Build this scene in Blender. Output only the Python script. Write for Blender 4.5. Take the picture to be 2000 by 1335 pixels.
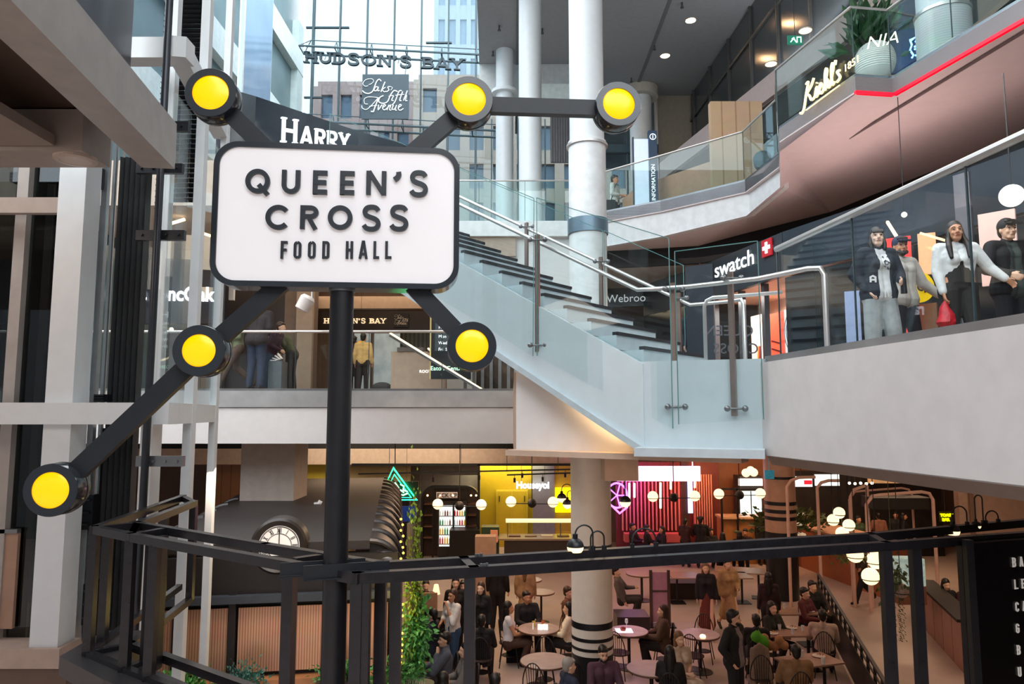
import bpy, math, random
import numpy as np
from mathutils import Vector, Matrix, Euler
random.seed(7)
C = bpy.context.scene
PI = math.pi
for o in list(bpy.data.objects): bpy.data.objects.remove(o)

# ------------------------------------------------------------------ camera, world, light, exposure
EYE = 5.2                                   # camera height above the food hall floor
F = 1400.0                                  # focal length in pixels of the 2000 px wide frame
PITCH = math.atan((808-667.5)/F)
cam = bpy.data.objects.new('camera', bpy.data.cameras.new('camera'))
C.collection.objects.link(cam); C.camera = cam
cam.location = (0, 0, EYE); cam.rotation_euler = (PI/2+PITCH, 0, 0)
cam.data.sensor_width = 36; cam.data.lens = F/2000*36; cam.data.clip_end = 400; cam.data.clip_start = .05
C.view_settings.view_transform = 'Standard'; C.view_settings.look = 'None'
C.view_settings.gamma = 1; C.view_settings.exposure = 0.3
C.view_settings.use_curve_mapping = False
C.cycles.max_bounces = 7; C.cycles.transparent_max_bounces = 40; C.cycles.glossy_bounces = 4
C.cycles.sample_clamp_indirect = 6; C.cycles.caustics_reflective = False; C.cycles.caustics_refractive = False
C.cycles.use_denoising = True
W = bpy.data.worlds.new('sky'); C.world = W; W.use_nodes = True
nt = W.node_tree; bg = nt.nodes['Background']
tc = nt.nodes.new('ShaderNodeTexCoord'); sp = nt.nodes.new('ShaderNodeSeparateXYZ')
nz = nt.nodes.new('ShaderNodeTexNoise'); nz.inputs['Scale'].default_value = 3
rp = nt.nodes.new('ShaderNodeValToRGB'); rp.color_ramp.elements[0].color = (.80, .90, 1, 1); rp.color_ramp.elements[1].color = (1, 1, 1, 1)
rp.color_ramp.elements[0].position = .3; rp.color_ramp.elements[1].position = .65
nt.links.new(tc.outputs['Generated'], nz.inputs['Vector']); nt.links.new(nz.outputs['Fac'], rp.inputs['Fac'])
nt.links.new(rp.outputs['Color'], bg.inputs['Color']); bg.inputs['Strength'].default_value = 3.8
sun = bpy.data.objects.new('sun', bpy.data.lights.new('sun', 'SUN')); C.collection.objects.link(sun)
sun.data.energy = .8; sun.data.angle = .3; sun.data.color = (1, .95, .88); sun.rotation_euler = (math.radians(28), math.radians(14), 0)
sun.location = (0, 0, 60)
def area(name, loc, size, power, col=(1, .72, .48), rot=(0, 0, 0), shape='RECTANGLE'):
    l = bpy.data.lights.new(name, 'AREA'); l.shape = shape; l.size = size[0]; l.size_y = size[1]
    l.energy = power; l.color = col
    o = bpy.data.objects.new(name, l); C.collection.objects.link(o); o.location = loc; o.rotation_euler = rot
    return o
WARM = (1, .66, .42)
# food hall ceiling lighting, below the first floor slab
area('hall_area_light', (3, 18, 4.3), (9, 4), 70, WARM)
area('hall_area_light', (7, 23, 4.1), (9, 4), 50, (1, .64, .44))
area('hall_area_light', (-.9, 17.5, 4.4), (2.0, 4), 75, WARM)
area('hall_area_light', (-3, 22, 4.2), (6, 4), 90, WARM)
area('hall_area_light', (8, 12, 4.3), (4, 6), 42, WARM)
area('fruit_bar_light', (-.2, 28.5, 3.3), (3, 1.2), 70, (1, .85, .5))
area('slat_wall_light', (5.3, 26.35, 2.85), (2.2, .15), 30, (1, .10, .16), (math.radians(48), 0, 0))
area('slat_wall_light', (7.0, 26.35, 3.0), (.8, .15), 10, (1, .38, .16), (math.radians(48), 0, 0))
area('amber_bar_light', (8.3, 24.6, 3.9), (1.6, .6), 60, (1, .55, .25), (math.radians(30), 0, 0))
area('hall_area_light', (-1.2, 15.2, 4.4), (2, 1), 34, WARM)  # added fill to warm the big column, no fitting modelled
area('hall_area_light', (.9, 10.2, 4.6), (1.2, .8), 22, WARM)  # second added fill for the column, under the slab
area('back_wall_fill', (-4.5, 24.6, 4.5), (7, .5), 60, (1, .82, .6), (math.radians(42), 0, 0))  # added fill that brightens the beige header, not a fitting
area('garden_bar_fill', (12.5, 23.5, 4.2), (3, 1.2), 90, (1, .66, .4))  # added fill to lift the dark wall behind the arches
area('ramp_fill', (10.6, 15.8, 4.5), (2, 3), 75, (1, .72, .5))  # added fill for the beige right wall and pale arches
# first floor galleries
area('gallery_light', (-4, 18, 9.1), (7, 4), 110, (1, .78, .58))
area('gallery_light', (-10, 18, 9.1), (5, 4), 60, (1, .78, .58))
area('gallery_light', (-3, 23.5, 9.0), (8, 2.5), 90, (1, .75, .5))
area('shopfront_light', (4.6, 8.0, 9.4), (2, 4), 90, (1, .93, .88))
area('kiosk_front_fill', (-2.6, 9.0, 4.4), (2.4, .4), 26, (1, .75, .55), (math.radians(38), 0, 0))  # added fill so the copper panels read bright
area('shopfront_light', (6.8, 19, 9.2), (5, 5), 60, (1, .8, .7))
area('upper_gallery_light', (9, 18, 13.9), (3, 12), 120, (1, .85, .72))
area('lobby_fill', (-5.4, 4.9, 7.3), (1.6, 1.6), 30, (1, .8, .66), (math.radians(25), 0, 0))  # added warm fill for the lift frame below the soffit
area('soffit_fill', (5.9, 11.6, 8.2), (1.6, 3.4), 36, (1, .72, .68), (PI, 0, 0))  # added fill in mid-air, replaces bounce light on the upper soffit
area('soffit_fill', (4.9, 6.6, 7.4), (.8, 2.4), 18, (1, .70, .66), (PI, 0, 0))  # nearer added fill for the same soffit
area('high_ceiling_fill', (8.0, 14, 15.3), (.4, 16), 240, (.95, .97, 1), (PI, 0, 0))  # added fill to brighten the high ceiling, no cove fitting there

# ------------------------------------------------------------------ projection helpers (pixel of the photograph -> point in the hall)
cp, sn = math.cos(PITCH), math.sin(PITCH)
def ray(px, py):
    u = (px-1000)/F; v = (667.5-py)/F
    return Vector((u, cp-v*sn, sn+v*cp))
def PY(px, py, Y):
    r = ray(px, py); return Vector((r.x*Y/r.y, Y, EYE+r.z*Y/r.y))
def PZ(px, py, z):
    r = ray(px, py); t = (z-EYE)/r.z; return Vector((r.x*t, r.y*t, z))
def XY(px, Y, py=808): r = ray(px, py); return (r.x*Y/r.y, Y)

# ------------------------------------------------------------------ materials
def lin(c):
    if isinstance(c, str): c = tuple(int(c[i:i+2], 16)/255 for i in (0, 2, 4))
    return tuple((x/12.92 if x <= .04045 else ((x+.055)/1.055)**2.4) for x in c)+(1,)
MC = {}
def mat(col, rough=.5, metal=0, emit=0, noise=.06, scale=6, bump=0, spec=.5, ecol=None, key=None, coat=0):
    k = key or (col, rough, metal, emit, noise, scale, bump, spec, ecol, coat)
    if k in MC: return MC[k]
    m = bpy.data.materials.new('surface'); m.use_nodes = True; MC[k] = m
    n = m.node_tree; b = n.nodes['Principled BSDF']
    c = lin(col)
    b.inputs['Roughness'].default_value = rough; b.inputs['Metallic'].default_value = metal
    b.inputs['Specular IOR Level'].default_value = spec; b.inputs['Coat Weight'].default_value = coat
    b.inputs['Base Color'].default_value = c
    if noise or bump:
        t = n.nodes.new('ShaderNodeTexCoord'); z = n.nodes.new('ShaderNodeTexNoise')
        z.inputs['Scale'].default_value = scale; z.inputs['Detail'].default_value = 4
        n.links.new(t.outputs['Object'], z.inputs['Vector'])
        if noise:
            r = n.nodes.new('ShaderNodeValToRGB'); e = r.color_ramp.elements
            e[0].position = .35; e[1].position = .65
            e[0].color = tuple(x*(1-noise) for x in c[:3])+(1,); e[1].color = tuple(min(1, x*(1+noise)) for x in c[:3])+(1,)
            n.links.new(z.outputs['Fac'], r.inputs['Fac']); n.links.new(r.outputs['Color'], b.inputs['Base Color'])
        if bump:
            bp = n.nodes.new('ShaderNodeBump'); bp.inputs['Strength'].default_value = bump; bp.inputs['Distance'].default_value = .01
            n.links.new(z.outputs['Fac'], bp.inputs['Height']); n.links.new(bp.outputs['Normal'], b.inputs['Normal'])
    if emit:
        b.inputs['Emission Color'].default_value = lin(ecol or col); b.inputs['Emission Strength'].default_value = emit
    return m
def glassm(key, tint, refl=.08, rough=.0, ior=1.45):
    if key in MC: return MC[key]
    m = bpy.data.materials.new('glazing'); m.use_nodes = True; MC[key] = m
    n = m.node_tree; n.nodes.clear()
    o = n.nodes.new('ShaderNodeOutputMaterial'); mx = n.nodes.new('ShaderNodeMixShader')
    tr = n.nodes.new('ShaderNodeBsdfTransparent'); gl = n.nodes.new('ShaderNodeBsdfGlossy'); lw = n.nodes.new('ShaderNodeLayerWeight'); lw.inputs['Blend'].default_value = .5
    pw = n.nodes.new('ShaderNodeMath'); pw.operation = 'POWER'; pw.inputs[1].default_value = 4.5
    ad = n.nodes.new('ShaderNodeMath'); ad.operation = 'MULTIPLY_ADD'; ad.inputs[1].default_value = .7; ad.inputs[2].default_value = refl*.7; ad.use_clamp = True
    tr.inputs['Color'].default_value = lin(tint); gl.inputs['Roughness'].default_value = rough
    gl.inputs['Color'].default_value = (.9, .97, 1, 1)
    L = n.links.new
    L(lw.outputs['Facing'], pw.inputs[0]); L(pw.outputs[0], ad.inputs[0]); L(ad.outputs[0], mx.inputs[0])
    L(tr.outputs[0], mx.inputs[1]); L(gl.outputs[0], mx.inputs[2]); L(mx.outputs[0], o.inputs[0])
    return m
def striped(key, c1, c2, sc, axis=0, rough=.5, metal=0, bump=.0, duty=.5):
    """stripes / planks / ribs along one object axis"""
    if key in MC: return MC[key]
    m = bpy.data.materials.new('striped'); m.use_nodes = True; MC[key] = m
    n = m.node_tree; b = n.nodes['Principled BSDF']; b.inputs['Roughness'].default_value = rough; b.inputs['Metallic'].default_value = metal
    t = n.nodes.new('ShaderNodeTexCoord'); s = n.nodes.new('ShaderNodeSeparateXYZ'); a = n.nodes.new('ShaderNodeMath'); a.operation = 'MULTIPLY'; a.inputs[1].default_value = sc
    f = n.nodes.new('ShaderNodeMath'); f.operation = 'FRACT'; g = n.nodes.new('ShaderNodeMath'); g.operation = 'GREATER_THAN'; g.inputs[1].default_value = duty
    z = n.nodes.new('ShaderNodeTexNoise'); z.inputs['Scale'].default_value = 4
    mx = n.nodes.new('ShaderNodeMix'); mx.data_type = 'RGBA'; mx.inputs[6].default_value = lin(c1); mx.inputs[7].default_value = lin(c2)
    m2 = n.nodes.new('ShaderNodeMix'); m2.data_type = 'RGBA'; m2.blend_type = 'MULTIPLY'; m2.inputs[0].default_value = .25
    L = n.links.new
    L(t.outputs['Object'], s.inputs[0]); L(s.outputs[axis], a.inputs[0]); L(a.outputs[0], f.inputs[0]); L(f.outputs[0], g.inputs[0]); L(g.outputs[0], mx.inputs[0])
    L(t.outputs['Object'], z.inputs['Vector']); L(mx.outputs[2], m2.inputs[6]); L(z.outputs['Color'], m2.inputs[7]); L(m2.outputs[2], b.inputs['Base Color'])
    if bump:
        bp = n.nodes.new('ShaderNodeBump'); bp.inputs['Strength'].default_value = bump; bp.inputs['Distance'].default_value = .02
        L(g.outputs[0], bp.inputs['Height']); L(bp.outputs['Normal'], b.inputs['Normal'])
    return m
WHITE = mat('e4e8ea', .45); WHITE2 = mat('d6d2cf', .5); COOL = mat('c9d6da', .4); GREYC = mat('8e8f92', .6, noise=.03)
BLK = mat('17181c', .38, noise=.15, scale=20); BLKM = mat('1d2228', .42, noise=.1); FRAMEM = mat('232226', .27, metal=.1, noise=.15, scale=14)
STEEL = mat('c9c8c6', .3, metal=.65, noise=.08, scale=3); STEELD = mat('808284', .32, metal=.7, noise=.1, scale=3)
GLASS = glassm('glass', 'fafdfd', .03); GLASSG = glassm('glassg', 'f0f9f8', .04); GLASSEDGE = mat('5c8a88', .2, spec=.6)
DARKGLASS = glassm('darkglass', '5a6672', .10); NAVY = mat('232f40', .18, spec=.7)
BEIGE = mat('c9ad97', .6); TAN = mat('a98c78', .6); DARK = mat('0d0b0c', .6); SOFF = mat('cfcac8', .6, noise=.03)
GLOBE = mat('ffe2b4', .4, emit=1.5, ecol='ffdca8', noise=0)

# ------------------------------------------------------------------ mesh building
class M:
    def __init__(s): s.v = []; s.f = []; s.m = []; s.mi = 0; s.smooth = False
    def add(s, vs, fs):
        b = len(s.v); s.v += [tuple(v) for v in vs]
        for f in fs: s.f.append(tuple(i+b for i in f)); s.m.append(s.mi)
        return s
    def box(s, c, d, R=None):
        hx, hy, hz = d[0]/2, d[1]/2, d[2]/2; vs = [Vector((x, y, z)) for x in (-hx, hx) for y in (-hy, hy) for z in (-hz, hz)]
        if R is not None: vs = [R @ v for v in vs]
        c = Vector(c); return s.add([v+c for v in vs], [(0, 1, 3, 2), (4, 6, 7, 5), (0, 4, 5, 1), (2, 3, 7, 6), (0, 2, 6, 4), (1, 5, 7, 3)])
    def mm(s, a, b): return s.box([(a[i]+b[i])/2 for i in range(3)], [abs(b[i]-a[i]) for i in range(3)])
    def bar(s, p, q, w, h, up=(0, 0, 1)):
        p, q = Vector(p), Vector(q); d = (q-p); L = d.length
        if L < 1e-6: return s
        d.normalize(); u = Vector(up)
        if abs(d.dot(u)) > .98: u = Vector((0, 1, 0))
        x = d.cross(u).normalized(); z = x.cross(d)
        R = Matrix((x, d, z)).transposed()
        return s.box((p+q)/2, (w, L, h), R)
    def prism(s, pts, off):
        """closed polygon of 3-D points pushed along a vector"""
        off = Vector(off); n = len(pts); a = [Vector(p) for p in pts]
        return s.add(a+[p+off for p in a], [tuple(range(n))[::-1], tuple(range(n, 2*n))]+[(i, (i+1) % n, n+(i+1) % n, n+i) for i in range(n)])
    def slab(s, pts, z0, z1): return s.prism([(x, y, z0) for x, y in pts], (0, 0, z1-z0))
    def wall(s, pts, z0, z1, t=.1, side=1):
        """vertical wall following plan points; z0,z1 may be lists"""
        for i in range(len(pts)-1):
            a, b = Vector(pts[i]+(0,)) if len(pts[i]) == 2 else Vector(pts[i]), Vector(tuple(pts[i+1][:2])+(0,))
            a.z = 0; d = (b-a).normalized(); n = Vector((-d.y, d.x, 0))*t*side
            g = lambda z, k: z[k] if isinstance(z, (list, tuple)) else z
            s.prism([a+Vector((0, 0, g(z0, i))), b+Vector((0, 0, g(z0, i+1))), b+Vector((0, 0, g(z1, i+1))), a+Vector((0, 0, g(z1, i)))], n)
        return s
    def tube(s, pts, r, n=8, caps=True, closed=False):
        pts = [Vector(p) for p in pts]; k = len(pts); rs = r if isinstance(r, (list, tuple)) else [r]*k
        vs = []; px = None
        for i, p in enumerate(pts):
            if closed: d = pts[(i+1) % k]-pts[i-1]
            else: d = pts[min(i+1, k-1)]-pts[max(i-1, 0)]
            d.normalize()
            if px is None:
                px = d.orthogonal().normalized()
            px = (px-d*px.dot(d)).normalized(); py = d.cross(px)
            vs += [p+(px*math.cos(2*PI*j/n)+py*math.sin(2*PI*j/n))*rs[i] for j in range(n)]
        fs = []
        for i in range(k if closed else k-1):
            a = i*n; b = ((i+1) % k)*n
            fs += [(a+j, a+(j+1) % n, b+(j+1) % n, b+j) for j in range(n)]
        if caps and not closed: fs += [tuple(range(n))[::-1], tuple(range((k-1)*n, k*n))]
        return s.add(vs, fs)
    def cyl(s, p, q, r, n=20, r2=None): return s.tube([p, q], [r, r if r2 is None else r2], n)
    def lathe(s, prof, c=(0, 0, 0), n=24, R=None):
        c = Vector(c); vs = []
        for r, z in prof: vs += [Vector((r*math.cos(2*PI*j/n), r*math.sin(2*PI*j/n), z)) for j in range(n)]
        if R is not None: vs = [R @ v for v in vs]
        k = len(prof)
        return s.add([v+c for v in vs], [(i*n+j, i*n+(j+1) % n, (i+1)*n+(j+1) % n, (i+1)*n+j) for i in range(k-1) for j in range(n)]+[tuple(range(n))[::-1], tuple(range((k-1)*n, k*n))])
    def ball(s, c, r, n=14, m=9, sc=(1, 1, 1), R=None, a0=0, a1=PI):
        prof = [(max(1e-4, math.sin(a0+(a1-a0)*i/m))*r, -math.cos(a0+(a1-a0)*i/m)*r) for i in range(m+1)]
        c = Vector(c); vs = []
        for q, z in prof: vs += [Vector((q*math.cos(2*PI*j/n)*sc[0], q*math.sin(2*PI*j/n)*sc[1], z*sc[2])) for j in range(n)]
        if R is not None: vs = [R @ v for v in vs]
        return s.add([v+c for v in vs], [(i*n+j, i*n+(j+1) % n, (i+1)*n+(j+1) % n, (i+1)*n+j) for i in range(m) for j in range(n)]+[tuple(range(n))[::-1], tuple(range(m*n, (m+1)*n))])
    def cap(s, p, q, r0, r1, n=12):
        """tapered capsule"""
        p, q = Vector(p), Vector(q); d = q-p
        if d.length < 1e-5: return s.ball(p, max(r0, r1), n, 8)
        d.normalize(); pts = []; rs = []
        for a in (-80, -50, -25): t = math.radians(a); pts.append(p+d*r0*math.sin(t)); rs.append(r0*math.cos(t))
        pts.append(p); rs.append(r0); pts.append(q); rs.append(r1)
        for a in (25, 50, 80): t = math.radians(a); pts.append(q+d*r1*math.sin(t)); rs.append(r1*math.cos(t))
        return s.tube(pts, rs, n)
    def ribbon(s, pts, w, d, X, Y, N, o, closed=False):
        """2-D stroke of width w laid on the plane o + x*X + y*Y, thickness d along N"""
        pts = [Vector((p[0], p[1])) for p in pts]; k = len(pts); L = []; Rr = []
        for i in range(k):
            if closed: a, b = pts[i]-pts[i-1], pts[(i+1) % k]-pts[i]
            else: a = pts[i]-pts[i-1] if i else pts[1]-pts[0]; b = pts[i+1]-pts[i] if i < k-1 else a
            if a.length < 1e-9: a = b
            if b.length < 1e-9: b = a
            a = a.normalized(); b = b.normalized(); na = Vector((-a.y, a.x)); nb = Vector((-b.y, b.x)); m = (na+nb)
            m = m.normalized() if m.length > .2 else na
            h = w/2/max(.45, m.dot(na)); L.append(pts[i]+m*h); Rr.append(pts[i]-m*h)
        s.rc = getattr(s, 'rc', 0)+1; d = d*(1+.05*(s.rc % 5))
        P = lambda p, e: o+X*p.x+Y*p.y+N*e
        vs = []
        for i in range(k): vs += [P(L[i], 0), P(Rr[i], 0), P(L[i], d), P(Rr[i], d)]
        fs = []
        for i in range(k if closed else k-1):
            a = 4*i; b = 4*((i+1) % k)
            fs += [(a, a+1, b+1, b), (a+2, b+2, b+3, a+3), (a, b, b+2, a+2), (a+1, a+3, b+3, b+1)]
        if not closed: fs += [(0, 2, 3, 1), (4*k-4, 4*k-3, 4*k-1, 4*k-2)]
        return s.add(vs, fs)

WL = {}
def mesh_obj(name, b, mats, smooth=None, origin=None):
    me = bpy.data.meshes.new(name); me.from_pydata(b.v, [], b.f)
    for m in (mats if isinstance(mats, (list, tuple)) else [mats]): me.materials.append(m)
    if len(me.materials) > 1: me.polygons.foreach_set('material_index', b.m)
    me.validate(); me.update()
    if smooth or b.smooth: me.shade_smooth()
    return bpy.data.objects.new(name, me)
def autosmooth(o, ang=35):
    me = o.data; me.shade_smooth()
    try: me.set_sharp_from_angle(angle=math.radians(ang))
    except Exception: pass
def place(o, b, parent=None, local=False, base=True):
    C.collection.objects.link(o)
    if local:
        o.parent = parent; WL[o] = None; return o
    a = np.array(b.v); lo, hi = a.min(0), a.max(0); c = Vector(((lo[0]+hi[0])/2, (lo[1]+hi[1])/2, lo[2] if base else (lo[2]+hi[2])/2))
    o.data.transform(Matrix.Translation(-c)); WL[o] = c
    o.parent = parent; o.location = c-(WL[parent] if parent else Vector())
    return o
def tags(o, label=None, cat=None, group=None, kind=None):
    if label: o['label'] = label
    if cat: o['category'] = cat
    if group: o['group'] = group
    if kind: o['kind'] = kind
    return o
def thing(name, label, cat, loc=(0, 0, 0), group=None, rz=0):
    o = bpy.data.objects.new(name, None); C.collection.objects.link(o); o.empty_display_size = .1
    o.location = loc; o.rotation_euler = (0, 0, rz); WL[o] = Vector(loc); return tags(o, label, cat, group)
def part(name, b, m, parent, label=None, smooth=False, local=False, kind=None):
    o = mesh_obj(name, b, m); 
    if smooth: autosmooth(o)
    place(o, b, parent, local); 
    if label: o['label'] = label
    if kind: o['kind'] = kind
    return o
def single(name, b, m, label, cat, group=None, smooth=False, kind=None):
    o = mesh_obj(name, b, m)
    if smooth: autosmooth(o)
    place(o, b); return tags(o, label, cat, group, kind)
def struct(name, b, m, smooth=False):
    o = mesh_obj(name, b, m)
    if smooth: autosmooth(o)
    place(o, b); o['kind'] = 'structure'; return o
def cord(o, p, z, r=.006):
    b = M(); b.cyl(p, (p[0], p[1], z), r, 6); part('cord', b, BLK, o); return o
def dup(root, loc, rz=0, label=None, group=None, sc=None):
    r = root.copy(); C.collection.objects.link(r); r.location = loc; r.rotation_euler = (0, 0, rz)
    if sc: r.scale = (sc, sc, sc)
    if label: r['label'] = label
    if group: r['group'] = group
    for ch in root.children:
        c = ch.copy(); C.collection.objects.link(c); c.parent = r
        for g in ch.children:
            d = g.copy(); C.collection.objects.link(d); d.parent = c
    return r

# ------------------------------------------------------------------ lettering: stroke glyphs (unit height), plus the built-in font for small signs
def arc(cx, cy, rx, ry, a0, a1, n=14): return [(cx+rx*math.cos(math.radians(a0+(a1-a0)*i/n)), cy+ry*math.sin(math.radians(a0+(a1-a0)*i/n))) for i in range(n+1)]
def smoothline(p, k=6):
    out = []
    for i in range(len(p)-1):
        p0 = p[max(i-1, 0)]; p1 = p[i]; p2 = p[i+1]; p3 = p[min(i+2, len(p)-1)]
        for j in range(k):
            t = j/k
            out.append(tuple(.5*((2*p1[c])+(-p0[c]+p2[c])*t+(2*p0[c]-5*p1[c]+4*p2[c]-p3[c])*t*t+(-p0[c]+3*p1[c]-3*p2[c]+p3[c])*t**3) for c in (0, 1)))
    return out+[tuple(p[-1])]
SCURVE = smoothline([(.66, .82), (.56, .93), (.38, .96), (.2, .92), (.11, .78), (.15, .63), (.3, .55), (.48, .49), (.62, .4), (.67, .25), (.58, .09), (.38, .04), (.18, .08), (.07, .2)], 4)
def G(ch, w=1.0, t=.15):
    h = t/2
    T = {
     'Q': (1.02, [('c', arc(.51, .5, .51-h, .5-h, 0, 360, 36)[:-1]), [(.56, .36), (.94, -.04)]]),
     'O': (1.02, [('c', arc(.51, .5, .51-h, .5-h, 0, 360, 36)[:-1])]),
     'C': (.95, [arc(.51, .5, .51-h, .5-h, 42, 318, 30)]),
     'G': (.98, [arc(.51, .5, .51-h, .5-h, 42, 340, 30)+[(.93, .42), (.55, .42)]]),
     'U': (.78, [[(h, 1), (h, .38)]+arc(.39, .38, .39-h, .38-h, 180, 360, 16)+[(.78-h, 1)]]),
     'E': (.62, [[(h, 0), (h, 1)], [(0, 1-h), (.62, 1-h)], [(0, .5), (.58, .5)], [(0, h), (.62, h)]]),
     'F': (.6, [[(h, 0), (h, 1)], [(0, 1-h), (.6, 1-h)], [(0, .5), (.54, .5)]]),
     'L': (.58, [[(h, 1), (h, 0)], [(0, h), (.58, h)]]),
     'N': (.82, [[(h, 0), (h, 1)], [(.82-h, 0), (.82-h, 1)], [(h*1.1, .97), (.82-h*1.1, .03)]]),
     'H': (.78, [[(h, 0), (h, 1)], [(.78-h, 0), (.78-h, 1)], [(0, .5), (.78, .5)]]),
     'A': (.86, [[(h*.6, 0), (.43-h*.3, .99-h*.5), (.43+h*.3, .99-h*.5), (.86-h*.6, 0)], [(.18, .3), (.68, .3)]]),
     'S': (.72, [SCURVE]),
     'R': (.72, [[(h, 0), (h, 1)], [(0, 1-h), (.4, 1-h)]+arc(.42, .72, .24, .28-h, 90, -90, 12)+[(0, .44+h)], [(.38, .44), (.64, 0)]]),
     'D': (.8, [[(h, 0), (h, 1)], [(0, 1-h), (.34, 1-h)]+arc(.34, .5, .46-h, .5-h, 90, -90, 18)+[(0, h)]]),
     'B': (.72, [[(h, 0), (h, 1)], [(0, 1-h), (.4, 1-h)]+arc(.4, .75, .22, .25-h, 90, -90, 10)+[(0, .5)], [(0, .5), (.42, .5)]+arc(.42, .25+h/2, .25, .25-h/2, 90, -90, 10)+[(0, h)]]),
     'Y': (.8, [[(h*.5, 1), (.4, .48), (.8-h*.5, 1)], [(.4, .52), (.4, 0)]]),
     'I': (.2, [[(.1, 0), (.1, 1)]]),
     "'": (.3, [smoothline([(.16, .97), (.17, .86), (.12, .75), (.03, .67)], 4)]),
     ' ': (.5, [])}
    return T[ch]
def serifs(ch, t, h=.5):
    s = t*.45; e = []
    foot = {'H': [(t/2, 0), (.78-t/2, 0), (t/2, 1), (.78-t/2, 1)], 'U': [(t/2, 1), (.78-t/2, 1)], 'D': [(t/2, 0), (t/2, 1)], 'N': [(t/2, 0), (t/2, 1), (.82-t/2, 1)],
            'B': [(t/2, 0), (t/2, 1)], 'A': [(.05, 0), (.81, 0)], 'Y': [(.4, 0), (.06, 1), (.74, 1)], 'R': [(t/2, 0), (t/2, 1), (.66, 0)], 'S': [(.66, .8), (.08, .2)], 'E': [(t/2, 0), (t/2, 1)], 'L': [(t/2, 1)]}
    for x, y in foot.get(ch, []):
        if ch == 'S': e.append([(x, y-.12), (x, y+.12)])
        else: yy = .035 if y == 0 else .965; e.append([(x-t*1.05, yy), (x+t*1.05, yy)])
    return e
def letters(b, text, o, X, Y, N, height, xscale=1.0, t=.15, gap=.3, d=.02, centre=False, serif=False, condensed=None):
    """writes text from origin o along unit vectors X, Y; returns the drawn length"""
    def w(ch): return G(ch, 1, t)[0]*xscale
    tot = sum(w(c)+gap for c in text)-gap
    x = -tot/2 if centre else 0
    for ch in text:
        gw, st = G(ch, 1, t)
        for k in st:
            cl = isinstance(k, tuple); p = k[1] if cl else k
            b.ribbon([((x+q[0]*xscale)*height, q[1]*height) for q in p], t*height, d, X, Y, N, o, cl)
        if serif:
            for p in serifs(ch, t): b.ribbon([((x+q[0]*xscale)*height, q[1]*height) for q in p], t*.5*height, d, X, Y, N, o)
        x += gw*xscale+gap
    return tot*height
def textpart(name, txt, o, X, Y, size, m, parent=None, d=.01, align='LEFT', sx=1, bold=0, label=None, cat=None, group=None, shear=0):
    """small lettering in the built-in typeface, turned into a mesh, laid on the plane X,Y at o"""
    cu = bpy.data.curves.new(name, 'FONT'); cu.body = txt; cu.size = size; cu.extrude = d/2; cu.align_x = align; cu.offset = bold; cu.shear = shear; cu.resolution_u = 4
    t = bpy.data.objects.new(name, cu); C.collection.objects.link(t)
    me = bpy.data.meshes.new_from_object(t.evaluated_get(bpy.context.evaluated_depsgraph_get()))
    bpy.data.objects.remove(t); me.materials.clear(); me.materials.append(m); me.name = name
    X = Vector(X).normalized(); Y = Vector(Y).normalized(); Nn = X.cross(Y)
    R = Matrix((X*sx, Y, Nn)).transposed().to_4x4(); me.transform(Matrix.Translation(Vector(o)) @ R)
    ob = bpy.data.objects.new(name, me)
    class V: pass
    v = V(); v.v = [tuple(q.co) for q in me.vertices]
    place(ob, v, parent)
    if label and not parent: tags(ob, label, cat, group)
    return ob
# ================================================================== THE SETTING
L1, L2, TOP = 5.7, 10.3, 18.9
V3 = Vector
FLOORM = mat('b3a096', .42, noise=.05, scale=2)
b = M(); b.mm((-22, -16, -.2), (24, 46, 0)); struct('floor', b, FLOORM)
b = M(); b.mm((-22, -16.3, 0), (24, -16, 15)); struct('wall_back', b, GREYC)
b = M(); b.mm((-22.3, -16, 0), (-22, 46, 20)); struct('wall_left', b, GREYC)
b = M(); b.mm((24, -16, 0), (24.3, 46, 20)); struct('wall_right', b, GREYC)
# first floor slab: right edge of the void runs back to the stair, then the void's far edge
rb = lambda Y: (2.53+(6.8-Y)*.1264, Y)
PA = (.0775, 8.35); PB = (2.30, 7.05)
b = M(); b.slab([rb(-15.9), (23.9, -15.9), (23.9, 30), (.072, 30), (PA[0], PA[1]), PB], 4.82, L1-.02)
struct('balcony_slab', b, SOFF)
b = M(); b.slab([(-21.9, 14.1), (.072, 14.1), (.072, 30), (-21.9, 30)], 4.66, L1-.02); struct('balcony_slab', b, SOFF)
GALF = mat('9b8a7d', .25, noise=.06, scale=2)
b = M(); b.slab([rb(-15.8), (23.9, -15.8), (23.9, 30), (.2, 30), (.2, 9.6), (2.4, 7.4)], L1-.02, L1); b.slab([(-21.9, 14.2), (.2, 14.2), (.2, 30), (-21.9, 30)], L1-.02, L1); struct('floor', b, GALF)
# right balcony fascia: white plaster, steel band on top, chamfered drip under it
a0, a1 = rb(7.05), rb(-2)
b = M(); b.wall([a0, a1], 4.80, 5.52, .08, -1); struct('wall_right', b, mat('c8cacd', .45, noise=.02)) 
b = M(); b.prism([V3((a0[0]-.02, a0[1], 4.80)), V3((a1[0]-.02, a1[1], 4.80)), V3((a1[0]+.03, a1[1], 4.71)), V3((a0[0]+.03, a0[1], 4.71))], (.3, 0, 0)); struct('trim_1', b, mat('8f7f77', .6))
b = M(); b.wall([rb(6.83), a1], 5.50, 5.745, .12, -1); struct('trim_2', b, mat('a8a2a0', .34, metal=.75, noise=.2, scale=1.3))
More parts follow.
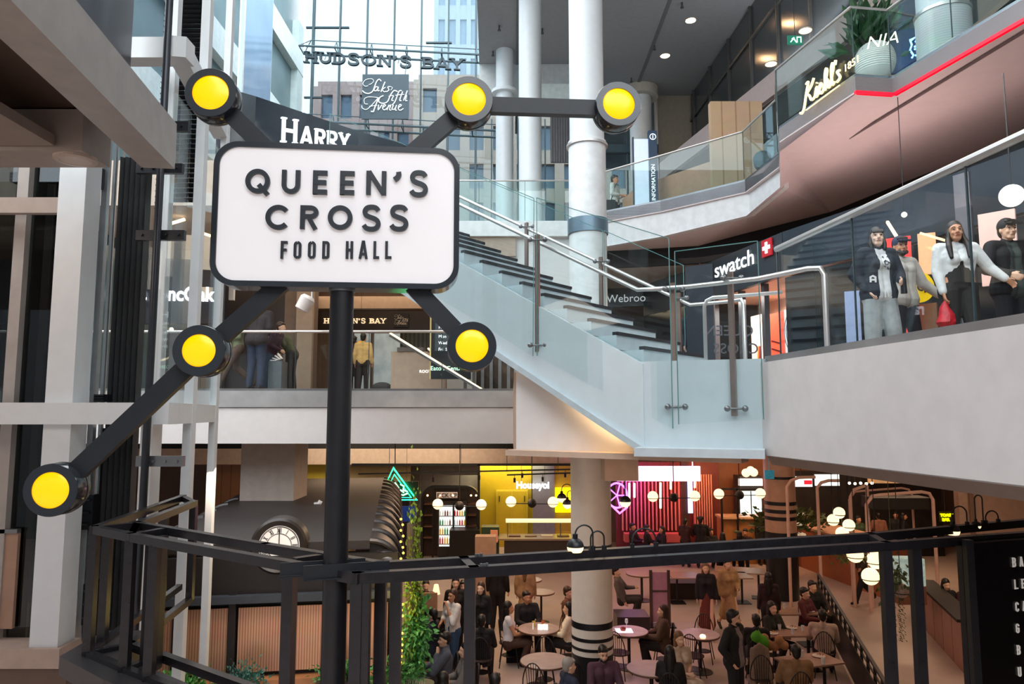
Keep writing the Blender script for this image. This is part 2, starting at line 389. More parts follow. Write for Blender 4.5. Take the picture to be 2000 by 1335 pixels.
# slab edge panel below the stair
b = M(); b.wall([PB, PA], 4.80, L1-.01, .06, 1); struct('wall_front', b, mat('e2dedb', .5, noise=.02))
b = M(); b.wall([PB, PA], 4.74, 4.80, .3, 1); struct('trim_3', b, BEIGE)
b = M(); b.wall([PA, (.072, 14.1)], 4.66, L1-.02, .05, 1); struct('wall_right', b, BEIGE)
# left gallery fascia
b = M(); b.mm((-21.9, 14.0, 4.63), (.07, 14.1, 5.32)); struct('wall_front', b, mat('ded9d6', .45, noise=.02))
b = M(); b.mm((-21.9, 13.97, 5.33), (.07, 14.1, 5.65)); struct('trim_4', b, STEEL)
b = M(); b.mm((-21.9, 14.02, 5.65), (.07, 14.07, 5.69)); struct('trim_5', b, STEELD)
# food hall back walls and headers
b = M(); b.mm((-21.9, 26.0, 3.40), (2.35, 26.3, 3.96)); struct('trim_6', b, mat('dcc4b0', .6))
b = M(); b.mm((-10.9, 26.5, 0), (-8.9, 26.6, 3.4)); struct('wall_far', b, striped('oakback', '9a6a44', '7a5030', 3, 0, .5, duty=.9))
b = M(); b.mm((-8.9, 26.5, 2.4), (-6.2, 26.6, 3.4)); struct('wall_far', b, mat('b8a638', .5))
b = M(); b.mm((-6.2, 26.5, 0), (-3.7, 26.6, 3.4)); struct('wall_far', b, mat('a09068', .5))
b = M(); b.mm((-21.9, 26.02, 3.96), (2.35, 26.2, 4.66)); struct('trim_7', b, DARK)
b = M(); b.mm((-21.9, 30, 0), (23.9, 30.3, 4.8)); struct('wall_far', b, mat('8a7468', .6))
# gallery back wall behind the left balcony, and its ceiling
CE1 = 9.35
b = M(); b.slab([(-21.9, 14.0), (-1.7, 14.0), (-1.7, 18.6), (.1, 18.6), (.1, 30), (-21.9, 30)], CE1, L2-.02); struct('ceiling', b, mat('b9a898', .6))
b = M(); b.mm((-21.9, 26.2, L1), (2.2, 26.4, CE1)); struct('wall_far', b, mat('7d6a5c', .6))
# first floor wall under the upper bridge, behind the stair
p0 = PY(880, 460, 18.8); 
b = M(); b.mm((-1.7, 18.7, L1), (1.55, 18.9, 9.86)); struct('wall_far', b, mat('dfe3e4', .5, noise=.02))
b = M(); b.mm((-2.2, 18.5, 9.86), (1.55, 18.9, 10.27)); b.mm((-2.2, 18.9, 9.9), (1.55, 29.8, 10.27)); struct('trim_8', b, mat('e9edee', .4))
# second floor slab, right: jagged front edge traced from the steel band
e2 = [PZ(1140, 424, L2), PZ(1290, 392, L2), PZ(1455, 352, L2), PZ(1521, 300, L2)]
bx = [PZ(1521, 249, L2), PZ(1670, 146, L2), PZ(1742, 151, L2), PZ(2010, -12, L2)]
edge = [(p.x, p.y) for p in e2]+[(p.x, p.y) for p in bx]
edge[0] = (1.62, edge[0][1])
b = M(); b.slab(edge+[(edge[-1][0]+.3, -8), (16, -8), (16, 30), (1.62, 30)], 10.02, L2-.02); struct('balcony_slab', b, mat('d8cfcf', .6, noise=.02))
SF = [(x, y, z) for (x, y), z in zip(edge, (9.38, 9.42, 9.5, 9.62, 9.85, 10.0, 10.0, 10.0))]+[(edge[-1][0]+.3, -8, 10.0)]
SB = [(1.62, 18.9, 9.5), (3.4, 18.5, 9.5), (4.8, 18.1, 9.5), (5.8, 17.2, 9.62), (7.45, 16.4, 9.9), (8.2, 14.4, 10.0), (8.6, 13, 10.0), (9.0, 10, 10.0), (9.4, -8, 10.0)]
b = M(); n = len(SF); b.add([V3(p) for p in SF]+[V3(p) for p in SB], [f for i in range(n-1) for f in ((i, i+1, n+i+1), (i, n+i+1, n+i))]); b.smooth = False
struct('ceiling', b, mat('d8cacb', .6, noise=.02))
b = M(); b.slab([(x+.08, y+.05) for x, y in edge]+[(edge[-1][0]+.3, -8), (16, -8), (16, 30), (1.7, 30)], L2-.02, L2); struct('floor', b, mat('98928c', .3))
STEELB = mat('8d949a', .32, metal=1, noise=.1, scale=2)
b = M(); b.wall(edge[:4], 10.04, 10.32, .06, 1); struct('trim_9', b, STEELB)
b = M(); b.wall(edge[4:], 10.04, 10.32, .06, 1); b.wall([edge[3], edge[4]], 10.04, 10.32, .06, 1); struct('trim_10', b, STEELB)
b = M(); b.wall([(x+.08, y) for x, y in edge[:4]], [9.38, 9.42, 9.5, 9.62], 10.04, .1, 1); struct('trim_11', b, mat('d9dee0', .5))
b = M(); 
for i in (4, 5, 6): pass
b.wall([(edge[5][0]-.01, edge[5][1]-.02), (edge[6][0], edge[6][1]-.02), (edge[7][0], edge[7][1])], 10.0, 10.05, .05, 1)
struct('trim_12', b, mat('c01030', .4, emit=.9, ecol='e0102c', noise=0))
b = M(); b.wall([(1.9, 18.8), (3.4, 18.5), (4.8, 18.1), (5.8, 17.2), (7.45, 16.4), (8.2, 14.4), (8.6, 13), (9.0, 10), (9.4, -8)], 9.05, [9.5, 9.5, 9.5, 9.62, 9.9, 10.0, 10.0, 10.0, 10.0], .14, 1); struct('trim_13', b, DARK)
b = M(); b.slab([(1.95, 19.0), (4.9, 18.4), (5.95, 17.5), (7.7, 16.7), (8.5, 14.6), (8.9, 13), (9.3, 10), (9.7, -8), (16, -8), (16, 30), (1.7, 30)], 9.1, 9.3); struct('ceiling', b, mat('c6bfbc', .6))
# third floor slab edge (slanting pale beam) and ceilings
l3a, l3b = PZ(1385, 280, 14.3), PZ(1755, 0, 14.3)
dx = (l3b.x-l3a.x)/(l3b.y-l3a.y)
f3 = lambda Y: l3a.x+(Y-l3a.y)*dx
b = M(); b.wall([(f3(30), 30), (f3(2), 2)], 14.3, 15.0, .2, 1); struct('trim_14', b, mat('cdb8b2', .6, noise=.03))
b = M(); b.slab([(f3(30)+.1, 30), (f3(2)+.1, 2), (16, 2), (16, 30)], 14.25, 14.9); struct('ceiling', b, mat('8b7d7c', .6))
# glazed wall of the upper floors, set back behind the beam
GW = lambda Y: 8.6-(Y-14)*.05
b = M(); b.wall([(GW(34), 34), (GW(2), 2)], 15.0, TOP, .08, -1); struct('window_1', b, mat('3d4244', .16, noise=.15, scale=.4, spec=.9))
b = M()
for i in range(15):
    y = 33.5-i*2.1; b.mm((GW(y)-.16, y-.04, 15.0), (GW(y)+.02, y+.04, TOP))
b.bar((GW(34)-.1, 34, 17.75), (GW(2)-.1, 2, 17.75), .08, .1); struct('trim_15', b, mat('5b5a58', .4, metal=.5))
b = M(); b.wall([(9.6, 30), (9.6, -6)], L2, 14.3, .08, -1); struct('window_2', b, mat('2b3034', .14, noise=.2, scale=.5, spec=.9))
b = M()
for i in range(14):
    y = 29.5-i*2.2; b.mm((9.42, y-.05, L2), (9.62, y+.05, 14.3))
b.mm((9.44, -6, 13.0), (9.6, 30, 13.12)); struct('trim_16', b, mat('6a655f', .4, metal=.5))
# high ceiling over the right side
cl = [PZ(935, 114, TOP), PZ(962, 0, TOP)]
b = M(); b.slab([(cl[0].x, 27), (cl[1].x+.35, -6), (16, -6), (16, 36.5), (3.2, 36.5), (3.2, 27)], TOP, TOP+.4); struct('ceiling', b, mat('96989b', .6, noise=.03))
b = M()
for x in (.15, 2.6, 5.2): b.mm((x, -2, TOP-.03), (x+.12, 34, TOP))
struct('trim_17', b, mat('6c6e71', .6))
b = M(); b.mm((cl[0].x, 27, 17.2), (3.3, 27.3, TOP)); b.mm((3.2, 36.2, 17.9), (9, 36.5, TOP)); struct('wall_far', b, mat('c3c9c9', .5))
# right part of the far wall: white box and curtain between the round columns
b = M(); b.mm((.9, 26.8, 17.0), (3.3, 27.2, 18.0)); struct('trim_18', b, mat('dce9e4', .5))
b = M()
for i in range(9): b.cyl((1.55+i*.1, 27.0, 14.9), (1.55+i*.1, 27.0, 17.05), .06, 8)
single('curtain', b, mat('6f6f72', .8), 'grey pleated curtain hanging between the two tall white columns', 'curtain', smooth=True)
# left side of the atrium: stacked pale slab edges with dark recesses
LX = -9.1
b = M(); b.mm((LX-.4, 16, L1), (LX-.3, 30, 24)); struct('wall_left', b, mat('5d7479', .35, noise=.1, scale=1))
for k, (z0, z1) in enumerate([(9.6, 10.5), (12.9, 13.9), (16.3, 17.3), (19.8, 20.8)]):
    b = M(); b.mm((LX-.4, 16, z0), (LX, 30, z1)); struct('trim_%d' % (19+k), b, mat('c4d3d4', .45))
for k, y in enumerate((29.2, 25.2)):
    b = M(); b.mm((LX-.35, y, L1), (LX-.02, y+.8, 22)); struct('trim_%d' % (23+k), b, mat('b2c6c8', .45))
# tall pane by the left wall
q0 = XY(447, 17.5); q1 = XY(506, 20.5)
b = M(); b.wall([q0, q1], 9, 20.5, .08, 1); struct('window_3', b, mat('8fb4d8', .12, noise=.12, scale=.35, spec=.9))
b = M(); b.wall([(q0[0]-.12, q0[1]), q0], 8, 20.5, .1, 1); struct('trim_25', b, WHITE)
# glazed end wall of the atrium
FY = 30.0
MX = [575, 612, 664, 717, 770, 823, 876, 930, 960, 1012, 1065, 1118, 1172, 1226, 1290]
MUL = mat('3a5058', .5)
b = M()
for px in MX:
    x = XY(px, FY, 80 if px < 940 else 350)[0]; w = .09 if px in (575, 930, 612) else .055
    b.mm((x-w/2, FY-.1, L2 if px > 930 else L1), (x+w/2, FY+.1, 25 if px <= 930 else TOP-1))
for z, x0, x1 in [(22.1, 575, 664), (21.4, 823, 876), (11.5, 575, 1290), (18.9, 575, 612), (16.6, 575, 612), (14.4, 575, 612)]:
    a = XY(x0, FY)[0]; c = XY(x1, FY)[0]; b.mm((a, FY-.06, z-.03), (c, FY+.06, z+.03))
b.mm((XY(1100, FY)[0], FY-.15, 16.4), (XY(1300, FY)[0], FY+.15, 16.75))
struct('trim_26', b, MUL)
b = M(); b.mm((XY(575, FY)[0], FY, L2), (XY(1290, FY)[0], FY+.02, 25)); struct('window_4', b, glassm('facade', 'b6c3c9', .03))
b = M(); b.mm((6.3, 29.8, L2), (10, 30.2, TOP)); struct('wall_far', b, mat('8a8274', .5))
# light steel walkways in front of the end wall
for k, (z, px0, px1, yy) in enumerate([(20.15, 572, 1000, 28.6), (16.9, 570, 990, 28.4)]):
    b = M(); x0 = XY(px0, yy)[0]; x1 = XY(px1, yy)[0]
    dz = -.45
    for yo in (0, .7):
        b.tube([(x0, yy-yo, z), (x1, yy-yo, z+dz)], .045, 6)
    b.tube([(x0+.4, yy-.35, z+.42), (x1-.4, yy-.35, z+dz+.42)], .02, 6)
    n = 6
    for i in range(n+1):
        t = i/n; x = x0+(x1-x0)*t; zz = z+dz*t
        b.tube([(x, yy, zz), (x, yy-.7, zz)], .025, 6); xm = min(max(x, x0+.4), x1-.4)
        b.tube([(x, yy, zz), (xm, yy-.35, zz+.42)], .02, 6); b.tube([(x, yy-.7, zz), (xm, yy-.35, zz+.42)], .02, 6)
    single('wind_truss', b, mat('3f565e', .5), ['slim steel truss across the glass end wall above the hanging letters', 'lower slim steel truss across the glass end wall, behind the black square banner'][k], 'truss')

# ------------------------------------------------------------------ streets outside the end wall
def tower(name, label, x0, x1, y, z1, m, wm, cols, rows, zb=0, wz=.6, frame=None):
    t = thing(name, label, 'building', ((x0+x1)/2, y, zb))
    b = M(); b.mm((x0, y+.4, zb), (x1, y+8, z1))
    cw = (x1-x0)/cols; rh = (z1-zb)/rows
    for i in range(cols+1): b.mm((x0+i*cw-cw*.2, y, zb), (x0+i*cw+cw*.2, y+.45, z1))
    for j in range(rows+1): b.mm((x0, y+.05, zb+j*rh-rh*.22), (x1, y+.45, zb+j*rh+rh*.14))
    part('facade', b, m, t)
    n = 0
    for i in range(cols):
        for j in range(rows):
            w = M(); cx = x0+(i+.5)*cw; cz = zb+(j+.46)*rh
            w.mm((cx-cw*.3, y+.3, cz-rh*.32), (cx+cw*.3, y+.38, cz+rh*.34)); part('window', w, wm, t)
    return t
tower('stone_building', 'pale peach stone building with rows of windows seen through the glass end wall', -6.0, 12, 44, 26.5, mat('dfc2ad', .7), mat('7e8d9a', .2), 12, 9, 4)
tower('brick_building', 'rosy brick building with grey windows outside, left behind the square banner', -13, -6.6, 46, 27, mat('c4a298', .7), mat('687c90', .2), 5, 9, 4)
tower('glass_tower', 'tall pale glass tower outside, high up behind the glass end wall', -8, 0, 72, 52, mat('d4dade', .3), mat('b8c6d4', .15), 7, 12, 0)
b = M(); b.mm((-60, 31, -.3), (60, 140, 3.9)); struct('street', b, mat('8d8a86', .8))
b = M(); b.mm((-22, 30.3, 0), (24, 31, 9.9)); struct('wall_far', b, GREYC)

# ------------------------------------------------------------------ round columns
def column(px, Y, r, z0, z1, label, rings=(), lowm=None, cap=None):
    x, _ = XY(px, Y); t = thing('round_column', label, 'column', (x, Y, z0), 'round white columns')
    b = M(); b.cyl((x, Y, z0), (x, Y, z1), r, 40); part('shaft', b, mat('d9e1e4', .4, noise=.02), t, smooth=True)
    for z, h, rr, m in rings:
        b = M(); b.cyl((x, Y, z), (x, Y, z+h), rr, 40); part('ring', b, m, t, smooth=True)
    return t
CY = 13.5
tile = mat('e8dfd3', .35, noise=.03)
t = column(1152, CY, .335, 0, TOP, 'thick round white column rising past the stair from food hall to ceiling',
    [(10.35, .04, .40, STEEL), (8.62, .28, .39, mat('6d8393', .3, metal=.4))])
x, _ = XY(1152, CY)
b = M(); b.cyl((x, CY, .9), (x, CY, 4.82), .372, 40); part('cladding', b, tile, t, smooth=True)
b = M(); b.cyl((x, CY, L1), (x, CY, 10.35), .36, 40); part('cladding', b, mat('e3e9eb', .4), t, smooth=True)
b = M(); b.cyl((x, CY, 10.39), (x, CY, 10.45), .37, 40); part('cladding', b, mat('e3e9eb', .4), t, smooth=True)
b = M(); b.cyl((x, CY, 0), (x, CY, .92), .378, 40); part('base', b, BLK, t, 'black base', smooth=True)
for z, h in ((1.38, .11), (1.17, .06), (1.01, .05), (2.72, .12)):
    b = M(); b.cyl((x, CY, z), (x, CY, z+h), .378, 40); part('stripe', b, BLK, t, 'black stripe', smooth=True)
column(1037, 21, .345, L2-.4, TOP, 'slimmer white column left of the thickest one, behind the stair glass', [(L2, .05, .37, STEEL)])
column(985, 26, .33, L2-.4, TOP, 'most distant white column, stopping under the high ceiling at the glass wall', [(17.2, .12, .5, mat('d9e1e4', .4)), (L2, .05, .36, STEEL)])
column(1262, 29.2, .46, L2, TOP, 'beige round column behind the upper walkway beside the blue information pillar', [(18.5, .4, .75, mat('bdb9ac', .5))])
px = 1853; Yc = 10.2
t = column(1890, 10.6, .36, L2, TOP, 'white round column with steel ring standing on the upper balcony near the lantern planter', [(11.35, .05, .40, STEEL)])
b = M(); xx, _ = XY(1890, 10.6); b.cyl((xx, 10.6, L2), (xx, 10.6, 11.35), .385, 40); part('cladding', b, striped('ribwhite', 'dfe3e3', 'cfd5d5', 26, 2, .5), t, smooth=True)
# striped column in the food hall
X_, Y_ = XY(1517, 21)
t = thing('striped_column', 'thick pink-beige column with dark rings at the back of the food hall', 'column', (X_, Y_, 0))
b = M(); b.cyl((X_, Y_, 1.85), (X_, Y_, 4.82), .43, 36); part('shaft', b, mat('c39a84', .4), t, smooth=True)
b = M(); b.cyl((X_, Y_, 0), (X_, Y_, 1.86), .44, 36); part('base', b, BLK, t, 'black base', smooth=True)
for z in (2.62, 2.4, 2.2): 
    b = M(); b.cyl((X_, Y_, z), (X_, Y_, z+.1), .44, 36); part('stripe', b, BLK, t, 'dark ring', smooth=True)
b = M(); b.cyl((X_, Y_, 3.35), (X_, Y_, 3.42), .44, 36); part('stripe', b, BLK, t, 'dark ring', smooth=True)
# square pier from the carriage roof to the slab
b = M(); p = PY(532, 900, 15.5); b.mm((p.x-.56, 15.2, 3.3), (p.x+.56, 16.2, 4.66)); struct('pier', b, mat('c5b9b0', .6))
# ================================================================== STAIR
D = V3((-.7745, .6326, 0)); E_ = V3((.6326, .7745, 0)); S0 = V3((1.301, 7.2, L1)); SW = 1.55; SL = .543
NS = 17; RUN = .3125; RISE = .17
top_t = NS*RUN
stp = lambda t, w=0, z=0: S0+D*t+E_*w+V3((0, 0, SL*t+z))
ST = thing('staircase', 'wide white stair with black nosings rising to the left behind the big sign', 'staircase', tuple(S0))
PANEL = mat('ccd9dd', .22, spec=.6, noise=.02)
for i in range(NS):
    b = M(); a = S0+D*(i*RUN)+V3((0, 0, i*RISE)); p = [a+E_*.05, a+E_*(SW-.05), a+E_*(SW-.05)+D*(RUN+.02), a+E_*.05+D*(RUN+.02)]
    b.prism(p, (0, 0, RISE-.02)); s = part('step', b, mat('bfd0d6', .4), ST)
    b = M(); q = [V3((v.x, v.y, a.z+RISE-.02)) for v in [a+E_*.05-D*.015, a+E_*(SW-.05)-D*.015, a+E_*(SW-.05)+D*.05, a+E_*.05+D*.05]]
    b.prism(q, (0, 0, .035)); part('nosing', b, mat('23282e', .6), s, 'black nosing')
for w, nm in ((0, 0), (SW, 1)):
    b = M(); n = E_*(-.06 if w == 0 else .06)
    b.prism([stp(-.05, w, .02), stp(top_t, w, .02), stp(top_t, w, -.78), stp(.25, w, -.86), stp(-.05, w, -.86) ], n)
    part('stringer', b, PANEL if w == 0 else mat('dde4e6', .4), ST)
b = M(); b.prism([stp(.3, .0, -.8), stp(top_t, .0, -.74), stp(top_t, SW, -.74), stp(.3, SW, -.8)], (0, 0, .1)); part('soffit', b, mat('dcd6d2', .5), ST)
# lower lip of the near stringer
b = M(); b.prism([stp(-.05, -.06, -.86), stp(.25, -.06, -.86), stp(top_t, -.06, -.78), stp(top_t, -.06, -.70), stp(.25, -.06, -.79), stp(-.05, -.06, -.79)], E_*-.05); part('lip', b, mat('b9c6cb', .4), ST)
# landing at the foot
la = S0+E_*-.06; lb = V3((2.36, 6.74, L1)); 
b = M(); b.slab([(la.x, la.y), (lb.x, lb.y), (lb.x+1.0, lb.y+.9), (la.x+1.1, la.y+1.4)], L1-.86, L1+.02); part('landing', b, PANEL, ST)
b = M(); b.wall([(lb.x, lb.y), (la.x, la.y)], L1-.90, L1-.82, .3, 1); part('landing_lip', b, mat('c5d0d4', .4), ST)
# upper landing hidden by the sign, and the second flight back to the upper floor
tp = S0+D*top_t+V3((0, 0, NS*RISE))
b = M(); b.prism([tp+E_*-.06, tp+E_*SW, tp+E_*SW+D*1.0, tp+E_*-.06+D*1.0], (0, 0, -.3)); part('upper_landing', b, PANEL, ST)
# handrails: posts, rails, glass
def strail(w, side, t0, t1):
    nm = 'near' if w == 0 else 'far'
    off = -.10*side if w == 0 else 0
    b = M(); pts = [stp(t1, w+.04, .74), stp(0.05, w+.04, .74)]
    if w == 0:
        pts += [V3((1.42, 7.10, L1+.745)), V3((1.75, 6.98, L1+.75)), V3((2.30, 6.62, L1+.76)), V3((2.58, 6.15, L1+.76)), V3((2.64, 6.04, L1+.74)), V3((2.66, 6.02, L1+.68)), V3((2.66, 6.02, L1+.02))]
    else:
        pts += [stp(-.15, w+.04, .745+.08), stp(-.45, w+.04, .745+.26)]
        pts = [stp(t1, w+.04, .70), stp(.2, w+.04, .70), V3((2.52, 8.25, L1+.80)), V3((2.62, 8.1, L1+.80)), V3((2.63, 8.06, L1+.74)), V3((2.63, 8.06, L1+.02))]
    b.tube(pts, .023, 10); part('handrail', b, STEEL, ST, smooth=True)
strail(0, 1, 0, top_t); strail(SW, -1, 0, top_t)
# second rail near the glass that drops to the landing
b = M(); b.tube([V3((2.02, 7.45, L1+.02)), V3((2.02, 7.45, L1+.62)), V3((2.04, 7.44, L1+.68)), V3((2.10, 7.42, L1+.71)), V3((2.75, 7.2, L1+.73))], .02, 10); part('handrail', b, STEEL, ST, smooth=True)
def post(p, z0, z1, n):
    """flat steel post with spider bolts clamping the glass"""
    b = M(); b.box((p.x, p.y, (z0+z1)/2), (.05, .035, z1-z0), Matrix.Rotation(math.atan2(D.y, D.x), 3, 'Z')); po = part('post', b, mat('a2928a', .3, metal=.8), ST)
    for z in (z1-.07, z0+.07):
        b = M(); b.tube([p+V3((-.08, -.05, z-p.z)), p+V3((.08, -.05, z-p.z))], .01, 8)
        for s in (-1, 1): b.ball(p+V3((s*.085, -.06, z-p.z)), .03, 10, 6)
        part('glass_clamp', b, STEELD, po, smooth=True)
tA = 1.27
pA = stp(tA, -.05); post(pA, pA.z-.5, pA.z+.83, 0)
pB = V3((1.60, 7.06, L1)); post(pB, L1-.50, L1+.80, 0)
pC = V3((2.10, 6.80, L1)); post(pC, L1-.52, L1+.86, 0)
for t in (1.45, .35, 2.7): 
    q = stp(t, SW+.03); post(q, q.z-.1, q.z+.78, 0)
def pane(pts, label=None):
    a, c = pts[0], pts[1]; n = (c-a).cross(V3((0, 0, 1))).normalized()*.014
    b = M(); b.prism(pts, n); g = part('glass_panel', b, GLASS, ST)
    e = M()
    for i in (2, 3, 1):
        p, q = pts[i], pts[(i+1) % 4]; e.bar(p-n*.1, q-n*.1, .008, .008)
    part('glass_edge', e, GLASSEDGE, g)
o = E_*-.11
gA = stp(tA, -.11); gL = stp(top_t-.2, -.11)
pane([gL+V3((0, 0, -.55)), gA+V3((D.x*.02, D.y*.02, -.55)), gA+V3((0, 0, 1.24)), gL+V3((0, 0, 1.2))])
gB = V3((1.56, 7.0, L1))
pane([gA+V3((.03, -.02, -.55)), gB+V3((0, 0, -.64)), gB+V3((0, 0, 1.24)), gA+V3((.03, -.02, 1.24))])
gC = V3((2.56, 6.5, L1))
pane([gB+V3((.05, -.03, -.60)), gC+V3((-.25, .12, -.55)), gC+V3((-.25, .12, 1.12)), gB+V3((.05, -.03, 1.10))])
h0, h1, h2 = stp(4.2, SW+.08), stp(1.45, SW+.08), stp(.3, SW+.08)
pane([h0+V3((0, 0, -.1)), h1+V3((0, 0, -.1)), h1+V3((0, 0, 1.15)), h0+V3((0, 0, 1.15))])
pane([h1+V3((.02, 0, -.1)), h2+V3((0, 0, -.1)), h2+V3((0, 0, 1.15)), h1+V3((.02, 0, 1.15))])
# warm light strip under the stair
sl = M(); sl.prism([stp(.3, .16, -.86), stp(1.75, .16, -.86), stp(1.75, .20, -.86), stp(.3, .20, -.86)], (0, 0, .02)); part('light_strip', sl, mat('ffe2b0', .5, emit=14, ecol='ffd79a', noise=0), ST)

# ================================================================== BALUSTRADES
def balustrade(label, pts, z0, zt, joints=1.4, tint=GLASS, r=.022, posts=False, ext=0, group='glass balustrades', hrm=None):
    """glass balustrade following plan points, panel by panel, with a tubular handrail"""
    t = thing('glass_balustrade', label, 'balustrade', (pts[0][0], pts[0][1], z0), group)
    for i in range(len(pts)-1):
        a, c = V3((pts[i][0], pts[i][1], 0)), V3((pts[i+1][0], pts[i+1][1], 0)); L = (c-a).length; n = max(1, round(L/joints)); d = (c-a)/L
        for k in range(n):
            p = a+d*(L*k/n+.008); q = a+d*(L*(k+1)/n-.008); nn = V3((-d.y, d.x, 0))*.012
            b = M(); b.prism([p+V3((0, 0, z0-ext)), q+V3((0, 0, z0-ext)), q+V3((0, 0, zt)), p+V3((0, 0, zt))], nn); g = part('glass_panel', b, tint, t)
            b = M(); b.bar(p+V3((0, 0, z0-ext)), p+V3((0, 0, zt)), .012, .012); part('glass_edge', b, mat('36464a', .2), g)
    b = M(); b.tube([V3((p[0], p[1], zt+r*.6)) for p in pts], r, 10); part('handrail', b, hrm or STEEL, t, smooth=True)
    return t
balustrade('long glass balustrade with thick steel handrail on the right balcony, nearest the camera', [(rb(6.83)[0]+.04, 6.83), (rb(2)[0]+.04, 2)], 5.74, 6.77, 1.15, glassm('darkrail', 'eef2f4', .03), r=.03)
balustrade('glass balustrade along the left gallery beneath the big sign', [(-4.0-1.7, 14.04), (.06, 14.04)], L1, 6.80, 1.45, GLASS, r=.028, hrm=mat('d8cfc8', .3, metal=.7))
balustrade('glass balustrade of the left gallery seen behind the lift frame', [(-12, 14.04), (-5.85, 14.04)], L1, 6.80, 1.45, GLASS, r=.028)
balustrade('glass balustrade of the pale upper bridge beside the thick white column', [(-2.1, 18.55), (1.55, 18.55)], 10.28, 11.36, 1.3, GLASSG)
eg = [(x-.03, y-.03) for x, y in edge]
balustrade('glass balustrade of the upper walkway where the man in a pale shirt stands', [(eg[0][0]+.45, eg[0][1])]+eg[1:4], 10.32, 11.38, 1.6, GLASSG)
balustrade('glass balustrade around the jutting upper balcony with the glowing lettering', [eg[3], eg[4], eg[5], eg[6], eg[7]], 10.32, 11.35, 1.4, GLASSG)
# ================================================================== THE BIG SIGN
SA = math.radians(5.5); SX = V3((math.cos(SA), math.sin(SA), 0)); SN = V3((math.sin(SA), -math.cos(SA), 0)); SZ = V3((0, 0, 1))
SO = V3(XY(664, 4.0)+(EYE,))                 # a point of the front plane of the panel
def SP(px, py, off=0):
    """pixel -> (s, z) on the sign plane pushed off towards the viewer"""
    r = ray(px, py); o = SO+SN*off; c = V3((0, 0, EYE)); t = (o-c).dot(SN)/r.dot(SN); q = c+r*t-o
    return q.dot(SX), q.z
SG = thing('pylon_sign', 'large backlit white pylon sign with black frame and six yellow lamp discs', 'sign', (SO.x, SO.y+.1, 3.2))
def rrect(x0, x1, z0, z1, r, n=10):
    out = []
    for cx, cz, a in ((x1-r, z1-r, 0), (x0+r, z1-r, 90), (x0+r, z0+r, 180), (x1-r, z0+r, 270)):
        out += [(cx+r*math.cos(math.radians(a+90*i/n)), cz+r*math.sin(math.radians(a+90*i/n))) for i in range(n+1)]
    return out
x0 = (SP(413, 420)[0]); x1 = SP(897, 425)[0]; z1 = (SP(655, 282)[1]); z0 = SP(655, 561)[1]
P3 = lambda s, z, off=0: SO+SX*s+SN*off+SZ*z
R_o = rrect(x0, x1, z0, z1, .135); wfr = .031
R_i = rrect(x0+wfr, x1-wfr, z0+wfr, z1-wfr, .108)
b = M(); n = len(R_o)
vs = [P3(s, z, 0) for s, z in R_o]+[P3(s, z, 0) for s, z in R_i]+[P3(s, z, -.16) for s, z in R_o]+[P3(s, z, -.03) for s, z in R_i]
fs = []
for i in range(n):
    j = (i+1) % n; fs += [(i, j, n+j, n+i), (i, 2*n+i, 2*n+j, j), (n+i, n+j, 3*n+j, 3*n+i)]
fs.append(tuple(range(2*n, 3*n))); b.add(vs, fs)
GL = mat('232a31', .16, noise=0, spec=.7)
part('frame', b, GL, SG, 'glossy black frame')
b = M(); b.prism([P3(s, z, -.012) for s, z in R_i], SN*-.02); FACE = part('face', b, mat('eceaec', .25, emit=.2, ecol='fdf6f4', noise=.01), SG, 'glowing white face')
LT = mat('22292f', .35, noise=0)
def wordpx(name, txt, boxes, t, xs, d=.018):
    """each letter set at its own left/right/top/bottom in the photograph"""
    for ch, (l, r_, tp_, bt) in zip(txt, boxes):
        a = SP(l, bt, .0); c = SP(r_, tp_, .0); h = c[1]-a[1]; gw, st = G(ch, 1, t); sx = (c[0]-a[0])/h/gw
        b = M()
        for k in st:
            cl = isinstance(k, tuple); p = k[1] if cl else k
            b.ribbon([(q[0]*sx*h, q[1]*h) for q in p], t*h, d, SX, SZ, SN, P3(a[0], a[1], -.011), cl)
        part(name, b, LT, FACE)
wordpx('letter', "QUEEN'S", [(479, 528, 331, 377), (550, 587, 333, 378), (611, 640, 334, 379), (664, 693, 335, 380), (715, 755, 335, 380), (768, 787, 335, 385), (800, 834, 336, 382)], .19, 1)
wordpx('letter', "CROSS", [(518, 566, 401, 448), (586, 621, 402, 447), (640, 689, 402, 448), (707, 742, 403, 449), (761, 796, 403, 449)], .19, 1)
wordpx('letter', "F", [(549, 562, 471, 505)], .14, 1)
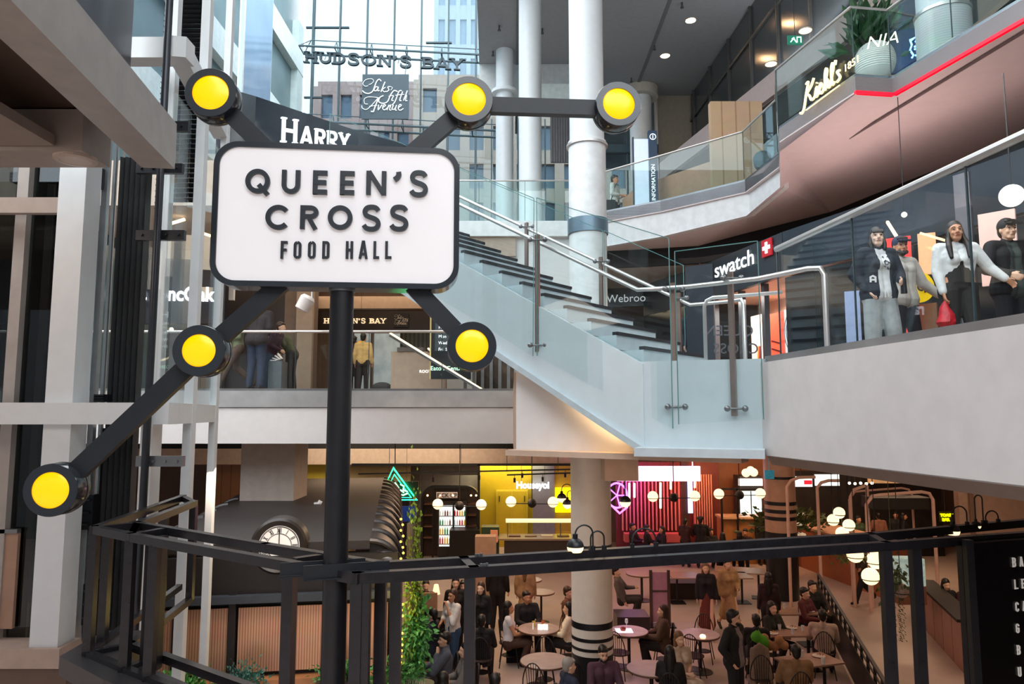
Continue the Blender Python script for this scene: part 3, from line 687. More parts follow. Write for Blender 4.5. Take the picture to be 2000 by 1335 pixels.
def cond(name, ch, l, r_, tp_, bt):
    """condensed letter with squared bowls"""
    a = SP(l, bt); c = SP(r_, tp_); w = c[0]-a[0]; h = c[1]-a[1]; t = h*.145; e = t/2; r = w*.42
    O = lambda z0, z1: [(x, z) for x, z in rrect(e, w-e, z0+e, z1-e, r-e*.5, 6)]
    S = {'O': [('c', O(0, h))], 'D': [('c', [(e, h-e), (e, e)]+[(w-r+(r-e)*math.cos(math.radians(q)), r+(r-e)*math.sin(math.radians(q))) for q in range(-90, 1, 15)]+[(w-r+(r-e)*math.cos(math.radians(q)), h-r+(r-e)*math.sin(math.radians(q))) for q in range(0, 91, 15)])],
         'H': [[(e, 0), (e, h)], [(w-e, 0), (w-e, h)], [(0, h/2), (w, h/2)]], 'A': [[(e*.7, 0), (w/2-e*.3, h-e*.55), (w/2+e*.3, h-e*.55), (w-e*.7, 0)], [(w*.2, h*.27), (w*.8, h*.27)]], 'L': [[(e, h), (e, 0)], [(0, e), (w, e)]],
         'B': [[(e, 0), (e, h)], [(0, h-e), (w-r, h-e), (w-e, h-r), (w-e, h/2+r*.6), (w-r, h/2), (0, h/2)], [(w-r, h/2), (w-e, h/2-r*.6), (w-e, r), (w-r, e), (0, e)]],
         'C': [[(w-e, h*.7), (w-e, h-r), (w-r, h-e), (r, h-e), (e, h-r), (e, r), (r, e), (w-r, e), (w-e, r), (w-e, h*.3)]],
         'G': [[(w-e, h*.7), (w-e, h-r), (w-r, h-e), (r, h-e), (e, h-r), (e, r), (r, e), (w-r, e), (w-e, r), (w-e, h*.5), (w*.5, h*.5)]],
         'E': [[(e, 0), (e, h)], [(0, h-e), (w, h-e)], [(0, h/2), (w*.85, h/2)], [(0, e), (w, e)]], 'U': [[(e, h), (e, r), (r, e), (w-r, e), (w-e, r), (w-e, h)]], 'F': [[(e, 0), (e, h)], [(0, h-e), (w, h-e)], [(0, h/2), (w*.85, h/2)]]}
    return S[ch], t, a, w, h
for ch, l, r_, tp_, bt in [('O', 573, 589, 471, 505), ('O', 601, 617, 471, 505), ('D', 629, 644, 471, 505), ('H', 675, 690, 471, 505), ('A', 701, 718, 471, 505), ('L', 729, 741, 471, 505), ('L', 752, 765, 471, 505)]:
    S, t, a, w, h = cond('letter', ch, l, r_, tp_, bt); b = M()
    for k in S:
        cl = isinstance(k, tuple); b.ribbon(k[1] if cl else k, t, .014, SX, SZ, SN, P3(a[0], a[1], -.011), cl)
    part('letter', b, LT, FACE)
# discs and arms
DS = [((411, 180), 51, 36), ((916, 193), 47, 33), ((1209, 202), 44, 31), ((388, 684), 52, 33), ((922, 675), 48, 32), ((98, 957), 54, 37)]
YEL = mat('ffc400', .25, emit=.75, ecol='ffb400', noise=.05, scale=3)
off = .0
ctr = []
for (px, py), R1, R2 in DS:
    s, z = SP(px, py, off); s2, _ = SP(px+R1, py, off); r = abs(s2-s); ctr.append((s, z, r))
    Rm = Matrix((SX, SZ, SN)).transposed()
    b = M(); k = .085
    b.lathe([(r*.97, -.15), (r, -.14), (r, -.004), (r*.985, 0), (r*R2/R1, 0), (r*R2/R1, -.015), (.001, -.015)], P3(s, z, off), 48, Rm)
    d_ = part('lamp_disc', b, GL, SG, 'black drum', smooth=True)
    b = M(); rr = r*R2/R1
    b.lathe([(rr, -.02), (rr, -.006), (rr*.85, .002), (rr*.5, .008), (.001, .010)], P3(s, z, off), 40, Rm); part('lens', b, YEL, d_, 'glowing yellow lens', smooth=True)
    b = M(); b.lathe([(r*1.015, -.125), (r*1.02, -.12), (r*1.02, -.112), (r*1.015, -.107)], P3(s, z, off), 48, Rm); part('rim', b, mat('6f7274', .2, metal=1), d_, 'polished rim', smooth=True)
def arm(p, q, w=.1, dz=-.09):
    b = M(); a = P3(p[0], p[1], dz); c = P3(q[0], q[1], dz); b.bar(a, c, .055, w, up=tuple((c-a).cross(SN).normalized()))
    part('arm', b, BLKM, SG)
arm(ctr[0][:2], SP(560, 330, -.09)); arm(ctr[1][:2], SP(760, 340, -.09)); arm(ctr[1][:2], ctr[2][:2], .095)
arm(ctr[3][:2], SP(560, 545, -.09)); arm(ctr[4][:2], SP(770, 520, -.09)); arm(ctr[5][:2], ctr[3][:2], .105)
# pole
pb = SO-SN*.09; pz0 = 2.9
b = M(); pp = P3(SP(663, 600)[0], 0, -.09); b.cyl((pp.x, pp.y, 2.9), (pp.x, pp.y, EYE+z0+.02), .067, 32); part('pole', b, BLK, SG, smooth=True)
b = M(); b.cyl((pp.x, pp.y, EYE+z0-.012), (pp.x, pp.y, EYE+z0), .075, 32); part('collar', b, STEELD, SG, smooth=True)

# ================================================================== BLACK STEEL FRAME BELOW THE SIGN
ZF = EYE-.85; TB = .058
FR = thing('steel_trellis_frame', 'black welded steel frame of double rails and posts in the foreground', 'frame', (SO.x, SO.y+.1, 3.4))
fp = lambda px, py, z=ZF: PZ(px, py, z)
outer = [fp(379, 976), fp(267, 1017)]        # placeholder order: see below
O1, O2, O3, O4, O5, O6 = fp(357, 966), fp(186, 1026), fp(257, 1040), fp(698, 1117), fp(925, 1105), fp(2040, 1035)
O2b = fp(186, 1026)
I1, I2, I3, I4, I5, I6 = fp(379, 977), fp(269, 1018), fp(330, 1027), fp(745, 1096), fp(906, 1087), fp(2040, 1010)
def rail(P, z=0, w=TB):
    for a, c in zip(P[:-1], P[1:]):
        b = M(); dz = V3((0, 0, z-TB/2)); d = (c-a).normalized()*w*.5; b.bar(a+dz-d, c+dz+d, w, TB); part('rail', b, FRAMEM, FR)
rail([O1, O2, O3, O4, O5, fp(1730, 1057), O6]); rail([I1, I2, fp(520, 1060), I4, I5, fp(1700, 1040), I6])
zb = -.92
for P in ([O1, O2, O3, O4], [I1, I2, fp(520, 1060)]): rail(P, zb)
def cross(a, c, z=0):
    b = M(); dz = V3((0, 0, z-TB/2-.002)); b.bar(a+dz, c+dz, TB*.9, TB*.9); part('cross_bar', b, FRAMEM, FR)
for a, c in ((O1, I1), (O2, I2), (O3, fp(330, 1027)), (O3, I2), (fp(575, 1087), fp(640, 1078)), (O4, I4), (O5, I5), (fp(1730, 1057), fp(1700, 1040)), (O3, I2)): cross(a, c)
for a, c in ((O2, I2), (O3, fp(330, 1027))): cross(a, c, zb)
def fpost(p, L=1.0, w=TB):
    b = M(); b.mm((p.x-w/2, p.y-w/2, ZF-L), (p.x+w/2, p.y+w/2, ZF-TB+.004)); part('post', b, FRAMEM, FR)
on = lambda a, c, px: (lambda t: a+(c-a)*t)((px-(1000+F*a.x/a.y))/((1000+F*c.x/c.y)-(1000+F*a.x/a.y)))
for p, L in ((O2, .95), (on(O1, O2, 222), .95), (O3, 1.0), (on(O3, O4, 332), 1.0), (fp(323, 985), .95), (I1, .95), (fp(570, 1088), 1.7), (on(O3, O4, 600), 1.7), (O4, 1.8), (on(O4, O5, 720), 1.8), (fp(745, 1096), 1.8), (fp(775, 1095), 1.8), (O5+V3((-.02, 0, 0)), 1.9), (fp(1728, 1058), 2), (fp(1785, 1052), 2), (fp(1880, 1045), 2)):
    fpost(p, L, .062)
for px in (288, 300): 
    b = M(); p = on(O3, O4, px)+V3((0, .25, 0)); b.mm((p.x-.045, p.y-.045, ZF-1), (p.x+.045, p.y+.045, ZF-.05)); part('post', b, BLK, FR)
for dx_ in (-.075, .075):
    b = M(); b.bar((pp.x+dx_-.22, pp.y-.08-dx_*.5, ZF+.0), (pp.x+dx_+.22, pp.y+.06-dx_*.5, ZF+.0), .008, .07); b.bar((pp.x+dx_-.22, pp.y-.08-dx_*.5, ZF-.04), (pp.x+dx_+.22, pp.y+.06-dx_*.5, ZF-.04), .05, .006); part('bracket', b, BLKM, FR, 'angled bracket holding the pole')
# bolts
b = M()
for px, py in ((930, 1085), (935, 1085), (940, 1084), (940, 1104), (946, 1104), (951, 1103)):
    q = fp(px, py); b.cyl(q, q+V3((0, 0, .012)), .008, 8)
part('bolt', b, STEELD, FR, smooth=True)
# dark slab edge under the left end of the frame
b = M(); U = lambda p, dx, dy: V3((p.x+dx, p.y+dy, ZF-.955))
b.prism([U(O2.lerp(O1, .3), -.14, 0), U(O2, -.2, -.02), U(O3, -.06, -.16), U(O4, -.05, -.14), U(O4, .05, .03), U(I2, .12, -.28), U(I2, .04, -.1), U(I2.lerp(I1, .3), .04, 0)], (0, 0, -.14)); part('base_plate', b, mat('2c2a2c', .4), FR)
# directory board on the right
bo0, bo1 = fp(1893, 1052), fp(2060, 1040)
bd = (bo1-bo0).normalized(); bn = V3((bd.y, -bd.x, 0))
DB = thing('directory_board', 'black directory board with thin white capitals at the right edge', 'board', (bo0.x, bo0.y, 2.4))
b = M(); b.prism([bo0+V3((0, 0, -.03)), bo0+V3((0, 0, -1.9)), bo1+bd*1.2+V3((0, 0, -1.9)), bo1+bd*1.2+V3((0, 0, -.03))], bn*-.05); part('panel', b, mat('08080a', .3, noise=0), DB)
b = M(); b.bar(bo0+V3((-.03, -.03, 0)), bo0+V3((-.03, -.03, -1.9)), .05, .05); part('panel_frame', b, BLK, DB)
LW = mat('d8d2cc', .5, emit=.25, ecol='d8d2cc', noise=0)
def BP(px, py):
    r = ray(px, py); c = V3((0, 0, EYE)); t = (bo0+bn*.003-c).dot(bn)/r.dot(bn); return c+r*t
for txt, px, py in (('BA', 1977, 1107), ('LE', 1981, 1150), ('CA', 1983, 1194), ('G', 1984, 1236), ('B', 1986, 1278), ('U', 1988, 1321)):
    o = BP(px, py); hh = (BP(px, py-19)-o).z; b = M(); xx = 0
    for ch in txt:
        S, t, a, w, h = cond('x', ch if ch in 'OHALBCGEUF' else 'E', 0, 1, 0, 1)
        w = hh*.5; h = hh
        e = [k for k in [ch]]
        t = hh*.12
        def scaled():
            S2, t2, a2, w2, h2 = cond('x', ch if ch in 'OHALBCGEUF' else 'E', 600, 615, 471, 505)
            for k in S2:
                cl = isinstance(k, tuple); pts = k[1] if cl else k
                b.ribbon([(q[0]/w2*w+xx, q[1]/h2*h) for q in pts], t, .006, bd, V3((0, 0, 1)), bn, o, cl)
        scaled(); xx += hh*1.05
    part('lettering', b, LW, DB)
# ================================================================== UPPER LEFT SLAB AND SCREEN
ZS = EYE+2.2
c1 = PZ(277, 327, ZS); c0 = PZ(0, 75, ZS); dd = (c0-c1)/(c0.y-c1.y)      # edge line, per metre of Y
eX = lambda Y: c1.x+(Y-c1.y)*dd.x
b = M(); b.slab([(eX(c1.y), c1.y), (eX(-3), -3), (-16, -3), (-16, c1.y)], ZS+.38, ZS+.6); struct('ceiling', b, mat('4a3a32', .6))
b = M()                                                       # pale edge beam around the soffit coffer
b.wall([(eX(c1.y), c1.y), (eX(-3), -3)], ZS, ZS+.42, .28, 1)
struct('trim_30', b, mat('a4a09c', .45))
b = M(); b.mm((-16, c1.y-.42, ZS), (eX(c1.y)-.29, c1.y, ZS+.36)); struct('trim_31', b, mat('9a8f88', .45))
b = M(); b.mm((-16, c1.y-1.15, ZS+.03), (eX(c1.y)-.5, c1.y-.45, ZS+.12)); struct('trim_32', b, mat('8a7c74', .5))
b = M(); b.prism([V3((eX(c1.y-1.1)-.75, c1.y-1.1, ZS+.1)), V3((eX(-3)-.75, -3, ZS+.1)), V3((eX(-3)-1.0, -3, ZS+.1)), V3((eX(c1.y-1.1)-1.0, c1.y-1.1, ZS+.1))], (0, 0, .28)); struct('trim_36', b, mat('7d7069', .5))
T0, T1 = PZ(226, 216, ZS+.72), PZ(35, 0, ZS+.72); tdx = (T1.x-T0.x)/(T1.y-T0.y)
b = M(); b.prism([V3((eX(c1.y)+.0, c1.y-.06, ZS+.42)), V3((eX(-3)+.0, -3, ZS+.42)), V3((T0.x+tdx*(-3-T0.y), -3, ZS+.72)), V3((T0.x, T0.y, ZS+.72))], (-.1, 0, 0)); struct('trim_33', b, mat('a9adb0', .4))
q = PZ(250, 216, ZS+.75); q9 = PZ(76, 0, ZS+.75); k = q.x; k2 = k+(q9.x-k)/(q9.y-q.y)*(-2-q.y)
b = M(); b.prism([V3((k, q.y, ZS+.75)), V3((k2, -2, ZS+.75)), V3((k2, -2, ZS+4)), V3((k, q.y, ZS+4))], (-.08, 0, 0))
single('led_screen', b, mat('272b3b', .3, noise=.12, scale=1.2, spec=.6), 'huge dark blue-black screen panel above the pale soffit, top left', 'screen')
b = M(); b.prism([V3((k+.02, q.y+.03, ZS+.66)), V3((k2+.02, -2, ZS+.66)), V3((k2+.02, -2, ZS+.76)), V3((k+.02, q.y+.03, ZS+.76))], (-.2, 0, 0)); struct('trim_34', b, BLK)
p = PZ(148, 305, ZS+.02); b = M(); b.lathe([(.12, -.022), (.125, -.026), (.17, -.02), (.172, .01), (.01, .012)], (p.x, p.y, ZS), 28)
single('downlight', b, mat('b6a698', .4), 'round recessed downlight in the soffit at top left', 'downlight')

# ================================================================== GLASS LIFT IN ITS WHITE STEEL FRAME
LY = 7.05; LYB = 9.2
WS = mat('dfe4e6', .38, noise=.02)
LF = thing('lift_tower', 'white steel lift tower frame with big square columns on the left', 'lift', (XY(118, LY)[0], LY, 3.0))
def vcol(px, Y, w, z0, z1, m=WS, nm='column', d=None):
    x = XY(px, Y)[0]; b = M(); b.mm((x-w/2, Y, z0), (x+w/2, Y+(d or w), z1)); return part(nm, b, m, LF)
vcol(113, LY, .27, 3.0, 12)
b = M(); x = XY(113, LY)[0]; b.mm((x-.137, LY-.004, 3.0), (x-.09, LY, 12)); 
xc = XY(335, LY)[0]; xr = XY(424, LYB)[0]; xl = -6.2
def ring(z0, z1):
    b = M(); b.mm((xl, LY-.06, z0), (xc, LY+.14, z1)); part('beam', b, WS, LF)
    b = M(); b.wall([(xc, LY-.06), (xr, LYB)], z0, z1, .18, 1); part('beam', b, WS, LF)
ring(EYE-.10, EYE+.11); ring(EYE+3.62, EYE+3.84); ring(EYE+7.2, EYE+7.4)
ang = (LYB-LY)/(xr-xc)
for px, Y, w in ((300, 7.5, .10), (367, 7.9, .10), (415, 9.1, .085)): vcol(px, Y, w, 2.0, 12)
vcol(288, 7.25, .12, 2.4, EYE-.1)
# header and inner frame of the left bay
b = M(); b.mm((xl, LY+.02, EYE+2.02), (XY(128, LY)[0], LY+.1, EYE+2.18)); part('beam', b, mat('a99a90', .5), LF)
b = M(); b.mm((xl, LY-.05, 2.82), (XY(150, LY)[0], LY+.3, 3.0)); part('sill', b, mat('b8a193', .5), LF)
b = M(); b.mm((xl, LY-.0, .2), (XY(160, LY)[0], LY+.25, 2.8)); part('lower_panel', b, mat('6b5548', .5), LF)
for px, w, m in ((15, .05, TAN), (52, .12, mat('5d5853', .4, metal=.5)), (85, .03, DARK), (178, .06, mat('c9cdd0', .3, metal=.7)), (196, .03, mat('aeb6ba', .3, metal=.6))):
    vcol(px, LY+.5, w, 2.9, 9.0, m, 'guide_rail')
for px in (28, 62, 200, 213):
    vcol(px, LY+.8, .02, 2.9, 9.0, mat('c8c0ba', .3, metal=.8), 'cable')
b = M(); b.mm((xl, LY+.3, 3.0), (XY(100, LY)[0], LY+.31, 9)); part('glass_pane', b, glassm('liftglass', '9aa0a0', .06), LF)
b = M(); b.wall([(XY(312, 7.3)[0], 7.3), (xr-.03, LYB-.05)], EYE+.12, EYE+3.4, .02, 1); part('glass_pane', b, GLASS, LF)
b = M(); b.mm((XY(268, LY)[0], LY+.06, EYE+.12), (XY(295, LY)[0], LY+.08, EYE+3.4)); part('glass_pane', b, GLASS, LF)
b = M(); b.mm((XY(20, LY+.35)[0], LY+.22, 3.0), (XY(42, LY+.35)[0], LY+.3, 9)); part('guide_post', b, mat('a8a09a', .5), LF)
b = M(); b.mm((XY(-30, LY+.5)[0], LY+.24, 3.1), (XY(84, LY+.5)[0], LY+.28, 4.02)); part('cab_panel', b, mat('a98670', .5), LF)
b = M(); b.mm((XY(-30, LY+.5)[0], LY+.22, 4.02), (XY(84, LY+.5)[0], LY+.28, 4.06)); part('cab_rail', b, STEELD, LF)
# lift machinery: brackets on the rails
for px, py, w, h in ((185, 345, .1, .22), (168, 472, .12, .05), (196, 777, .14, .08), (160, 1000, .22, .35), (190, 1100, .2, .3), (175, 1180, .15, .4), (30, 345, .12, .1), (100, 345, .14, .1)):
    p = PY(px, py, LY+.4); b = M(); b.mm((p.x-w/2, p.y, p.z-h/2), (p.x+w/2, p.y+.1, p.z+h/2))
    for i in range(3): b.cyl((p.x-w/2+.02, p.y-.02, p.z-h/2+h*(i+.5)/3), (p.x+w/2-.02, p.y-.03, p.z-h/2+h*(i+.5)/3), .012, 8)
    part('mechanism', b, mat('2a2c30', .35, metal=.6), LF)
# black pleated bellows beside the shaft
def bellows(name, label, px0, px1, Y, z0, z1, n, m, horiz=False, amp=.03):
    xa, xb_ = XY(px0, Y)[0], XY(px1, Y)[0]; b = M()
    if not horiz:
        pts = [(xa+(xb_-xa)*i/(2*n), Y+(amp if i % 2 else 0)) for i in range(2*n+1)]
        b.slab(pts+[(xb_, Y+.12), (xa, Y+.12)], z0, z1)
    else:
        k = n
        for i in range(k):
            z = z0+(z1-z0)*i/k; h = (z1-z0)/k
            b.prism([(xa, Y+.03, z), (xa, Y-.02, z+h*.5), (xa, Y+.03, z+h*.98), (xa, Y+.08, z+h*.5)], (xb_-xa, 0, 0))
    return single(name, b, m, label, 'bellows')
BL2 = mat('1b1d1f', .5, noise=.1)
bellows('cable_duct', 'black vertically pleated duct running down the lift shaft', 207, 262, LY+.55, 3.0, 8.0, 5, BL2)
bellows('cable_duct', 'black vertically pleated duct below the white lift beam', 200, 250, LY+.62, 1.0, 5.05, 5, BL2)
bellows('cable_chain', 'left, narrower black ribbed cable chain high in the lift shaft', 282, 299, LY+.95, 7.5, 11.6, 60, BL2, True)
bellows('cable_chain', 'right, wider black ribbed cable chain high in the lift shaft', 316, 360, LY+.9, 7.6, 9.95+.2, 44, BL2, True)
# dark mast and clamps
MS = thing('lift_mast', 'dark steel mast pipe of the lift with clamp brackets', 'mast', (XY(292, 6.9)[0], 6.9, 3.0))
b = M(); x = XY(288, 6.9)[0]; b.cyl((x-.0, 6.9, 4.2), (x+.02, 6.9, 12), .036, 14); part('pole', b, mat('3a3d42', .3, metal=.6), MS, smooth=True)
b = M(); b.cyl((x-.02, 6.9, 2.0), (x, 6.9, 4.3), .03, 14); part('pole', b, mat('3a3d42', .3, metal=.6), MS, smooth=True)
for py, x1p in ((248, 370), (330, 358), (460, 362), (900, 360)):
    a = PY(268, py, 6.98); c = PY(x1p, py, 6.98); b = M(); b.mm((a.x, 6.95, a.z-.05), (c.x, 7.0, a.z+.05))
    for i in range(4): b.cyl((a.x+(c.x-a.x)*(i+.5)/4, 6.93, a.z), (a.x+(c.x-a.x)*(i+.5)/4, 6.96, a.z), .014, 8)
    part('bracket', b, mat('2e3034', .35, metal=.5) if py < 800 else STEELD, MS)
# white slanting members behind
b = M(); a = PY(262, 88, 7.1)
# brown panel and timber behind the frame, lower left
b = M(); p0, p1 = PY(196, 1056, 8.6), PY(255, 1210, 8.6); b.mm((p0.x, 8.6, p1.z), (p1.x+.25, 8.66, p0.z)); b.mm((XY(205, 8.6)[0]-.2, 8.6, p0.z), (p1.x+.25, 8.64, p0.z+.03))
single('guard_panel', b, mat('9c7a66', .55), 'brown panel standing behind the left end of the black frame', 'panel')
b = M(); p0 = PY(0, 1000, 9.0); b.mm((XY(-40, 9.5)[0], 9.5, 2.9), (XY(240, 9.5)[0], 9.7, 4.7)); struct('wall_left', b, mat('6d5a50', .6))
b = M(); b.mm((-14, 12.2, 0), (XY(255, 12.4)[0], 12.4, 4.6)); struct('wall_left', b, striped('timber', '8a6a56', '6f5242', 5, 0, .6, duty=.93))

# dim frames and inner uprights seen in the left bay
for px in (8, 40, 72, 96): vcol(px, LY+1.6, .09, 3, 9, mat('4a4642', .5, metal=.3), 'inner_upright')
# ================================================================== HANGING LETTERS, BANNER, RIBBON SIGN
SL_M = mat('2b3f48', .5)
t = thing('hanging_letters', 'slate grey serif letters HUDSON\'S BAY hanging on the truss in front of the glass wall', 'sign', PY(750, 120, 28.2))
a = PY(597, 124, 28.2); c = PY(905, 139, 28.2); X = (c-a); tot = X.length; X.normalize(); Z = V3((0, 0, 1)); N = V3((0, -1, 0))
txt = "HUDSON'S BAY"; xs = 1.35; gp = .17
raw = sum(G(ch, 1, .2)[0]*xs+gp for ch in txt)-gp; h = tot/raw; x = 0
for ch in txt:
    b = M()
    if ch != ' ':
        b2 = M(); letters(b, ch, a+X*x, X, Z, N, h, xs, .19, gp, .12, serif=True); part('letter', b, SL_M, t)
        b = M(); b.tube([a+X*(x+h*.4)+V3((0, .05, h*.5)), a+X*(x+h*.4)+V3((0, .3, h*1.15))], .015, 5); part('hanger', b, SL_M, t)
    x += (G(ch, 1, .2)[0]*xs+gp)*h
SAKS = [(.55, [(800, 540), (770, 545), (748, 520), (775, 480), (830, 470), (852, 492), (830, 520), (805, 530)]), (1.3, [(925, 495), (905, 475), (880, 500), (862, 550), (845, 595), (810, 618), (770, 612), (745, 590)]),
 (1.2, [(893, 552), (870, 555), (858, 585), (878, 592), (900, 556), (892, 590), (912, 588)]), (1.3, [(962, 502), (925, 602)]), (1, [(968, 556), (938, 580), (958, 602), (975, 595)]), (1.1, [(1012, 548), (990, 556), (1002, 582), (978, 602)]), (.5, [(1012, 548), (1035, 560), (1020, 585)]),
 (1.3, [(1085, 600), (1050, 590), (1015, 640), (990, 700), (945, 718), (905, 700), (915, 660), (950, 640)]), (.8, [(1000, 648), (1045, 638)]), (1.2, [(1048, 642), (1030, 684), (1048, 690)]), (1.3, [(1125, 590), (1098, 600), (1065, 695), (1035, 735)]), (.8, [(1065, 637), (1110, 632)]),
 (1.3, [(1135, 600), (1108, 684), (1124, 690)]), (.8, [(1100, 632), (1150, 628)]), (1.3, [(1180, 590), (1145, 690)]), (1.1, [(1150, 668), (1172, 640), (1164, 688), (1182, 690)]),
 (.6, [(895, 660), (850, 655), (800, 655), (765, 675), (770, 720), (800, 725)]), (.8, [(900, 662), (830, 745), (785, 780), (748, 765), (742, 740)]), (1.5, [(903, 660), (865, 770), (855, 800), (832, 798)]), (.8, [(815, 748), (890, 738)]),
 (1.2, [(905, 732), (902, 782), (938, 730)]), (1.1, [(950, 758), (972, 738), (955, 732), (943, 765), (962, 784), (988, 765)]), (1.2, [(1005, 735), (985, 786)]), (1.1, [(992, 760), (1022, 736), (1010, 780), (1028, 786)]), (1.2, [(1048, 735), (1034, 775), (1060, 775), (1078, 735)]), (1.1, [(1078, 735), (1066, 782), (1082, 786)]), (1.1, [(1095, 762), (1125, 738), (1108, 730), (1094, 765), (1112, 788), (1145, 770)])]
def saksmark(name, corner, X, Z, N, size, m, parent, d=.02):
    b = M()
    for w, p in SAKS: b.ribbon(smoothline([((q[0]-741)/445*size, -(q[1]-422)/445*size) for q in p], 4), size*.012*w*1.25, d, X, Z, N, corner)
    return part(name, b, m, parent)
p0, p1 = PY(708, 145, 27.5), PY(797, 233, 27.5); w = p1.x-p0.x
t = thing('square_banner', 'slate blue square banner with white script lettering hanging before the glass wall', 'banner', ((p0.x+p1.x)/2, 27.5, p1.z))
b = M(); b.mm((p0.x, 27.5, p0.z-w*1.0), (p1.x, 27.56, p0.z)); part('panel', b, mat('2c424d', .5), t)
saksmark('lettering', V3((p0.x, 27.49, p0.z)), V3((1, 0, 0)), Z, N, w*.99, mat('e8f0f2', .4, emit=.2, noise=0), t)
b = M()
for s in (.08, .92): b.tube([(p0.x+w*s, 27.53, p0.z), (p0.x+w*s, 28.2, 20.1)], .015, 5)
part('hanger', b, SL_M, t)
# dark ribbon fascia with pale serif letters, behind the sign
A = PY(462, 178, 15.5); B_ = PY(835, 300, 25.0)
pts = [PY(px, py, Y) for px, py, Y in ((430, 168, 14.5), (500, 188, 16.5), (600, 222, 19.2), (700, 256, 22.5), (830, 292, 26.8))]
t = thing('ribbon_fascia', 'dark navy curved shop fascia with white serif letters behind the upper left of the sign', 'fascia', pts[0])
b = M()
for p, q in zip(pts[:-1], pts[1:]): b.prism([p, q, q-V3((0, 0, 1.5)), p-V3((0, 0, 1.5))], V3((-.06, .05, 0)))
part('panel', b, mat('18222f', .2, spec=.6, noise=.1, scale=1), t)
la_ = PY(549, 278, 17.0); lb_ = PY(690, 298, 19.3); X2 = (lb_-la_).normalized(); N2 = X2.cross(Z)
x = 0
for ch, sc_ in zip('HARRY', (1, .78, .78, .78, .78)):
    b = M(); hh = .64*sc_; letters(b, ch, la_+X2*x, X2, Z, N2, hh, .95, .13, .2, .06, serif=True); part('letter', b, mat('e9eef0', .3, emit=.5, noise=0), t); x += (G(ch)[0]*.95+.24)*hh
# ---------------------------------------------------------------- jutting upper balcony: lettering on the glass, planter, neon
def lineY(i, px):
    a, c = V3((*eg[i], 0)), V3((*eg[i+1], 0)); pa, pc = 1000+F*a.x/a.y*1.0, 1000+F*c.x/c.y
    return a, c
# glowing brand lettering lying along the left face of the box (edge 4->5)
ga, gc = V3((*eg[4], 0)), V3((*eg[5], 0)); gX = (gc-ga).normalized(); gN = gX.cross(Z)
def GP(px, py, off=.05):
    r = ray(px, py); c = V3((0, 0, EYE)); t_ = (ga+gN*off-c).dot(gN)/r.dot(gN); return c+r*t_
kt = thing('script_sign', 'glowing cream script lettering on the glass of the jutting upper balcony', 'sign', GP(1575, 200))
KC = mat('ffe9b0', .4, emit=1.1, ecol='ffe6a8', noise=0)
o = GP(1570, 208); e_ = GP(1672, 140); KX = (GP(1655, 147)-GP(1570, 208)).normalized(); KL = (GP(1642, 160)-GP(1575, 208)).length
KZ = (Z-KX*.0)
SC = [[(-.25, -.22), (-.1, -.3), (.1, -.1), (.3, .5), (.5, 1.0), (.32, .98)], [(.95, 1.0), (.7, .7), (.38, .5), (.55, .3), (.7, .02), (.95, .05), (1.02, .2)], [(1.02, .2), (1.12, .42), (1.05, .02), (1.22, .08), (1.3, .25)], [(1.17, .62), (1.2, .66)],
      [(1.3, .25), (1.5, .38), (1.45, .5), (1.32, .35), (1.36, .05), (1.55, .03), (1.72, .3)], [(1.68, .1), (1.95, .8), (1.88, 1.0), (1.78, .7), (1.75, 0)], [(1.75, .1), (1.95, .42), (1.98, .05), (2.12, .08), (2.3, .5)], [(2.3, .5), (2.42, .85), (2.35, 1.02), (2.25, .7), (2.28, .05), (2.45, .1)], [(2.6, 1.05), (2.54, .85)], [(2.85, .45), (2.66, .45), (2.84, .12), (2.6, .0)]]
k = KL/2.6; b = M()
for s in SC: b.ribbon(smoothline([(p[0]*k, p[1]*k*1.0) for p in s], 5), k*.085, .03, KX, Z, gN, o)
b.ribbon([(.2*k, -.28*k), (2.75*k, -.22*k)], k*.035, .02, KX, Z, gN, o)
part('lettering', b, KC, kt)
textpart('date', '1851', GP(1648, 142), KX, (0, 0, 1), .16, KC, kt, sx=1.15)
# lantern shaped planter with palm
p = PZ(1735, 148, L2+.0); lp = V3((p.x+.25, p.y+.25, L2)); 
lp = V3((XY(1745, 11.5)[0], 11.5, L2+.42))
t = thing('lantern_planter', 'round white ribbed paper lantern planter with green palm on the upper balcony corner', 'planter', lp)
b = M(); prof = [(.14, .0)]
for i in range(23):
    a = -1.2+2.4*i/22; prof += [(.31*math.cos(a*.92)+.0, .34+.33*math.sin(a)), (.31*math.cos(a*.92)+.012, .34+.33*math.sin(a)+.012)]
b.lathe(prof, lp, 32); part('lantern', b, mat('e6e8e6', .6, emit=.05), t, smooth=True)
b = M(); b.box((lp.x, lp.y, L2+.21), (.4, .4, .42)); part('plinth', b, mat('b8b6b2', .5), t)
def leafcluster(n, c, rx, ry, rz, size, up=.3, rnd=None, long=1.0):
    b = M(); rr = random.Random(rnd or n)
    for i in range(n):
        p = V3((rr.gauss(0, .45)*rx, rr.gauss(0, .45)*ry, rr.gauss(0, .5)*rz)); d = (p+V3((0, 0, up))+V3((rr.uniform(-.5, .5), rr.uniform(-.5, .5), rr.uniform(-.4, .4)))*.5)
        if d.length < .01: continue
        d.normalize(); s = size*rr.uniform(.6, 1.3); x = d.orthogonal().normalized(); x.rotate(Matrix.Rotation(rr.uniform(0, 6.28), 3, d)); y = d.cross(x)
        o = V3(c)+p; L = s*long
        b.add([o, o+d*L*.45+x*s*.32+y*s*.08, o+d*L-y*s*.22, o+d*L*.45-x*s*.32+y*s*.08, o+d*L*.5-y*s*.04], [(0, 1, 4), (1, 2, 4), (2, 3, 4), (3, 0, 4)])
    return b
LEAF = mat('3f7a35', .5, noise=.35, scale=9); LEAFD = mat('27502b', .5, noise=.3, scale=9)
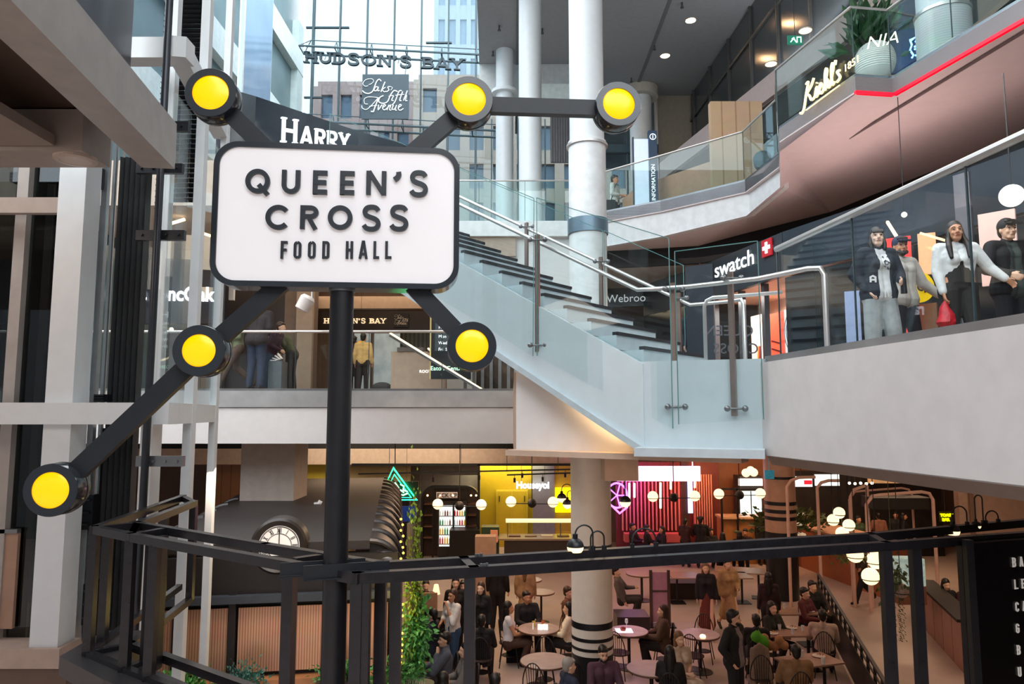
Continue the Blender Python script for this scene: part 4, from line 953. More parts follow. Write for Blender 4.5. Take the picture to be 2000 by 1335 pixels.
b = leafcluster(150, lp+V3((-.05, 0, .85)), .34, .3, .3, .24, .5, 3, 1.6); part('foliage', b, LEAFD, t)
b = M(); b.cyl(lp+V3((0, 0, .6)), lp+V3((0, 0, .95)), .03, 8); part('stem', b, mat('5a4632', .7), t)
# reflected letters modelled as solid glowing ones, and skull neon behind the glass
tt = thing('reflected_letters', 'white slanted letters standing in for a reflection by the palm on the upper balcony', 'sign', PY(1690, 90, 11.05))
textpart('lettering', 'NIA', PY(1690, 97, 11.05), (1, 0, .22), (.28, 0, 1), +.33, mat('fff6e6', .4, emit=1.2, noise=0), tt, bold=-.004)
b = M(); q = PY(1698, 78, 11.07); b.cyl((q.x, 11.07, q.z), (q.x, 11.07, 14.26), .004, 6); b.cyl((q.x+.25, 11.07, q.z), (q.x+.25, 11.07, 14.26), .004, 6); part('hanger', b, BLK, tt)
t = thing('neon_figure', 'blue neon outline figure behind the glass of the upper balcony', 'neon sign', PY(1790, 92, 12.0))
b = M(); R_ = lambda x, y: PY(1400+x/2.967, y/2.967, 12.0)
for pl in ([(1120, 240), (1150, 215), (1120, 230), (1130, 260), (1120, 290), (1140, 320), (1130, 335)], [(1150, 240), (1190, 235), (1200, 215)], [(1145, 270), (1215, 255)], [(1145, 285), (1215, 275)], [(1150, 320), (1180, 325), (1195, 300), (1215, 310)], [(1165, 240), (1180, 270), (1170, 300)]):
    b.tube([R_(*q) for q in pl], .016, 6)
part('tube', b, mat('bfe0ff', .3, emit=4, ecol='6fa8ff', noise=0), t)
b = M(); p = PY(1790, 92, 12.3); b.mm((p.x-.5, 12.3, p.z-.5), (p.x+.45, 12.34, p.z+.35)); part('panel', b, mat('1a2c55', .4), t)
# exit sign behind the upper glazing
p = PY(1553, 78, 9.0)
p = PY(1553, 78, 14.5); t = thing('exit_sign', 'small green running-man exit sign hanging from the dark upper ceiling', 'exit sign', p)
b = M(); b.mm((p.x-.16, 14.5, p.z-.1), (p.x+.16, 14.53, p.z+.1)); part('housing', b, mat('1d6a52', .4, emit=.6), t); cord(t, (p.x, 14.51, p.z+.1), 14.3)
b = M(); 
for q in ([(-.1, -.05), (-.06, 0), (-.03, .03), (0, -.02), (.03, -.06)], [(-.07, .02), (-.02, .05)]): b.ribbon(q, .02, .006, V3((1, 0, 0)), Z, N, V3((p.x, 14.495, p.z)))
b.ribbon([(.04, -.06), (.04, .06), (.12, .06), (.12, -.06)], .016, .006, V3((1, 0, 0)), Z, N, V3((p.x, 14.495, p.z))); part('pictogram', b, mat('c9fff0', .4, emit=2, noise=0), t)
# downlights in the high ceiling and others
def dlight(px, py, z, r, label, m=None, em=8):
    p = PZ(px, py, z); t = thing('downlight', label, 'downlight', p, 'recessed downlights')
    b = M(); b.lathe([(r, 0), (r*1.18, -.01), (r*1.2, .02), (r, .02)], p, 24); part('rim', b, mat('bdb6b0', .4), t)
    b = M(); b.lathe([(r*.98, .004), (.001, .004)], p-V3((0, 0, .012)), 24); part('lamp', b, mat('fff0d8', .4, emit=em, ecol='ffe6c8', noise=0), t)
dlight(1349, 40, TOP, .17, 'bright downlight in the high grey ceiling, nearest the top edge'); dlight(1299, 109, TOP, .17, 'bright downlight in the high grey ceiling, left of the glazed wall')
dlight(1506, 125, 14.25, .13, 'warm downlight under the dark upper ceiling above the slanting beam, lower of two'); dlight(1573, 60, 14.25, .13, 'warm downlight under the dark upper ceiling above the slanting beam, upper of two')
b = M()
for px, py in ((1332, 5), (1278, 88), (1233, 152), (975, 50), (963, 100), (1236, 265), (1059, 56)):
    p = PZ(px, py, TOP); b = M(); b.cyl(p, p-V3((0, 0, .16)), .03, 8); b.cyl(p-V3((0, 0, .16)), p-V3((0, 0, .19)), .06, 10)
    single('sprinkler', b, mat('4b4d50', .5), 'small dark sprinkler head under the high grey ceiling', 'sprinkler', 'sprinkler heads')
for px, py, lb_ in ((1257, 166, 'shallow grey vent disc in the high ceiling beside the right yellow lamp'), (1190, 258, 'dark round vent in the high ceiling below the right yellow lamp')):
    p = PZ(px, py, TOP); b = M(); b.cyl(p, p-V3((0, 0, .06)), .22, 20); single('ceiling_vent', b, mat('5c5e61', .5), lb_, 'vent')
# fitted rods under the upper soffit
p, q = PZ(1640, 281, 9.97), PZ(2020, 50, 9.97); b = M(); b.bar(p, q, .03, .03); struct('trim_35', b, mat('6d6060', .5))
# information pillar and walkway items
p = PZ(1272, 392, L2+.02)
t = thing('information_pillar', 'navy information pillar with white letter i and a lit map panel on the upper walkway', 'pillar', (XY(1275, 17.8)[0], 17.8, L2))
x = XY(1285, 17.8)[0]; b = M(); b.mm((x-.1, 17.8, L2), (x+.12, 17.95, L2+2.15)); part('post', b, mat('24405c', .3), t)
b = M(); b.mm((x-.47, 17.86, L2), (x-.1, 17.93, L2+1.95)); part('map_panel', b, mat('c8d6ea', .3, emit=.5), t)
b = M(); b.mm((x-.5, 17.85, L2), (x-.47, 17.95, L2+2.0)); part('edge', b, mat('2a3646', .3), t)
b = M(); o = V3((x+.01, 17.79, L2+1.98)); b.ribbon(arc(0, 0, .075, .075, 0, 360, 20)[:-1], .016, .01, V3((1, 0, 0)), Z, N, o, True); b.ribbon([(0, -.045), (0, .015)], .02, .01, V3((1, 0, 0)), Z, N, o); b.ribbon([(0, .03), (0, .048)], .02, .01, V3((1, 0, 0)), Z, N, o)
part('symbol', b, mat('eef4fa', .4, emit=1, noise=0), t)
textpart('lettering', 'INFORMATION', V3((x+.05, 17.79, L2+.3)), (0, 0, 1), (-1, 0, 0), .14, mat('eef4fa', .4, emit=1, noise=0), t)
b = M(); b.slab([(XY(1222, 20)[0], 20), (XY(1250, 19)[0], 18.8), (XY(1400, 16.9)[0], 16.9), (XY(1400, 17.5)[0], 17.6), (XY(1235, 20.6)[0], 20.6)], L2, L2+1.0)
single('wood_counter', b, mat('b08a6e', .5), 'light brown counter on the upper walkway beside the navy pillar', 'counter')
b = M(); b.mm((XY(1405, 16.4)[0], 16.4, L2), (XY(1510, 16.4)[0], 16.6, L2+2.3)); single('wood_screen', b, striped('oak', 'd3b08c', 'b08a66', 3, 0, .5, duty=.9), 'pale timber wall panel behind the bend of the upper walkway', 'panel')
p = PY(1487, 312, 15.1); b = M(); b.cyl((p.x, 15.05, p.z), (p.x+.1, 15.3, p.z), .19, 28); single('round_sculpture', b, mat('3a4148', .4), 'dark round disc leaning behind the glass where the walkway bends', 'sculpture')
# long dark escalator flank behind the walkway
b = M(); a = PY(1310, 380, 22); c = PY(1600, 190, 17.5)
b.prism([V3((a.x, 22, L2)), V3((c.x, 17.6, L2+.2)), V3((c.x, 17.6, L2+2.9)), V3((a.x, 22, L2+.9))], (.3, .2, 0)); 
single('escalator_flank', b, mat('8d9a9e', .25, noise=.1, spec=.7), 'pale slanting escalator side behind the upper walkway glass', 'escalator')
# ================================================================== PEOPLE
def remesh(b, vox, smooth=2):
    me = bpy.data.meshes.new('m'); me.from_pydata(b.v, [], b.f)
    o = bpy.data.objects.new('m', me); C.collection.objects.link(o)
    r = o.modifiers.new('r', 'REMESH'); r.mode = 'VOXEL'; r.voxel_size = vox; r.use_smooth_shade = True
    if smooth: s = o.modifiers.new('s', 'SMOOTH'); s.iterations = smooth; s.factor = .5
    dg = bpy.context.evaluated_depsgraph_get(); out = bpy.data.meshes.new_from_object(o.evaluated_get(dg))
    bpy.data.objects.remove(o); bpy.data.meshes.remove(me); out.shade_smooth(); return out
SKIN = [mat('e0b396', .5, noise=.03), mat('c68f6d', .5, noise=.03), mat('8e5d42', .5, noise=.03), mat('eac5ad', .5, noise=.03)]
HAIR = [mat('17120f', .45), mat('3a2417', .45), mat('6b4a2c', .5), mat('8d8781', .6)]
def cloth(c, r=.8): return mat(c, r, noise=.10, scale=14)
ARMS = {  # elbow, wrist relative to a standing 1.72 m body, for the +x side
 'down': ((.235, .03, 1.14), (.25, -.05, .89)), 'pocket': ((.29, .07, 1.16), (.20, -.05, .95)), 'hip': ((.40, .06, 1.18), (.19, -.06, 1.03)),
 'front': ((.23, .0, 1.14), (.06, -.24, 1.10)), 'table': ((.24, -.12, 1.13), (.10, -.36, 1.12)), 'mouth': ((.22, -.16, 1.12), (.05, -.17, 1.42)),
 'out': ((.33, -.02, 1.16), (.50, -.12, 1.0)), 'hold': ((.27, -.02, 1.15), (.16, -.22, 1.05)), 'phone': ((.22, -.1, 1.15), (.10, -.28, 1.22)), 'back': ((.25, .14, 1.16), (.22, .12, .92)),
 'reach': ((.35, .0, 1.17), (.47, -.10, 1.02)), 'chin': ((.2, -.24, 1.12), (.06, -.15, 1.38)), 'swing': ((.23, -.1, 1.15), (.24, -.28, .98)), 'low': ((.22, .02, 1.15), (.20, -.06, .88))}
def person(name, label, loc, face, pose='stand', arms=('down', 'down'), top='222226', bot='1a1a20', hair='short', hc=0, skin=0, h=1.72, shirt=None, look=0, tilt=0, vox=.016, skirt=0, sleeve=1.0,
           lean=0, shoe='161416', girth=1.0, group=None, cap=None, croptop=False, coat=0, stoop=0, detail=None, fem=False, wide_leg=1.0, beard=False):
    """loc = point on the floor below the pelvis, face = heading in degrees (0 looks at the camera side, -Y)"""
    S = h/1.72; mid = 1.0
    sit = pose == 'sit'; dz = -.45 if sit else 0
    sw = .165*girth if fem else .19*girth
    V = lambda x, y, z: V3((x, y, z))
    pel = V(0, 0, .95+dz)
    def up(v):            # lean the upper body about the pelvis
        v = v-pel; a = math.radians(lean+stoop); return pel+V(v.x, v.y*math.cos(a)-v.z*math.sin(a), v.z*math.cos(a)+v.y*math.sin(a))
    che, nec, hed = up(V(0, .01, 1.27+dz)), up(V(0, .02, 1.47+dz)), up(V(0, -.005, 1.60+dz))
    sh = {s: up(V(s*sw, .01, 1.41+dz)) for s in (1, -1)}
    hip = {s: V(s*.088, 0, .90+dz) for s in (1, -1)}
    if sit: kne = {s: V(s*.13, -.42, .50) for s in (1, -1)}; ank = {1: V(.13, -.38, .09), -1: V(-.14, -.28, .09)}
    elif pose == 'walk': kne = {1: V(.09, -.20, .52), -1: V(-.09, .02, .50)}; ank = {1: V(.09, -.36, .10), -1: V(-.09, .36, .17)}
    elif pose == 'weight': kne = {1: V(.10, -.07, .50), -1: V(-.10, .0, .49)}; ank = {1: V(.17, -.04, .08), -1: V(-.09, .03, .08)}
    else: kne = {s: V(s*.095, -.015, .49) for s in (1, -1)}; ank = {s: V(s*.11, .03, .08) for s in (1, -1)}
    elb, wri = {}, {}
    for s, a in ((1, arms[0]), (-1, arms[1])):
        e, w = ARMS[a] if isinstance(a, str) else a
        ds = sw-.19
        elb[s] = up(V(s*(e[0]+ds), e[1], e[2]+dz)); wri[s] = up(V(s*(w[0]+ds), w[1], w[2]+dz))
    g = girth; fine = vox < .012
    B = M()
    # torso
    for s in (1, -1):
        B.cap(hip[s]+V(0, .02, .03), up(V(s*.055*g, .01, 1.10+dz)), .108*g, .09*g); B.cap(up(V(s*.055*g, .01, 1.10+dz)), up(V(s*.085*g, .01, 1.30+dz)), .092*g, .105*g)
        B.cap(up(V(s*.05, .02, 1.40+dz)), sh[s]+V(-s*.02, 0, 0), .062, .058)
        if fem: B.ball(up(V(s*.068*g, -.075, 1.27+dz)), .058*g)
        else: B.ball(up(V(s*.075*g, -.02, 1.31+dz)), .08*g)
        B.cap(hip[s], kne[s], .090*g, .057*g); B.cap(kne[s], kne[s].lerp(ank[s], .35)+V(0, .012, 0), .056*g, .056*g); B.cap(kne[s].lerp(ank[s], .35)+V(0, .012, 0), ank[s], .056*g, .034)
        f = V(0, -1, 0) if not (pose == 'walk' and s == -1) else V(0, -.75, -.6)
        B.cap(ank[s]+V(0, .03, -.035), ank[s]+V(s*.01, 0, -.045)+f*.14, .036, .028)
        B.cap(sh[s], elb[s], .050*g, .040*g); B.cap(elb[s], wri[s], .040*g, .026)
        # hand: palm, four unequal fingers that bend, thumb from the side of the palm
        d = (wri[s]-elb[s]).normalized(); side = d.cross(V(0, 0, 1)) if abs(d.z) < .8 else V(0, 1, 0).cross(d); side = d.cross(V(s, .3, 0)).normalized() if abs(d.z) > .6 else V(0, 0, 1)-d*d.z
        side.normalize(); nrm = d.cross(side).normalized()
        if nrm.dot(V(-s, 0, 0)) < 0: nrm = -nrm
        p = wri[s]+d*.045
        for k in (-.022, 0, .022): B.cap(wri[s]+side*k*.6+d*.01, p+side*k+d*.035, .017, .014, 8)
        for i, L in enumerate((.062, .074, .069, .054)):
            a = p+side*(.030-.020*i)+d*.04; m_ = a+d*L*.5+nrm*.006; e = a+d*L*.8+nrm*.028
            B.cap(a, m_, .0095, .009, 8); B.cap(m_, e, .009, .0075, 8)
        a = wri[s]+side*.028+d*.03; B.cap(a, a+side*.022+d*.030+nrm*.008, .012, .010, 8); B.cap(a+side*.022+d*.030+nrm*.008, a+side*.026+d*.058+nrm*.016, .010, .008, 8)
    B.cap(up(V(0, .02, 1.44+dz)), hed+V(0, .015, -.05), .055 if not fem else .046, .050 if not fem else .043)
    # head in its own frame
    HR = Matrix.Rotation(math.radians(look), 3, 'Z') @ Matrix.Rotation(math.radians(tilt), 3, 'X')
    H = lambda x, y, z: hed+HR @ V(x, y, z)
    B.ball(H(0, .015, .025), .1, 20, 14, (.76, .93, 1.0), HR); B.ball(H(0, -.012, -.035), .08, 18, 12, (.78, .92, 1.0), HR); B.cap(H(-.018, -.052, -.088), H(.018, -.052, -.088), .026, .026)
    B.cap(H(0, -.083, .012), H(0, -.108, -.026), .009, .015, 8); B.ball(H(-.012, -.098, -.032), .010, 8, 6); B.ball(H(.012, -.098, -.032), .010, 8, 6)
    for s in (1, -1):
        B.ball(H(s*.076, .012, -.005), .024, 10, 8, (.45, .7, 1.2), HR); B.cap(H(s*.045, -.062, .034), H(s*.018, -.080, .036), .012, .010, 8); B.ball(H(s*.038, -.062, -.028), .022, 8, 6)
    B.cap(H(-.018, -.083, -.060), H(.018, -.083, -.060), .009, .009, 8)
    me = remesh(B, vox, 1 if fine else 2)
    me.transform(Matrix.Scale(S, 4)); me.materials.append(SKIN[skin]); me.name = name
    body = bpy.data.objects.new(name, me); C.collection.objects.link(body); WL[body] = None
    body.location = loc; body.rotation_euler = (0, 0, math.radians(face)); tags(body, label, 'person', group)
    def child(nm, b, mats, v=None, fn=None, lab=None, sm=2):
        q = remesh(b, v or vox*1.1, sm); q.name = nm
        for m_ in (mats if isinstance(mats, list) else [mats]): q.materials.append(m_)
        if fn:
            for f in q.polygons: f.material_index = fn(f.center)
        q.transform(Matrix.Scale(S, 4)); o = bpy.data.objects.new(nm, q); C.collection.objects.link(o); o.parent = body
        if lab: o['label'] = lab
        return o
    e = .014 if not coat else .024
    T = M(); zlow = (1.12 if croptop else (.93 if not coat else .93))+dz
    for s in (1, -1):
        if croptop: T.cap(up(V(s*.06*g, .01, 1.12+dz)), up(V(s*.085*g, .01, 1.30+dz)), .098*g, .105*g+e)
        else: T.cap(V(s*.07, .015, .93+dz), up(V(s*.06*g, .01, 1.10+dz)), .112*g+e+(.02 if coat else 0), .098*g+e); T.cap(up(V(s*.06*g, .01, 1.10+dz)), up(V(s*.085*g, .01, 1.30+dz)), .098*g+e, .105*g+e)
        T.cap(up(V(s*.045, .02, 1.40+dz)), sh[s]+V(-s*.01, 0, 0), .064+e, .058+e)
        if fem: T.ball(up(V(s*.068*g, -.07, 1.26+dz)), .058*g+e)
        else: T.ball(up(V(s*.07*g, -.02, 1.30+dz)), .08*g+e)
        if coat > 1 and not sit: T.cap(V(s*.08, .015, .93), V(s*.10, .02, .55), .13, .16)
        ee = sh[s].lerp(elb[s], min(1, sleeve*2)); T.cap(sh[s], ee, .054*g+e, .046*g+e)
        if sleeve > .5: T.cap(elb[s], elb[s].lerp(wri[s], (sleeve-.5)*2*.94), .046*g+e, .034+e*.8)
    T.cap(up(V(0, .03, 1.42+dz)), up(V(0, .03, 1.47+dz)), .062+e*.5, .055+e*.6)
    if shirt:
        cy = lambda c: 1 if (abs(c.x-0) < .062+.03*max(0, 1.3+dz-c.z) and c.y < (up(V(0, -.04, c.z)).y)) and c.z > .6+dz else 0
        child('jacket', T, [cloth(top), cloth(shirt)], fn=cy)
    elif croptop: child('top', T, [cloth(top), cloth(bot)], fn=lambda c: 1 if c.y < -.03 and c.z < 1.24 and abs(c.x-.01) < .006+(1.24-c.z)*.32 else 0)
    else: child('top', T, cloth(top))
    P = M()
    if skirt:
        k0, k1 = (hip[1]+hip[-1])/2, (kne[1]+kne[-1])/2
        if sit:
            for s in (1, -1): P.cap(hip[s], kne[s], .12, .085)
            P.cap(k0, k1, .10, .08)
        else:
            zb_ = .95-.95*skirt; 
            wk = 2.0 if pose == 'walk' else 1.2
            for i in range(8): P.cap(V(0, .01, .98), V(math.cos(i*.785)*.13, math.sin(i*.785)*.13*wk, zb_+.08), .115, .085)
    else:
        for s in (1, -1):
            P.cap(hip[s]+V(0, .02, .03), hip[s]+V(0, .02, -.03), .118*g, .114*g); P.cap(hip[s], kne[s], .106*g, .078*g*wide_leg); P.cap(kne[s], ank[s]+V(0, .008, .01), .078*g*wide_leg, .060*wide_leg)
        P.cap(V(-.05, .01, .96+dz), V(.05, .01, .96+dz), .112*g, .112*g)
        if croptop: P.cap(V(-.04, .01, 1.0+dz), V(-.05, .01, 1.14+dz), .118*g, .106*g); P.cap(V(.04, .01, 1.0+dz), V(.05, .01, 1.14+dz), .118*g, .106*g)
    child('skirt' if skirt else 'trousers', P, cloth(bot))
    K = M()
    for s in (1, -1):
        f = V(0, -1, 0) if not (pose == 'walk' and s == -1) else V(0, -.75, -.6)
        K.cap(ank[s]+V(0, .035, -.035), ank[s]+V(s*.01, 0, -.040)+f*.15, .042, .036); K.cap(ank[s]+V(0, .02, .0), ank[s]+V(0, .02, -.03), .045, .045)
    child('shoes', K, mat(shoe, .5))
    A = M(); hm = HAIR[hc]
    if hair != 'bald':
        A.ball(H(0, .034, .055), .107, 18, 12, (.79, .935, .94), HR); A.ball(H(0, .062, .0), .088, 14, 10, (.82, .76, 1.0), HR)
        if hair in ('long', 'bangs', 'bob'):
            zz = {'long': -.34, 'bangs': -.20, 'bob': -.14}[hair]
            A.cap(H(0, .06, -.02), H(0, .085, zz), .085, .065)
            for s in (1, -1): A.cap(H(s*.058, .022, .05), H(s*.078, .030, -.09), .027, .028); A.cap(H(s*.078, .030, -.09), H(s*.095, .005 if hair == 'long' else .03, zz+.02), .028, .026)
        if vox < .012 and hair in ('long', 'bangs'):
            for s in (1, -1):
                A.cap(H(s*.066, .0, .03), H(s*.078, -.012, -.09), .020, .026)
                if hair == 'long': A.cap(H(s*.080, -.010, -.09), H(s*.098, -.09, -.20), .030, .034); A.cap(H(s*.098, -.09, -.20), H(s*.092, -.125, -.34), .034, .022)
                else: A.cap(H(s*.078, -.012, -.09), H(s*.070, -.02, -.15), .026, .02)
        if hair == 'bangs':
            for i in range(7): A.cap(H(-.055+.018*i, -.066, .075), H(-.060+.0195*i, -.084, .046), .016, .012, 8)
        if hair == 'bun': A.ball(H(0, .09, .10), .05)
        if hair == 'short':
            for s in (1, -1): A.cap(H(s*.06, .01, .05), H(s*.070, .012, .012), .018, .010)
            A.cap(H(-.04, -.055, .095), H(.045, -.055, .095), .026, .026)
        if hair == 'curly':
            for i in range(14): A.ball(H(.075*math.cos(i*2.4), .03+.07*math.sin(i*2.4)*.8, .06+.05*math.sin(i*1.7)), .042)
        child('hair', A, hm, v=max(.008, vox*.8), sm=1)
    if beard:
        A = M(); A.cap(H(-.04, -.045, -.075), H(.04, -.045, -.075), .032, .032); A.ball(H(0, -.062, -.095), .034); child('beard', A, hm, v=max(.008, vox*.8), sm=1)
    if cap:
        A = M(); A.ball(H(0, .018, .058), .108, 20, 12, (.82, .93, .85), HR); A.box(H(0, -.125, .062), (.13, .11, .016), HR @ Matrix.Rotation(.2, 3, 'X')); A.cap(H(-.05, -.15, .05), H(.05, -.15, .05), .014, .014)
        child('cap', A, cloth(cap), v=max(.007, vox*.7), sm=1)
    if detail or vox < .0145:
        F_ = M()
        for s in (1, -1): F_.ball(H(s*.033, -.0795, .012), .0105, 10, 8, (1.2, .6, .8), HR)
        o = mesh_obj('eyes', F_, mat('241a18', .2), True); o.data.transform(Matrix.Scale(S, 4)); C.collection.objects.link(o); o.parent = body
        F_ = M(); F_.tube([H(-.022, -.0895, -.061), H(0, -.096, -.058), H(.022, -.0895, -.061)], [.003, .006, .003], 8)
        o = mesh_obj('lips', F_, mat('a4564e', .5), True); o.data.transform(Matrix.Scale(S, 4)); C.collection.objects.link(o); o.parent = body
        F_ = M()
        for s in (1, -1): F_.tube([H(s*.052, -.071, .034), H(s*.034, -.086, .041), H(s*.018, -.090, .037)], .0036, 6)
        o = mesh_obj('eyebrows', F_, hm, True); o.data.transform(Matrix.Scale(S, 4)); C.collection.objects.link(o); o.parent = body
    body['_w'] = [list(S*v) for v in (wri[1], wri[-1])]
    return body
def hand_at(p, s=0, ext=.07):
    """world position of a hand (0 = left, 1 = right)"""
    v = V3(p['_w'][s]); R = Matrix.Rotation(p.rotation_euler.z, 3, 'Z'); return V3(p.location)+R @ v
def standing(px, pytop, h, z=0):
    """floor point of a figure whose head top is seen at a pixel"""
    q = PZ(px, pytop, z+h); return (q.x, q.y, z)
# ---------------------------------------------------------------- four people on the right balcony
w1 = person('person', 'woman with dark fringe, navy bomber jacket and grey joggers behind the balcony glass', standing(1711, 446, 1.69, L1), 4, 'weight', ('hold', 'pocket'), '1f2531', '9fa6a6', 'bangs', 0, 3, 1.69, shirt='d8dcdc', look=-18, tilt=-8, vox=.0085, coat=1, fem=True, girth=1.02, wide_leg=1.25, shoe='d8d8d8')
w2 = person('person', 'bearded man in cap and pale fleece jacket just behind the woman in navy bomber', standing(1757, 464, 1.76, L1), 22, 'weight', ('out', 'down'), 'b9b6ae', '23222a', 'short', 0, 1, 1.76, look=-25, vox=.0085, coat=1, cap='2a3050', beard=True)
w3 = person('person', 'long-haired woman in white cropped cardigan and black trousers holding a red bag', standing(1864, 434, 1.69, L1), -8, 'weight', ('reach', 'low'), 'dfe3e2', '24211f', 'long', 0, 1, 1.69, look=-10, tilt=-6, vox=.0085, croptop=True, fem=True, girth=1.1)
w4 = person('person', 'man in black cap and open black jacket over dark tee at the right edge', standing(1966, 430, 1.79, L1), -2, 'stand', ('down', 'hold'), '14161a', '1b1b20', 'short', 0, 0, 1.79, look=0, vox=.0085, shirt='3a4340', coat=1, cap='17191e')
# things they hold or wear
b = M(); q = hand_at(w3, 1); 
bb = M(); prof = [(.008, .02), (.02, -.04), (.05, -.12), (.085, -.22), (.095, -.30), (.07, -.36), (.01, -.38)]
for i, (r, z) in enumerate(prof): pass
bb.lathe([(r*(1+.08*math.sin(i*2)), z) for i, (r, z) in enumerate(prof)][::-1], q+V3((.01, -.01, -.04)), 18)
vv = [(x+.012*math.sin(z*40), y+.01*math.sin(x*90+z*25), z) for x, y, z in bb.v]; bb.v = vv
single('red_bag', bb, mat('c01828', .4, noise=.25, scale=25), 'crumpled red plastic bag hanging from the hand of the woman in white', 'bag', smooth=True)
q = hand_at(w1, 0); b = M(); b.cyl(q+V3((.01, -.03, -.16)), q+V3((.01, -.03, .01)), .035, 18, .03); single('dark_bottle', b, mat('17171b', .3), 'small black drink bottle held by the woman in the navy bomber', 'bottle', smooth=True)
b = M(); R_ = Matrix.Rotation(w1.rotation_euler.z, 4, 'Z')
for pl in ([(-.03, -.03), (-.03, .03), (.0, .045), (.03, .03), (.03, -.03)], [(-.03, 0), (.03, 0)]): b.ribbon(pl, .02, .006, V3((1, 0, 0)), V3((0, 0, 1)), V3((0, -1, 0)), V3((-.17, -.165, 1.04)))
o = mesh_obj('jacket_letter', b, mat('eef0f0', .5)); C.collection.objects.link(o); o.parent = w1
b = M(); rr = random.Random(3)
for i in range(9):
    x, z = rr.uniform(-.045, .045), rr.uniform(1.15, 1.33); b.ribbon([(x-.01, z), (x, z+.012), (x+.012, z-.008)], .008, .003, V3((1, 0, 0)), V3((0, 0, 1)), V3((0, -1, 0)), V3((0, -.172, 0)))
b.ribbon(arc(0, 1.24, .022, .022, 0, 360, 14)[:-1], .009, .003, V3((1, 0, 0)), V3((0, 0, 1)), V3((0, -1, 0)), V3((0, -.172, 0)), True)
o = mesh_obj('tee_print', b, mat('30343c', .6)); C.collection.objects.link(o); o.parent = w1
b = M(); b.tube([(-.015, -.135, .93), (-.02, -.145, .84)], .005, 6); b.tube([(.015, -.135, .93), (.022, -.145, .85)], .005, 6); o = mesh_obj('drawstring', b, mat('e8e8e6', .6)); C.collection.objects.link(o); o.parent = w1
# ================================================================== SHOPS ON THE FIRST FLOOR, RIGHT
SH = [(3.9, 20.5), (4.8, 18.0), (5.64, 14.4), (6.7, 11.6), (9, 4)]
b = M(); b.wall(SH, 8.0, 8.9, .12, -1); struct('wall_right', b, mat('2e3a44', .35, noise=.08))
b = M(); b.wall(SH[:2], L1, 8.0, .1, -1); b.wall([SH[2], SH[3], SH[4]], L1, 7.95, .1, -1); struct('window_5', b, mat('1a2026', .10, spec=.9, noise=.3, scale=.8))
b = M(); b.wall([(1.7, 23), (8, 23)], L1, 7.0, .1, 1); struct('wall_far', b, mat('4a3f3a', .4))
b = M(); b.wall([(2.2, 20.9), (4.4, 20.3)], 8.3, 8.85, .1, 1); struct('trim_40', b, mat('3b3f44', .4))
t = thing('shop_sign', 'dim grey sign on the dark shop band behind the stair glass', 'sign', (2.9, 20.6, 8.4))
textpart('lettering', 'Webrook', (2.75, 20.62, 8.42), (1, -.25, 0), (0, 0, 1), .32, mat('cfd4d6', .4, emit=.5, noise=0), t)
# watch shop lit window
wd = (V3((*SH[2], 0))-V3((*SH[1], 0))); wL = wd.length; wd.normalize(); wN = wd.cross(V3((0, 0, 1)))
W0 = V3((*SH[1], 0)); wp = lambda s, z, o=0: W0+wd*s+V3((0, 0, z))+wN*o
b = M(); b.prism([wp(0, L1, -1.6), wp(wL, L1, -1.6), wp(wL, 8.1, -1.6), wp(0, 8.1, -1.6)], wN*-.1); b.prism([wp(0, 8.0, -1.6), wp(wL, 8.0, -1.6), wp(wL, 8.0, 0), wp(0, 8.0, 0)], (0, 0, .05)); struct('wall_far', b, mat('d9b7a2', .5))
area('watch_shop_light', tuple(wp(wL/2, 7.8, -.7)), (1.2, 2.6), 110, (1, .85, .75), (0, 0, math.atan2(wd.y, wd.x)))
def shopsign(px, py, txt, size, m, label, h=.3):
    r = ray(px, py); c = V3((0, 0, EYE)); t_ = (W0+wN*.145-c).dot(wN)/r.dot(wN); o = c+r*t_
    return o
t = thing('watch_shop_sign', 'white lowercase shop sign with small red cross square on navy band', 'sign', shopsign(1440, 515, '', 0, 0, ''))
o = shopsign(1408, 538, '', 0, 0, ''); e_ = shopsign(1478, 519, '', 0, 0, ''); Lw = (e_-o).length
WT = mat('eef0f2', .4, emit=1.1, noise=0)
textpart('lettering', 'swatch', V3((o.x, o.y, o.z))-wd*.3, wd, (0, 0, 1), .5, WT, t, sx=Lw/1.22, bold=.004)
b = M(); q = e_+wd*.25+V3((0, 0, .12)); b.prism([q, q+wd*.36, q+wd*.36+V3((0, 0, .36)), q+V3((0, 0, .36))], wN*.03); rd = part('emblem', b, mat('b3202c', .4, emit=.3), t, 'red square')
b = M(); b.prism([q+wd*.14+V3((0, 0, .06)), q+wd*.22+V3((0, 0, .06)), q+wd*.22+V3((0, 0, .30)), q+wd*.14+V3((0, 0, .30))], wN*.045); b.prism([q+wd*.05+V3((0, 0, .14)), q+wd*.31+V3((0, 0, .14)), q+wd*.31+V3((0, 0, .22)), q+wd*.05+V3((0, 0, .22))], wN*.045); part('cross', b, WT, rd)
def poster(s0, s1, z0, z1, m, label, off=-.9, nm='poster', deco=None, cat='poster'):
    t = thing(nm, label, cat, wp((s0+s1)/2, z0, off)); b = M(); b.prism([wp(s0, z0, off), wp(s1, z0, off), wp(s1, z1, off), wp(s0, z1, off)], wN*-.03); p = part('sheet', b, m, t)
    if deco: deco(t, s0, s1, z0, z1, off)
    return t
def deco1(t, s0, s1, z0, z1, off):
    for k, c in enumerate(('d8a23a', 'c24a30', '7c2a24')):
        b = M(); b.ribbon(smoothline([(s0+.1+.05*k, z0+.15), (s0+.25+.05*k, z0+.6), ((s0+s1)/2+.05*k, z0+1.0)], 6), .05, .01, wd, V3((0, 0, 1)), wN, W0*1.0+wN*(off+.002)); part('motif', b, mat(c, .5, emit=.3), t)
